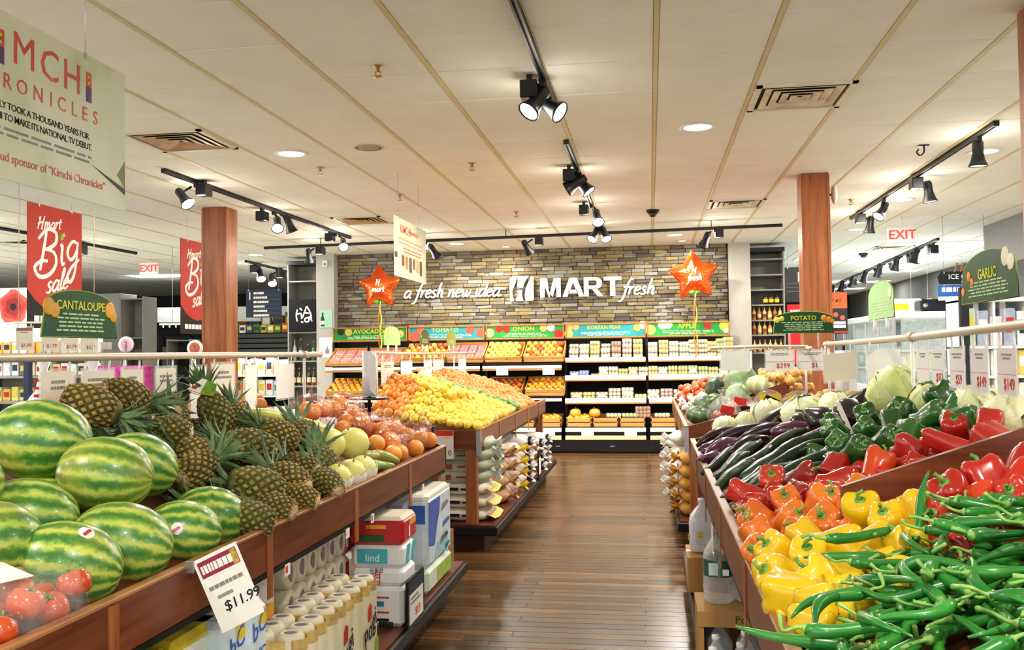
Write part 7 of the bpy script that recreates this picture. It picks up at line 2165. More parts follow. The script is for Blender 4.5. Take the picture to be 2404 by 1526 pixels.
# ------------------------------------------------------------------ header signs on the back fixture
FX0, FX1 = -5.0, 1.19
BW = (FX1 - FX0) / 5
FRAMEW = wood('header frame wood', '#a8642a', '#c98a3e', 0, .45, 3, .2)
REDFR = mat('print apple red', '#b8281e', .45, var=.2)
AVO = mat('print avocado', '#c8c25a', .45, var=.1)
AVOD = mat('print avocado skin', '#2a2f22', .45)
PITB = mat('print pit brown', '#7a3a22', .45)
ONP = mat('print onion', '#e8d27a', .45, var=.12)
TOMP = mat('print tomato', '#d05a4a', .45, var=.15)
PEARP = mat('print pear', '#e0a860', .45, var=.15)
APG = mat('print green apple', '#b8cc4a', .45, var=.15)
WHP = mat('print white flesh', '#f0ead2', .45, var=.05)
def disc(t, x, y, r, m, ry=None, z=.0036):
 MB().lathe([(r, 0), (r * .8, .0015), (.0005, .002)], 14, closed=False, M=FACE_CAM @ Matrix.Translation((x, y, z)) @ Matrix.Diagonal((1, (ry or r) / r, 1, 1))).build('printed_fruit', m, t)
for i, (title, bg, lb, fr) in enumerate((
  ('AVOCADO', SIGNGREEN2, 'green header sign reading AVOCADO at the left end of the back shelves', ((-.33, .06, .06, AVOD), (-.24, .05, .06, AVO), (-.235, .04, .03, PITB), (.5, .0, .055, AVO), (.5, -.015, .028, PITB))),
  ('TOMATO', TEAL, 'teal header sign with tomatoes, second from the left', ((-.28, .05, .07, TOMP), (.26, .06, .07, TOMP), (-.52, -.05, .08, TOMP), (.54, .0, .07, TOMP))),
  ('ONION', SIGNGREEN2, 'green header sign reading ONION in the middle', ((-.55, -.01, .07, ONP), (-.28, .07, .06, REDFR), (-.2, .06, .06, REDFR), (.2, .06, .055, PEARP), (.28, .07, .06, WHP), (.52, -.04, .07, REDFR))),
  ('KOREAN PEAR', TEAL, 'teal header sign reading KOREAN PEAR, second from the right', ((-.38, .06, .055, PEARP), (-.31, .07, .05, PEARP), (.4, .08, .06, WHP), (.48, .05, .06, PEARP), (-.56, -.04, .07, PEARP))),
  ('APPLE', SIGNGREEN2, 'green header sign reading APPLE at the right end', ((-.26, .08, .07, WHP), (-.2, .08, .06, WHP), (.2, .06, .055, REDFR), (-.56, .0, .08, PEARP), (.54, .05, .08, APG), (.56, -.02, .05, WHP))))):
 xc = FX0 + BW * (i + .5)
 t = thing('header_sign', lb, 'sign', (xc, 14.0, 1.815))
 w, h = BW - .02, .22
 MB().box(-w / 2, w / 2, -h / 2, h / 2, -.01, 0, M=FACE_CAM).build('panel', bg, t)
 for a, b_, c, d in ((-w / 2, w / 2, h / 2 - .018, h / 2 + .004), (-w / 2, w / 2, -h / 2 - .004, -h / 2 + .018), (-w / 2, -w / 2 + .02, -h / 2, h / 2), (w / 2 - .02, w / 2, -h / 2, h / 2)):
  MB().bevbox(a, b_, c, d, -.014, .016, .004, M=FACE_CAM).build('frame_bar', FRAMEW, t)
 o = put('title_lettering', text_mesh(title, .1 if len(title) < 9 else .078, [YELLOWINK], .012 if 'M' not in title else 0, 0, .001), t); o.matrix_local = FACE_CAM @ Matrix.Translation((-.02, .045, .002))
 bars(MB(), -w * .34, w * .34, -.078, -.012, 3, 0, .0005, .001, FACE_CAM, i, .4, .5).build('small_print', PALEINK if bg is SIGNGREEN2 else mat('pale blue ink', '#b6dcE4'.lower(), .5), t)
 for x, y, r, m in fr:
  disc(t, max(-.56, min(.56, x * (1.45 if abs(x) < .45 else 1))), y - (.01 if y > .04 else 0), r, m)
# ------------------------------------------------------------------ back fixture: case, shelves
t = thing('display_case', 'long black wall display case with wooden and white shelf edges', 'display case', (-1.9, 13.9, 0))
BK = mat('case interior black', '#1c1a18', .7, var=.1)
P_(MB().box(FX0, FX1, 14.2, 14.26, .0, 1.69), 'back_panel', BK, t)
P_(MB().box(FX0, FX1, 13.53, 14.2, .0, .2), 'base', BLACK, t)
P_(MB().box(FX0 + .02, FX1 - .02, 13.515, 13.53, .03, .19), 'kick_panel', BLACKM, t)
for k in range(6):
 x = FX0 + BW * k
 P_(MB().box(x - .018, x + .018, 14.05, 14.2, .2, 1.7), 'upright', BLACKM, t)
for k in range(8):
 P_(MB().box(-4.6 + k * .8, -4.54 + k * .8, 13.508, 13.516, .1, .115), 'kick_vent', STEEL, t)
SHW = mat('white shelf edge', '#ece6d6', .4, var=.04)
LEDGE = mat('pale ledge', '#d8c89c', .45, var=.06)
# right two bays: three shelves with white price edges
for z, yf in ((1.39, 13.72), (1.115, 13.68), (.775, 13.64)):
 for k in (3, 4):
  x0, x1 = FX0 + BW * k + .02, FX0 + BW * (k + 1) - .02
  P_(MB().box(x0, x1, yf + .02, 14.2, z - .03, z - .005), 'shelf', BLACK, t)
  P_(MB().bevbox(x0, x1, yf, yf + .02, z - .04, z + (.018 if z > 1.2 else .03), .004), 'price_edge', SHW, t)
  P_(MB().box(x0, x1, yf - .004, yf + .016, z - .056, z - .04), 'edge_trim', FRAMEW, t)
# left three bays: sloping crate shelf on top, crate shelf below
for k in (0, 1, 2):
 x0, x1 = FX0 + BW * k + .02, FX0 + BW * (k + 1) - .02
 P_(MB().add([(x0, 13.62, 1.335), (x1, 13.62, 1.335), (x1, 14.15, 1.56), (x0, 14.15, 1.56), (x0, 13.62, 1.31), (x1, 13.62, 1.31), (x1, 14.15, 1.535), (x0, 14.15, 1.535)], [(0, 1, 2, 3), (7, 6, 5, 4), (0, 4, 5, 1), (1, 5, 6, 2), (2, 6, 7, 3), (3, 7, 4, 0)]), 'shelf', BLACK, t)
 P_(MB().bevbox(x0, x1, 13.6, 13.625, 1.255, 1.3, .004), 'price_edge', SHW, t)
 P_(MB().bevbox(x0, x1, 13.6, 13.62, 1.225, 1.25, .004), 'edge_trim', FRAMEW, t)
 P_(MB().add([(x0, 13.58, .84), (x1, 13.58, .84), (x1, 14.15, 1.02), (x0, 14.15, 1.02), (x0, 13.58, .815), (x1, 13.58, .815), (x1, 14.15, .995), (x0, 14.15, .995)], [(0, 1, 2, 3), (7, 6, 5, 4), (0, 4, 5, 1), (1, 5, 6, 2), (2, 6, 7, 3), (3, 7, 4, 0)]), 'shelf', BLACK, t)
 P_(MB().bevbox(x0, x1, 13.56, 13.585, .765, .81, .004), 'price_edge', SHW, t)
# bottom ledges
for k in range(5):
 x0, x1 = FX0 + BW * k + .03, FX0 + BW * (k + 1) - .03
 P_(MB().box(x0, x1, 13.6, 14.2, .36, .385), 'shelf', BLACK, t)
 P_(MB().bevbox(x0, x1, 13.53, 13.56, .315, .375, .004), 'price_edge', SHW, t)
 P_(MB().bevbox(x0, x1, 13.5, 13.53, .2, .262, .004), 'bumper_ledge', LEDGE, t)
 P_(MB().box(x0, x1, 13.525, 13.6, .262, .31), 'dark_gap', BLACK, t)
for i, (x, z, y) in enumerate(((-2.2, 1.215, 13.588), (-1.5, 1.215, 13.588), (-3.4, 1.215, 13.588), (-.93, .32, 13.518), (-.3, .32, 13.518), (-1.5, .32, 13.518), (.45, .32, 13.518))):
 tag(MB().box(x - .09, x + .09, y, y + .003, z - .055, z + .045).build('shelf_card', PAPER), ('white price card on the sloping crate shelf' if z > 1 else 'white price card on the bottom ledge') + ' of the back case', 'price card', 'shelf cards on the crate shelf' if z > 1 else 'shelf cards on the bottom ledge')
# wooden crates
def crate(x0, x1, yf, z, depth, slope, label, h=.11):
 t = thing('fruit_crate', label, 'crate', ((x0 + x1) / 2, yf, z), (math.atan(slope), 0, 0))
 w = (x1 - x0) / 2
 MB().bevbox(-w, w, 0, .018, 0, h * .45, .003).build('front_slat', W_CRATE, t)
 MB().bevbox(-w, w, 0, .018, h * .55, h, .003).build('front_slat', W_CRATE, t)
 for s in (-1, 1):
  MB().bevbox(min(s * w, s * (w - .018)), max(s * w, s * (w - .018)), 0, depth, 0, h + .015, .003).build('side_board', W_CRATE, t)
 MB().bevbox(-w, w, depth - .018, depth, 0, h + .04, .003).build('back_slat', W_CRATE, t)
 MB().box(-w, w, .018, depth - .018, 0, .01).build('bottom_board', W_CRATE, t)
 return t
APR = veg('red yellow apple skin', '#b3261c', '#d8762c', .3, .3, 5, .12, c3='#e8b84a')
APY = veg('yellow red apple skin', '#e0b04a', '#d9822c', .3, .3, 5, .1, c3='#b8301e')
PRG = veg('green pear skin', '#b9c63c', '#d3d95a', .35, .2, 6, .06)
PLM = veg('red grape pack fill', '#8a1f2c', '#b5323c', .3, .3, 10, .15)
ORB = veg('bright orange peel', '#e89a1c', '#f2b52e', .4, .15, 6, .06)
def small_round(name, m, r):
 return MB().lathe([(.003, r * .78), (r * .3, r * .92), (r * .75, r * .66), (r, 0), (r * .78, -r * .66), (r * .35, -r * .9), (.003, -r * .82)][::-1], 10, closed=False).mesh(name, m)
bk = {'apr': small_round('apple', APR, .042), 'apy': small_round('apple', APY, .045), 'prg': small_round('pear', PRG, .046), 'orb': small_round('orange', ORB, .044), 'man': small_round('mandarin', ORG, .036), 'gap': small_round('apple', PRG, .044)}
bst = MB().tube([(0, 0, .03), (.003, 0, .048)], [.003, .0025], 5).mesh('stem', STEMB)
def fill(x0, x1, yf, z, depth, slope, kinds, step, label, cat, grp, rows, h=.075, stagger=True):
 c, s = math.cos(math.atan(slope)), math.sin(math.atan(slope))
 for r in range(rows):
  dd = .05 + r * step * .92
  if dd > depth - .03:
   break
  x = x0 + .055 + (step / 2 if r % 2 and stagger else 0)
  while x < x1 - .045:
   k = random.choice(kinds)
   o = put(bk[k].name.split('.')[0], bk[k], None, (x, yf + dd * c - h * s, z + dd * s + h * c + .012 * r), rr(), rnd(.95, 1.06))
   tag(o, label, cat, grp); put('stem', bst, o)
   x += step
# top row of crates, left to right
cs = (1.56 - 1.335) / .53
zt = 1.352
crate(-3.75, -3.08, 13.63, zt, .5, cs, 'wooden crate of mixed red and green apples on the top shelf', .09)
fill(-3.75, -3.08, 13.63, zt, .5, cs, ['apr', 'apr', 'gap', 'apy'], .092, 'red or yellow-green apple in the mixed crate on the top shelf', 'apple', 'apples in the mixed crate', 5)
crate(-2.47, -1.9, 13.63, zt, .5, cs, 'wooden crate of bright green pears on the top shelf', .09)
fill(-2.47, -1.9, 13.63, zt, .5, cs, ['prg'], .095, 'green-yellow pear in the crate below the ONION sign', 'pear', 'green pears on the top shelf', 5)
crate(-1.88, -1.27, 13.63, zt, .5, cs, 'wooden crate of red and yellow apples on the top shelf', .09)
fill(-1.88, -1.27, 13.63, zt, .5, cs, ['apy', 'apr', 'apy'], .095, 'red and yellow apple in the crate at the right end of the top shelf', 'apple', 'apples in the right-hand crate', 5)
crate(-3.06, -2.49, 13.63, zt, .5, cs, 'wooden crate of dark red fruit packs on the top shelf', .09)
TRAY = mat('white foam tray', '#eeeae6', .5, var=.03)
def fruit_pack(x, y, z, w, d, h, fillm, label, grp, rx=0.0, lid=True, labm=None):
 t = thing('fruit_pack', label, 'pack', (x, y, z), (rx, 0, rnd(-.05, .05)), grp)
 MB().bevbox(-w / 2, w / 2, -d / 2, d / 2, 0, h * .3, .006).build('tray', TRAY if not lid else PACK, t)
 m = MB()
 nx = max(2, int(w / .045)); ny = max(1, int(d / .05)); nz = max(1, int(h / .05))
 for i in range(nx):
  for j in range(ny):
   for k in range(nz):
    m.ell((-w / 2 + w * (i + .5) / nx, -d / 2 + d * (j + .5) / ny, h * (k + .55) / nz), (w / nx * .52, d / ny * .52, h / nz * .5), 7, 5)
 o = m.build('fruit_pieces', fillm, t); o['kind'] = 'stuff'
 MB().bevbox(-w / 2 - .002, w / 2 + .002, -d / 2 - .002, d / 2 + .002, h * .25, h + .006, .008).build('lid', PACK, t)
 if labm:
  MB().box(-w * .3, w * .3, -d / 2 - .004, -d / 2 - .0025, h * .35, h * .7).build('label', labm, t)
 return t
for r in range(4):
 for q in range(4):
  dd = .07 + r * .115
  fruit_pack(-2.98 + q * .138, 13.63 + dd * .92, zt + .03 + dd * cs * .95, .12, .1, .06, PLM, 'clear pack of dark red fruit in the crate below the teal tomato sign', 'dark red fruit packs on the top shelf', math.atan(cs))
for r in range(3):
 for q in range(6):
  dd = .08 + r * .16
  fruit_pack(-4.85 + q * .18, 13.63 + dd * .92, zt + dd * cs * .95 - .01, .16, .13, .05, veg('pink red fruit', '#c8483a', '#e0826a', .4, .1, 12, .1), 'white tray of red fruit under film at the left end of the top shelf', 'red fruit trays on the top shelf', math.atan(cs), True, PAPER)
crate(-4.97, -3.79, 13.61, zt - .03, .5, cs, 'long wooden tray holding the red fruit trays at the left end', .055)
# second row
zs = .845
cs2 = .18 / .57
crate(-4.96, -4.2, 13.59, zs, .5, cs2, 'wooden crate of bright oranges below the red fruit trays', .1)
fill(-4.96, -4.2, 13.59, zs, .5, cs2, ['orb'], .098, 'bright orange in the crate left of the white bag roll', 'orange', 'bright oranges in the lower crate', 5)
crate(-4.16, -3.4, 13.59, zs, .5, cs2, 'wooden crate of dark oranges behind the bag roll', .1)
fill(-4.16, -3.4, 13.59, zs, .5, cs2, ['man', 'man', 'orb'], .09, 'mandarin in the lower crate behind the bag roll', 'mandarin', 'mandarins in the lower left crates', 5)
crate(-3.36, -2.5, 13.59, zs, .5, cs2, 'wooden crate of mandarins in the middle of the lower shelf', .1)
fill(-3.36, -2.5, 13.59, zs, .5, cs2, ['man'], .085, 'mandarin in the middle lower crate behind the lemons', 'mandarin', 'mandarins in the middle lower crate', 5)
crate(-2.46, -1.9, 13.59, zs, .5, cs2, 'wooden crate of reddish mandarins beyond the orange heap', .1)
fill(-2.46, -1.9, 13.59, zs, .5, cs2, ['man', 'apr'], .088, 'reddish mandarin in the crate beyond the orange heap', 'mandarin', 'reddish mandarins in the lower crate', 5)
crate(-1.86, -1.27, 13.59, zs, .5, cs2, 'wooden crate of orange mandarins at the right end of the lower shelf', .1)
fill(-1.86, -1.27, 13.59, zs, .5, cs2, ['man', 'orb', 'man'], .088, 'orange mandarin in the crate at the right end of the lower shelf', 'mandarin', 'mandarins at the right end', 5)
# bottom crates
for i in range(5):
 for q in range(3 if i > 1 else 2):
  n = 3 if i > 1 else 2
  x0 = FX0 + BW * i + .04 + q * (BW - .06) / n
  x1 = x0 + (BW - .06) / n - .02
  crate(x0, x1, 13.58, .387, .5, .0, 'low wooden crate on the bottom shelf of the back case, %s from the left' % ORD[i * 2 + q if i < 2 else 4 + (i - 2) * 3 + q], .125)['group'] = 'low crates along the bottom shelf'
  if i == 2 or (i == 3 and q == 0) or i < 2:
   fill(x0, x1, 13.58, .387, .5, 0, ['orb', 'apy'], .1, 'yellow-orange fruit in a low crate on the bottom shelf', 'fruit', 'yellow fruit on the bottom shelf', 3, .12)
PUM = squash(veg('small pumpkin skin', '#d8902a', '#e6b04a', .4, .2, 8, .1), .075, .12, 9, .12)
for x, lb in ((-1.12, 'round orange pumpkin on the bottom shelf, left of two'), (-.83, 'round orange pumpkin on the bottom shelf, right of two')):
 o = put('pumpkin', PUM[0], None, (x, 13.72, .585), (0, 0, rnd(0, 6)), 1.1); tag(o, lb, 'pumpkin', 'pumpkins on the bottom shelf'); put('stem', PUM[1], o)
YF = veg('yellow cut fruit', '#d0a81c', '#e2c548', .35, .2, 14, .1)
PF = veg('pale cut fruit', '#d8c68a', '#e6dab0', .4, .15, 14, .08)
PKF = veg('pink cut fruit', '#d88a78', '#ecc0a8', .4, .15, 14, .1)
BRF = veg('brown dried fruit', '#8a4a1c', '#c07a2c', .45, .1, 14, .15)
GF = veg('green cut fruit', '#9ab83a', '#c0d05a', .4, .15, 14, .1)
BLF = veg('blue berries', '#3a4a9a', '#6a8acc', .4, .15, 30, .1)
for x, z, m, lb in ((-.12, .515, BRF, 'clear pack of brown fruit on the bottom shelf, by the bay post'), (.16, .515, PF, 'pale fruit pack on the bottom shelf at the right'), (-.55, .515, PF, 'low clear tray on the bottom shelf, left of two'), (-.32, .515, GF, 'low clear tray of greens on the bottom shelf')):
 fruit_pack(x, 13.72, z, .22, .16, .16 if m is BRF else .06, m, lb, None)
# top shelf: upright cups and packs
cup = 0
names = {YF: 'yellow', PF: 'pale', PKF: 'pink', BRF: 'brown', GF: 'green', BLF: 'blue'}
row1 = [(-1.14, PKF, .14), (-.98, PF, .22), (-.82, YF, .27), (-.66, PF, .16), (-.5, BRF, .26), (-.34, PKF, .3), (-.18, YF, .29), (0.04, PF, .24), (.2, YF, .27), (.35, PF, .25), (.5, PF, .24), (.64, PF, .27), (.77, PF, .27), (.9, YF, .24), (1.04, GF, .28), (1.14, YF, .3)]
for x, m, h in row1:
 n = max(1, round(h / .075))
 for k in range(n):
  fruit_pack(x, 13.81, 1.392 + k * h / n, .138, .11, h / n - .01, m, 'clear stacked cup of %s fruit on the top shelf at the right' % names[m], '%s fruit cups on the top shelf' % names[m], 0, True, PAPER if k == 0 else None)
 fruit_pack(x, 13.98, 1.392, .14, .12, max(h * .95, .22), m, 'clear box of %s fruit at the back of the top shelf' % names[m], '%s fruit boxes behind the cups' % names[m])
for i in range(16):
 x = -1.13 + i * .146
 m = (BLF, BLF, BRF, PF, PF, YF, YF, PF, YF, PF, YF, YF, GF, GF, YF, GF)[i]
 h = (.07, .08, .04, .13, .13, .1, .12, .12, .13, .12, .13, .13, .13, .12, .11, .09)[i]
 if i == 2: x += .03
 fruit_pack(x, 13.79, 1.118, .138, .12, h * 1.15, m, 'clear box of %s fruit on the second shelf of the back case' % names[m], '%s fruit boxes on the second shelf' % names[m], 0, True, PAPER if i % 3 == 0 else None)
for i, (m, h) in enumerate(((YF, .1), (YF, .1), (PKF, .1), (PF, .15), (PF, .16), (GF, .07), (PF, .13), (PKF, .14), (PKF, .13), (PF, .12), (YF, .12), (PF, .12))):
 fruit_pack(-1.1 + i * .19, 13.75, .778, .175, .13, h * 1.1, m, 'clear box of %s fruit on the third shelf of the back case' % names[m], '%s fruit boxes on the third shelf' % names[m], 0, True, PAPER if i % 2 == 0 else None)
# ------------------------------------------------------------------ star balloons
mf, nt, b = nt_new('red foil')
nt.links.new(ramp(nt, noise(nt, objcoord(nt), 6, 2), [(.3, lin('#e04a18')), (.7, lin('#f2702c'))]), b.inputs['Base Color'])
b.inputs['Metallic'].default_value = .75
b.inputs['Roughness'].default_value = .22
bumpit(nt, b, noise(nt, objcoord(nt, (1, 1, 1)), 9, 3), .25, .03)
FOIL = mf
GBAL = mat('green balloon', '#5fb53a', .25, var=.1, coat=.4)
RIBO = mat('orange ribbon', '#e07a2a', .4, var=.15)
RIBG = mat('green ribbon', '#a8c84a', .4, var=.15)
def star(x, y, z, R, label, l1, l2, tail, rot):
 t = thing('star_balloon', label, 'balloon', (x, y, z))
 n = 60
 M = FACE_CAM @ Matrix.Rotation(rot, 4, 'Z')
 def rad(a):
  k = (a / (2 * PI / 5)) % 1.0
  k = abs(k - .5) * 2          # 1 on a tip, 0 in a notch
  ri = R * .6
  return ri * R * math.sin(PI / 5) / (ri * math.sin(PI / 5 * k) + R * math.sin(PI / 5 * (1 - k))) if True else R
 vs = [(0, 0, .105)]
 rings = [.22, .45, .65, .82, .94, 1.0]
 for s in rings:
  for i in range(n):
   a = 2 * PI * i / n
   q = rad(a)
   k = abs(((a / (2 * PI / 5)) % 1.0) - .5) * 2
   dome = math.sqrt(max(0, 1 - s ** 2.2)) * .105 * (1 - .25 * s * k)
   dome *= 1 + .05 * math.sin(i * 2.1) * s
   vs.append((q * s * math.sin(a), q * s * math.cos(a), dome))
 nf = len(vs)
 fs = []
 for i in range(n):
  fs.append((0, 1 + (i + 1) % n, 1 + i))
 for r in range(len(rings) - 1):
  for i in range(n):
   i2 = (i + 1) % n
   fs.append((1 + r * n + i, 1 + r * n + i2, 1 + (r + 1) * n + i2, 1 + (r + 1) * n + i))
 m = MB().add(vs, fs, 0, True, M)
 m.add([(a, b_, -c) for a, b_, c in vs], [tuple(reversed(f)) for f in fs], 0, True, M)
 m.build('foil_star', FOIL, t)
 seam = [M @ Vector((rad(2 * PI * i / n) * math.sin(2 * PI * i / n) * 1.01, rad(2 * PI * i / n) * math.cos(2 * PI * i / n) * 1.01, 0)) for i in range(n + 1)]
 MB().tube(seam, .005, 4, caps=False).build('seam', FOIL, t)
 w = MB()
 stroke_text(w, l1, 0, .03, .045, .009, z=.108, M=M, center=True, thick=.5, shear=.2)
 stroke_text(w, l2, 0, -.075, .05, .009, z=.105, M=M, center=True, thick=.6, shear=.2)
 w.build('lettering', LETTER, t)
 g = MB()
 g.ell((-.04, -.02, -R * .62), (.055, .035, .04), 10, 7); g.ell((.05, 0, -R * .6), (.055, .035, .035), 10, 7)
 g.build('balloon_knot', GBAL, t)
 pts = [(.0 + .012 * math.sin(k * 1.3), -.01 + .02 * math.cos(k * 1.3), -R * .62 - tail * k / 12) for k in range(13)]
 MB().tube(smooth_path(pts, 2), .034, 6, sx=1.0, sz=.3).build('ribbon', RIBO, t)
 pts = [(.02 + .012 * math.sin(k * 1.3 + 2.5), -.02 + .02 * math.cos(k * 1.3 + 2.5), -R * .62 - tail * k / 12) for k in range(11)]
 MB().tube(smooth_path(pts, 2), .032, 6, sx=1.0, sz=.3).build('ribbon', RIBG, t)
 return t
star(-4.14, 13.75, 2.54, .355, 'red star balloon on the left, half behind the far poster', 'H', 'mart', .89, .02)
star(.66, 13.74, 2.594, .38, 'red star balloon reading fresh on the right side of the stone wall', 'H', 'fresh', .965, .08)
# ------------------------------------------------------------------ grey shelf towers beside the stone wall
def tower(x0, x1, y, depth, zs, label):
 t = thing('shelf_tower', label, 'shelf', ((x0 + x1) / 2, y, 0))
 for x in (x0, x1 - .02):
  P_(MB().box(x, x + .02, y, y + depth, 0, 3.0), 'side_panel', GREYS, t)
 P_(MB().box(x0, x1, y + depth - .015, y + depth, 0, 3.0), 'back_panel', GREYS, t)
 for z in zs:
  P_(MB().bevbox(x0 + .02, x1 - .02, y - .002, y + depth - .015, z - .022, z, .003), 'shelf_board', GREYS, t)
 P_(MB().box(x0 - .01, x1 + .01, y - .005, y + depth, 2.985, 3.05), 'top_cap', BLACKM, t)
 return t
tower(-5.87, -5.31, 14.3, .42, (2.72, 1.88, 1.41, 1.0, .5, .1), 'tall grey shelf tower with a black sign, left of the stone wall')
tower(1.52, 2.04, 14.35, .42, (2.88, 2.64, 2.41, 2.18, 1.945, 1.72, 1.45, 1.1, .6, .1), 'tall grey shelf tower with jars, right of the stone wall')
t = thing('brush_sign', 'black square sign with white brush strokes on the left shelf tower', 'sign', (-5.59, 14.28, 2.15))
MB().box(-.25, .25, -.26, .26, -.012, 0, M=FACE_CAM).build('panel', mat('black fabric panel', '#0e0e14', .8), t)
m = MB()
for pl in ([(-.1, .1), (-.12, 0), (-.1, -.1)], [(-.06, .12), (-.02, .08)], [(-.1, .02), (-.04, .03), (-.03, -.06)], [(.06, .15), (.0, 0), (-.02, -.04)], [(.06, .15), (.12, .04), (.14, -.06)], [(.03, .04), (.1, .03)], [(.03, -.05), (.09, -.04), (.09, -.1), (.03, -.1), (.03, -.05)], [(-.04, -.1), (.0, -.12)], [(.1, -.02), (.15, -.1)]):
 m.tube(smooth_path([(a, b_, .002) for a, b_ in pl], 3), .013, 6, sx=1, sz=.3, M=FACE_CAM)
m.build('brush_strokes', LETTER, t)
t = thing('poster', 'pale green poster with a dark bottle on the grey pier', 'poster', (-5.14, 14.096, 2.08))
MB().box(-.105, .105, -.14, .14, -.003, 0, M=FACE_CAM).build('sheet', mat('mint paper', '#a9d8bd', .6, var=.15, scale=3), t)
MB().prism([(-.085, -.12), (-.025, -.12), (-.025, .0), (-.043, .05), (-.043, .1), (-.067, .1), (-.067, .05), (-.085, .0)], .0003, .0012, M=FACE_CAM).build('printed_bottle', mat('print bottle green', '#24402c', .5), t)
MB().box(-.083, -.027, -.09, -.03, .0013, .002, M=FACE_CAM).build('printed_label', WHITEINK, t)
t = thing('poster', 'white sheet with a small dark mark on the grey pier, below the green poster', 'poster', (-5.14, 14.096, 1.62))
MB().box(-.11, .11, -.16, .16, -.003, 0, M=FACE_CAM).build('sheet', PAPER, t)
MB().prism([(-.01, -.1), (.05, -.1), (.055, -.05), (.03, -.01), (.025, .02), (.012, .02), (.008, -.01), (-.015, -.05)], .0003, .0012, M=FACE_CAM).build('printed_mark', GREYINK, t)
t = thing('wall_sensor', 'small white box high on the grey left pier', 'sensor', (-5.14, 14.09, 2.97))
MB().bevbox(-.04, .04, -.03, .01, -.05, .05, .008).build('case', WHITE, t)
MB().box(-.02, .02, -.033, -.029, -.03, .0).build('window', GREYINK, t)
def glass_bottle(x, y, z, h, r, col, label, cat='bottle', group=None, lab='#e8e2d0'):
 t = thing('bottle', label, cat, (x, y, z), group=group)
 MB().lathe([(.0005, 0), (r, .001), (r, h * .55), (r * .85, h * .63), (r * .34, h * .74), (r * .32, h * .96), (.0005, h * .965)], 12, closed=False).build('glass', mat('glass ' + col, col, .12, var=.15, coat=.5), t)
 MB().lathe([(r * 1.02, h * .18), (r * 1.02, h * .46)], 12, closed=False).build('label', mat('label ' + lab, lab, .5, var=.08), t)
 MB().lathe([(r * .36, h * .9), (r * .36, h), (.0005, h * 1.002)], 10, closed=False).build('cap', mat('bottle cap gold', '#b89a4a', .35, .5), t)
 return t
for i, (x, h, r, c, lb) in enumerate(((-5.79, .36, .035, '#b8b8a4', 'clear tall bottle at the left of the tower shelf below the black sign'), (-5.68, .37, .035, '#1f3a24', 'dark bottle with a gold top on the tower shelf below the black sign'), (-5.56, .28, .035, '#3a2a1c', 'short dark bottle in the middle of the tower shelf'), (-5.46, .33, .035, '#2f6a34', 'green bottle on the tower shelf below the black sign'), (-5.38, .36, .035, '#d8d0a8', 'pale bottle at the right of the tower shelf'))):
 glass_bottle(x, 14.4, 1.41, h, r, c, lb)
for i in range(6):
 glass_bottle(-5.8 + i * .085, 14.4, 1.0, .3, .034, ('#3a2412', '#20301c', '#b8924a')[i % 3], 'dark bottle on the lower shelf of the left tower', 'bottle', 'bottles low in the left tower', '#d8c9a0')
for i in range(3):
 t = thing('jar', ('left', 'middle', 'right')[i] + ' dark jar with a yellow label high on the right shelf tower', 'jar', (1.76 + i * .085, 14.42, 2.18))
 MB().lathe([(.0005, 0), (.034, .002), (.036, .11), (.028, .125), (.0005, .126)], 12, closed=False).build('glass', mat('glass dark', '#1a1712', .15, coat=.5), t)
 MB().lathe([(.037, .03), (.037, .085)], 12, closed=False).build('label', YELP, t)
 MB().cyl((0, 0, .124), (0, 0, .145), .031, n=12).build('lid', BLACKM, t)
for r, z in enumerate((1.945, 1.72, 1.45)):
 for i in range(6):
  glass_bottle(1.585 + i * .078, 14.42, z, .2, .03, ('#c9a04a', '#b8742c', '#d8b868')[(i + r) % 3], 'amber bottle on the %s bottle shelf of the right tower' % ('upper', 'middle', 'lower')[r], 'bottle', 'amber bottles on the %s shelf of the right tower' % ('upper', 'middle', 'lower')[r], ('#8a3a24', '#e0d0a0')[i % 2])
# ------------------------------------------------------------------ left distance: coolers, cabinets, registers
WGOODS = mat('white shelf goods', '#eeeeea', .5, var=.08)
def cname(h):
 r, g, b_ = (int(h[i:i + 2], 16) for i in (1, 3, 5))
 if min(r, g, b_) > 190: return 'white'
 if max(r, g, b_) < 100: return 'dark'
 if r > g * 1.5: return 'pink' if b_ > 110 else ('orange' if g > 100 else 'red')
 if g >= r: return 'green' if b_ < g * .9 else 'blue'
 return 'yellow' if b_ < 90 else ('blue' if b_ > r else 'grey')
def boxrow(x0, x1, y, z, n, h, depth, cols, label, grp, name='carton', seed=1, cat='carton'):
 rg = random.Random(seed)
 w = (x1 - x0) / n
 for i in range(n):
  hh = h * rg.uniform(.75, 1)
  c = cols[rg.randrange(len(cols))]
  t = thing(name, label.replace('*', cname(c)), cat, (x0 + w * (i + .5), y, z), (0, 0, rg.uniform(-.06, .06)), grp)
  MB().bevbox(-w * .44, w * .44, 0, depth, 0, hh, min(.008, w * .1)).build('box', mat('box ' + c, c, .45, var=.2, scale=20), t)
  MB().box(-w * .3, w * .3, -.002, .0, hh * .35, hh * .75).build('label', (PAPER, YELP, REDP, mat('navy sign', '#2b3648', .5))[rg.randrange(4)], t)
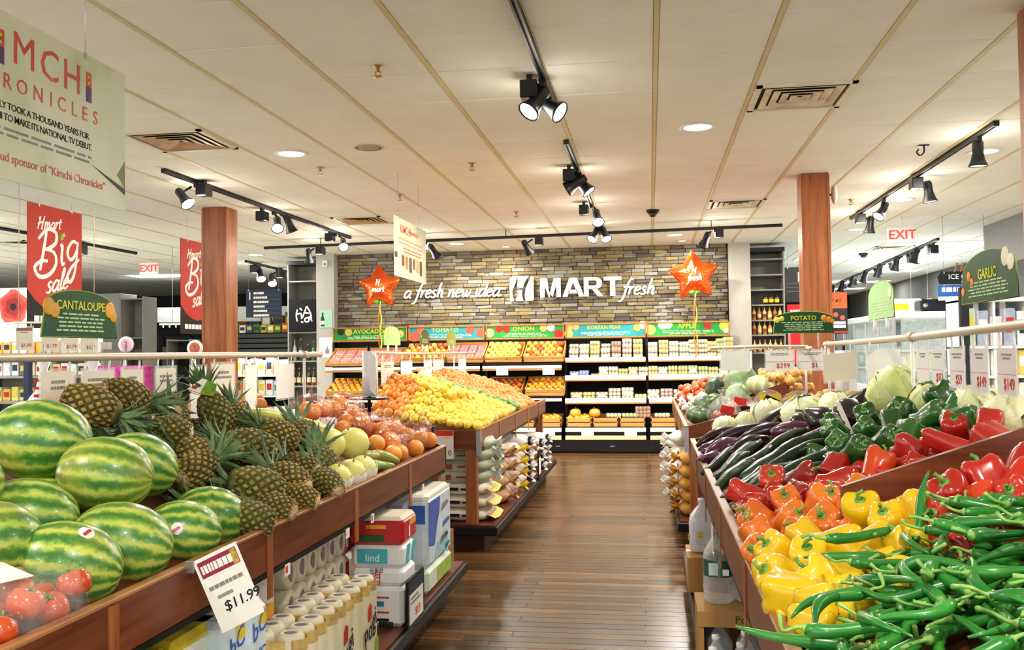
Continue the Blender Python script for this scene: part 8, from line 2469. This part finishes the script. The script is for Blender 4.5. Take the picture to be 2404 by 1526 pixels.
def cooler(x0, x1, y, label):
 t = thing('cooler_case', label, 'cooler', ((x0 + x1) / 2, y, 0))
 P_(MB().box(x0, x1, y + .75, y + .82, 0, 1.95), 'back_panel', BLACK, t)
 for x in (x0, x1 - .03):
  P_(MB().box(x, x + .03, y, y + .82, 0, 1.95), 'side_panel', BLACKM, t)
 for k in range(4):
  P_(MB().bevbox(x0, x1, y - .12 + .05 * k, y + .7, 1.55 + k * .1, 1.635 + k * .1, .01), 'canopy_slat', mat('charcoal slat', '#3b3b38', .5), t)
 for z in (.2, .72, 1.12):
  P_(MB().box(x0 + .03, x1 - .03, y, y + .75, z - .03, z), 'shelf', WHITE, t)
 P_(MB().box(x0, x1, y - .02, y + .02, 0, .2), 'kick_panel', BLACKM, t)
 P_(MB().box(x0 + .05, x1 - .05, y + .05, y + .12, 1.52, 1.545), 'light_tube', LENSC, t)
 lamp('cooler_glow', 'AREA', ((x0 + x1) / 2, y + .1, 1.5), 30, (.95, .98, 1), shape='RECTANGLE', size=x1 - x0 - .2, size_y=.08)
 return t
cooler(-8.4, -5.95, 17.0, 'dark open cooler with a slatted canopy behind the left column')
pal = ['#eeeeea', '#f4f4f0', '#d8e4ea', '#e4dcb0', '#d8a08a', '#e8e0c0', '#f0f0ee']
for z in (.2, .72, 1.12):
 boxrow(-8.3, -6.05, 17.12, z, 14, .36, .3, pal, '* carton in the dark open cooler', 'cartons in the dark cooler', seed=int(z * 100))
boxrow(-8.35, -6.0, 17.15, 1.952, 16, .2, .3, ['#c9b23a', '#4a7a3a', '#b8402c', '#e8e4d8', '#3a4a7a', '#5a4a2a'], 'small * packet standing on top of the dark cooler', 'packets on top of the cooler', 'packet', 5, 'packet')
boxrow(-8.3, -6.0, 17.55, 2.0, 9, .38, .2, ['#5a4a24', '#3a3a1c', '#6a5a2a'], 'dark bundle at the back on top of the cooler', 'bundles on top of the cooler', 'bundle', 6, 'bundle')
# black fridge wall with papers
t = thing('fridge_wall', 'large black fridge unit left of the column', 'fridge', (-10.0, 18.6, 0))
P_(MB().bevbox(-11.0, -8.6, 18.3, 19.0, 0, 2.1, .02), 'cabinet', BLACK, t)
for x in (-10.6, -9.95, -9.3):
 P_(MB().bevbox(x - .29, x + .29, 18.27, 18.3, .3, 1.95, .008), 'door_panel', BLACKM, t)
for x, lb in ((-10.15, 'left'), (-9.7, 'right')):
 P_(MB().box(x - .16, x + .16, 18.26, 18.265, 1.25, 1.72), 'notice_sheet', mat('grey sheet', '#8f8d88', .6), t)
t = thing('tall_cabinet', 'tall grey cabinet with open shelves left of the black fridge unit', 'cabinet', (-9.95, 16.3, 0))
P_(MB().bevbox(-10.35, -9.9, 16.0, 16.6, 0, 2.72, .01), 'closed_side', GREYS, t)
for x in (-9.9, -9.44):
 P_(MB().box(x, x + .02, 16.0, 16.5, 0, 2.65), 'side_panel', GREYS, t)
P_(MB().box(-9.9, -9.42, 16.48, 16.5, 0, 2.65), 'back_panel', mat('cabinet back', '#8d877a', .7), t)
for z in (2.62, 1.88, 1.5, 1.1, .6):
 P_(MB().box(-9.88, -9.44, 16.0, 16.48, z - .025, z), 'shelf_board', GREYS, t)
t = thing('shelf_unit', 'low dark shelf unit between the tall cabinet and the black fridge', 'shelf', (-9.2, 16.9, 0))
P_(MB().box(-9.4, -8.9, 17.2, 17.22, 0, 1.85), 'back_panel', CHAR, t)
for x in (-9.4, -8.92):
 P_(MB().box(x, x + .02, 16.8, 17.2, 0, 1.85), 'side_panel', GREYS, t)
for z in (1.83, 1.5, 1.1, .6):
 P_(MB().box(-9.38, -8.92, 16.8, 17.2, z - .02, z), 'shelf_board', GREYS, t)
# ceiling-hung pole with clips by the far banner
t = thing('sign_rail', 'thin white rail hung on wires by the far red banner', 'rail', (-6.6, 12.5, 1.98))
MB().tube([(-.5, 0, 0), (.35, 0, 0)], .014, 8).build('rail', WHITE, t)
for x in (-.3, .25):
 MB().cyl((x, 0, 0), (x, 0, CEIL - 1.98), .004, n=5).build('hanging_wire', STEEL, t)
for k in range(8):
 MB().box(-.45 + k * .1, -.44 + k * .1, -.012, .012, -.05, -.01).build('clip', WHITE, t)
# register lollipops and counters
for x, y, z, n, c, lb in ((-5.5, 9.0, 1.64, '2', '#d8a8b8', 'round white register sign with a 2'), (-4.72, 9.0, 1.59, '1', '#c9604a', 'round white register sign with a 1 beside the left column')):
 t = thing('register_sign', lb, 'sign', (x, y, 0))
 MB().cyl((0, 0, .9), (0, 0, z), .014, n=8).build('pole', STEEL, t)
 MB().lathe([(.0005, -.02), (.085, -.02), (.085, .0), (.0005, .0)], 24, M=Matrix.Translation((0, 0, z)) @ FACE_CAM).build('disc', WHITE, t)
 MB().lathe([(.06, .0004), (.0005, .0012)], 22, closed=False, M=Matrix.Translation((0, 0, z)) @ FACE_CAM).build('disc_face', mat('disc ' + c, c, .5), t)
 o = put('number_lettering', text_mesh(n, .09, [mat('print plum', '#5a3f66', .5)], .003, 0, .0004), t); o.matrix_local = Matrix.Translation((0, -.0016, z)) @ FACE_CAM
def counter(x0, x1, y0, y1, label):
 t = thing('checkout_counter', label, 'counter', ((x0 + x1) / 2, (y0 + y1) / 2, 0))
 P_(MB().bevbox(x0, x1, y0, y1, .04, .86, .02), 'body', mat('counter laminate', '#c9c4bb', .5), t)
 P_(MB().bevbox(x0 - .03, x1 + .03, y0 - .03, y1 + .03, .86, .9, .008), 'top', STEEL, t)
 P_(MB().box(x0 + .05, x1 - .05, y0 + .05, y1 - .6, .9, .915), 'belt', BLACK, t)
 P_(MB().box(x0 + .1, x0 + .3, y1 - .4, y1 - .2, .9, 1.02), 'register_base', BLACKM, t)
 P_(MB().bevbox(x0 + .08, x0 + .34, y1 - .34, y1 - .3, 1.02, 1.24, .006), 'register_screen', BLACKM, t)
counter(-5.95, -5.25, 7.4, 9.6, 'checkout counter below the pale pink register disc')
counter(-5.05, -4.45, 7.4, 9.05, 'checkout counter beside the left wood column')
counter(-8.3, -7.6, 7.4, 9.6, 'checkout counter at the far left edge')
BAGW = mat('white carrier bag', '#eceef2', .4, var=.04)
for x, y, z, lb in ((-4.3, 6.0, 1.12, 'white carrier bag with red stripes hanging left of the first price card'), (-3.92, 6.0, 1.12, 'white carrier bag with red stripes between the first two price cards')):
 t = thing('carrier_bag', lb, 'bag', (x, y, z))
 MB().lathe([(.0005, 0), (.07, .005), (.075, .1), (.055, .2), (.03, .3), (.05, .36)], 12, closed=False, fn=lambda r, zz, a, j: (r * (1 + .1 * math.sin(4 * a + j)), zz), M=Matrix.Diagonal((1, .5, 1, 1))).build('bag_skin', BAGW, t)
 for k in range(4):
  MB().box(-.05, .05, -.042, -.0405, .05 + k * .055, .072 + k * .055).build('printed_stripe', REDP, t)
 MB().cyl((0, 0, .34), (0, 0, .48), .005, n=6).build('hook', STEEL, t)
 MB().bevbox(-.1, .1, -.06, .06, -1.12, 0, .01).build('stand', GREYP, t)
t = thing('carrier_bag', 'bunched pale blue plastic bag on the counter at the far left', 'bag', (-5.65, 7.9, .915))
MB().ell((0, 0, .14), (.17, .12, .16), 14, 9).build('bag_skin', mat('pale blue bag', '#c9d8ea', .35, var=.1), t)
t = thing('produce_box', 'magenta patterned cartons on the register counter behind the price cards', 'carton', (-5.55, 9.0, .915))
MB().bevbox(-.3, .3, -.12, .12, 0, .5, .01).build('box', mat('magenta print', '#b83a8a', .5, var=.4, scale=20), t)
# shelves of goods at the far left
t = thing('shelf_unit', 'goods shelf at the far left behind the melons', 'shelf', (-7.2, 9.9, 0))
P_(MB().box(-7.9, -6.3, 10.2, 10.22, 0, 1.6), 'back_panel', GREYP, t)
for z in (.6, 1.0, 1.3, 1.56):
 P_(MB().bevbox(-7.9, -6.3, 9.85, 10.2, z - .03, z, .004), 'shelf_board', GREYS, t)
for x in (-7.9, -6.33, -7.1):
 P_(MB().box(x, x + .03, 9.85, 10.2, 0, 1.6), 'upright', GREYS, t)
for z, h, cols in ((.6, .25, ['#d8d8d0', '#9aa4b0']), (1.0, .18, ['#d8b25a', '#b8a25a', '#c9c27a', '#7a8a5a']), (1.3, .18, ['#5a5f6a', '#d9d2aa', '#e8e4d8', '#d8d8e0']), (1.56, .16, ['#e8b46a', '#f0eee8', '#e8e0d8'])):
 boxrow(-7.85, -6.35, 9.9, z, 14, h, .22, cols, 'small * packet on the goods shelf at the far left', 'packets on the far left goods shelf', 'packet', int(z * 50), 'packet')
t = thing('steel_post', 'dark blue post at the far left between the goods shelves', 'post', (-5.9, 8.0, 0))
MB().bevbox(-.03, .03, -.03, .03, .9, 1.5, .005).build('post', NAVY, t)
MB().bevbox(-.06, .06, -.06, .06, .88, .92, .005).build('foot', NAVY, t)
t = thing('poster', 'poster with a big red poppy on the bright entrance wall', 'poster', (-10.6, 14.0, 2.3))
MB().box(-.45, .55, -.8, .4, -.02, 0, M=FACE_CAM).build('sheet', mat('poster white', '#eeeeee', .6), t)
for k, (r, c) in enumerate(((.28, '#c9584a'), (.22, '#b23a30'), (.15, '#8d2a28'), (.06, '#2a1a1c'))):
 MB().lathe([(r, .0005 + k * .001), (.0005, .001 + k * .001)], 18, closed=False, fn=lambda rr_, z, a, j: (rr_ * (1 + .1 * math.sin(5 * a + k)), z), M=FACE_CAM @ Matrix.Translation((0, .08, 0))).build('printed_petal', mat('petal ' + c, c, .6, var=.15), t)
MB().prism([(.05, -.2), (.08, -.2), (.2, -.75), (.17, -.75)], .0005, .0015, M=FACE_CAM).build('printed_stalk', mat('stalk teal', '#7ab0a8', .6), t)
MB().box(-.5, .6, -2.3, -.8, -.02, 0, M=FACE_CAM).build('backing_board', mat('poster white', '#eeeeee', .6), t)
t = thing('entrance_panel', 'white panel at the far left behind the red poppy poster', 'panel', (-11.6, 14.6, 0))
MB().bevbox(-1.4, 2.2, 0, .1, 0, 2.2, .01).build('panel', mat('entrance white', '#f0f3f6', .5, var=.02), t)
# ------------------------------------------------------------------ right distance: freezers, shelves, signs
ICE = mat('freezer white', '#dfe6e6', .35, var=.05)
GLS = film('freezer glass', '#cfe4e2', .25, .06)
def freezer(x0, x1, y0, y1, h, label):
 t = thing('freezer_case', label, 'freezer', ((x0 + x1) / 2, (y0 + y1) / 2, 0))
 P_(MB().bevbox(x0, x1, y0, y1, .05, h * .5, .02), 'body', ICE, t)
 P_(MB().box(x0 + .02, x1 - .02, y0 + .02, y1 - .02, 0, .05), 'kick_panel', BLACKM, t)
 P_(MB().box(x1 - .06, x1, y0, y1, h * .5, h), 'back_panel', ICE, t)
 P_(MB().bevbox(x0, x1, y0, y1, h - .1, h, .02), 'canopy', ICE, t)
 n = max(2, int((y1 - y0) / .7))
 for k in range(n):
  ya, yb = y0 + (y1 - y0) * k / n, y0 + (y1 - y0) * (k + 1) / n
  P_(MB().box(x0 + .01, x0 + .016, ya + .03, yb - .03, h * .5, h - .1), 'glass_door', GLS, t)
  P_(MB().box(x0, x0 + .03, ya - .02, ya + .02, h * .5, h - .1), 'door_frame', STEEL, t)
 P_(MB().box(x0 + .1, x1 - .1, y0, y0 + .02, h * .5, h - .1), 'end_glass', GLS, t)
 for z in (h * .62, h * .75):
  P_(MB().box(x0 + .08, x1 - .06, y0 + .05, y1 - .05, z - .02, z), 'shelf', WHITE, t)
 return t
freezer(3.05, 3.9, 12.2, 18.2, 1.95, 'long white freezer case beyond the right wood column')
freezer(4.6, 5.5, 14.0, 21.0, 1.95, 'white freezer case behind the pale washed-out sign')
for k in range(2):
 z = (.96, 1.22)[k]
 for i in range(9):
  t = thing('frozen_pack', 'coloured frozen pack behind the glass of the long white freezer', 'pack', (3.45, 12.5 + i * .6, z), group='frozen packs in the long freezer')
  c = ('#3a8a4a', '#e0c23a', '#c94a3a', '#4a6ab8', '#e8e4da')[(i + k) % 5]
  MB().bevbox(-.2, .2, -.2, .2, 0, .2, .02).build('box', mat('box ' + c, c, .4, var=.25, scale=15), t)
  MB().box(-.203, -.2, -.12, .12, .06, .16).build('label', PAPER, t)
# hanging white boards row
t = thing('sign_rail', 'white hanging rail with white and black cards over the freezers', 'rail', (4.4, 15.6, 2.24))
MB().tube([(-.45, -.7, -.06), (.3, .7, .06)], .016, 8).build('rail', WHITE, t)
for f in (.15, .85):
 MB().cyl((-.45 + .75 * f, -.7 + 1.4 * f, -.06 + .12 * f), (-.45 + .75 * f, -.7 + 1.4 * f, CEIL - 2.24), .003, n=5).build('hanging_wire', STEEL, t)
for k in range(5):
 f = .08 + k * .2
 MB().box(-.06, .06, -.004, .004, -.3, -.04, M=Matrix.Translation((-.45 + .75 * f, -.7 + 1.4 * f, -.06 + .12 * f))).build('hanging_card', WHITE if k != 1 else BLACKM, t)
t = thing('counter_box', 'tall white box with a yellow label on top of the freezer', 'box', (3.55, 14.0, 1.955))
MB().bevbox(-.3, .3, -.2, .2, 0, .24, .015).build('box', ICE, t)
MB().box(-.18, .12, -.204, -.2, .08, .17).build('label', YELP, t)
t = thing('counter_box', 'dark machine on top of the freezer right of the yellow-labelled box', 'machine', (3.62, 12.6, 1.955))
MB().bevbox(-.16, .2, -.15, .15, 0, .16, .02).build('case', BLACKM, t)
MB().cyl((-.1, -.16, .08), (-.1, -.15, .08), .03, n=10).build('dial', STEEL, t)
# ice cream sign
t = thing('hanging_sign', 'black hanging sign reading ICE CREAM with wooden spoons on top', 'sign', (3.86, 12.0, 2.33))
pts = [(-.3, -.06), (.3, -.06), (.32, .04), (.28, .1), (-.28, .1), (-.32, .04)]
MB().prism(pts, -.02, 0, M=FACE_CAM).build('panel', BLACKM, t)
o = put('lettering', text_mesh('ICE CREAM', .085, [WHITEINK], .001, 0, .001), t); o.matrix_local = FACE_CAM @ Matrix.Translation((.02, .03, .001))
bars(MB(), -.05, .2, -.045, -.02, 1, 0, .0005, .001, FACE_CAM, 2, .1, .7).build('small_print', WHITEINK, t)
for x in (-.12, -.05, .02, .08):
 MB().tube([(x, -.01, .09), (x + .02, -.01, .17), (x + .03, -.01, .2)], [.008, .008, .02], 7).build('wooden_spoon', mat('spoon wood', '#a8744a', .6), t)
wires(t, [(3.62, 12, 2.42), (4.1, 12, 2.42)], CEIL)
t = thing('hanging_sign', 'blue and white hanging board under the ice cream sign', 'sign', (3.86, 12.02, 2.17))
MB().prism([(-.31, -.1), (.31, -.07), (.31, .09), (-.31, .09)], -.01, 0, M=FACE_CAM).build('panel', mat('bright blue sign', '#2a62b0', .45, var=.1), t)
bars(MB(), -.27, .27, .0, .07, 1, 0, .0005, .001, FACE_CAM, 7, .05, .8).build('small_print', WHITEINK, t)
MB().prism([(-.31, -.1), (.31, -.07), (.31, -.045), (-.31, -.05)], .0005, .0015, M=FACE_CAM).build('white_stripe', WHITEINK, t)
wires(t, [(3.62, 12.02, 2.26), (4.1, 12.02, 2.26)], CEIL)
# red and black posters by the right column
t = thing('poster_stand', 'black poster stand with an orange price slip right of the potato column', 'poster', (2.32, 12.0, 0))
MB().box(-.14, .14, 1.68, 2.2, -.01, 0, M=FACE_CAM).build('board', BLACKM, t)
MB().box(-.14, .14, 2.0, 2.2, .0005, .002, M=FACE_CAM).build('price_slip', mat('orange slip', '#e0562c', .5, var=.05), t)
o = put('lettering', text_mesh('7.49', .075, [INK], .002, .2, .0005), t); o.matrix_local = FACE_CAM @ Matrix.Translation((0, 2.09, .0025))
for x, y in ((.0, 1.92), (.08, 1.88)):
 MB().lathe([(.03, .0005), (.0005, .0012)], 12, closed=False, M=FACE_CAM @ Matrix.Translation((x, y, 0))).build('printed_dot', mat('orange slip', '#e0562c', .5), t)
bars(MB(), -.08, .12, 1.75, 1.84, 2, 0, .0005, .001, FACE_CAM, 3, .1, .8).build('small_print', WHITEINK, t)
MB().box(-.14, .14, 1.69, 1.71, .0005, .0015, M=FACE_CAM).build('red_stripe', REDP, t)
MB().cyl((0, .01, 0), (0, .01, 1.68), .012, n=8).build('pole', BLACKM, t)
MB().cyl((0, .01, 0), (0, .01, .02), .14, n=18).build('foot', BLACKM, t)
t = thing('poster_stand', 'red sale poster left of the potato column', 'poster', (1.86, 12.0, 0))
MB().box(-.13, .2, 1.3, 2.06, -.01, 0, M=FACE_CAM).build('board', mat('deep red poster', '#b8242a', .5, var=.06), t)
bars(MB(), -.1, .16, 1.86, 2.0, 2, 0, .0005, .001, FACE_CAM, 9, .1, .75).build('small_print', WHITEINK, t)
MB().cyl((.03, .01, 0), (.03, .01, 1.3), .012, n=8).build('pole', BLACKM, t)
MB().cyl((.03, .01, 0), (.03, .01, .02), .14, n=18).build('foot', BLACKM, t)
# goods shelves at the right edge
t = thing('shelf_unit', 'white goods shelf at the right edge below the garlic sign', 'shelf', (3.6, 10.2, 0))
for x in (3.14, 3.46, 3.78, 4.1):
 P_(MB().box(x, x + .025, 9.95, 10.4, 0, 2.0), 'upright', WHITE, t)
P_(MB().box(3.14, 4.12, 10.38, 10.4, 0, 2.0), 'back_panel', WHITE, t)
for z in (.5, .9, 1.2, 1.5, 1.98):
 P_(MB().bevbox(3.14, 4.12, 9.93, 10.38, z - .03, z, .004), 'shelf_board', WHITE, t)
for z, h, cols in ((.9, .25, ['#e8d26a', '#e8e4d8', '#aac0d0']), (1.2, .26, ['#e0c86a', '#f0f0ea', '#e0d8d0']), (1.5, .4, ['#e8eae8', '#a0a8c0', '#e8c8cc', '#c0d0a8', '#3a3f4a'])):
 boxrow(3.18, 4.08, 9.98, z, 7, h, .3, cols, '* carton on the white shelf at the right edge', 'cartons on the right edge shelf', 'carton', int(z * 31))
t = thing('divider_screen', 'tall black upright panel left of the right edge shelf', 'panel', (2.98, 10.3, 0))
P_(MB().bevbox(3.1, 3.19, 9.8, 9.86, 0, 2.1, .01), 'case', BLACKM, t)
t = thing('step_stool', 'grey folding step frame standing behind the cabbages', 'stool', (2.35, 8.8, 0))
for s in (-.16, .16):
 MB().tube([(s, -.22, 0), (s + .05, .08, 1.35)], .018, 7).build('leg', mat('grey tube', '#7d8486', .4, .4), t)
 MB().tube([(s, .3, 0), (s + .05, .1, 1.2)], .016, 7).build('leg', mat('grey tube', '#7d8486', .4, .4), t)
for z in (.35, .7, 1.05):
 MB().box(-.17, .2, -.2 + z * .2, .0 + z * .1, z, z + .02).build('step', mat('grey tube', '#7d8486', .4, .4), t)
t = thing('notice_board', 'dark hanging board over the far freezer aisle', 'sign', (4.15, 20.0, 1.95))
MB().box(-.5, .5, -.12, .12, -.01, 0, M=FACE_CAM).build('board', BLACKM, t)
bars(MB(), -.35, .35, -.06, .06, 2, 0, .0005, .001, FACE_CAM, 4, .2, .5).build('small_print', GREYINK, t)
wires(t, [(3.8, 20, 2.07), (4.5, 20, 2.07)], CEIL)
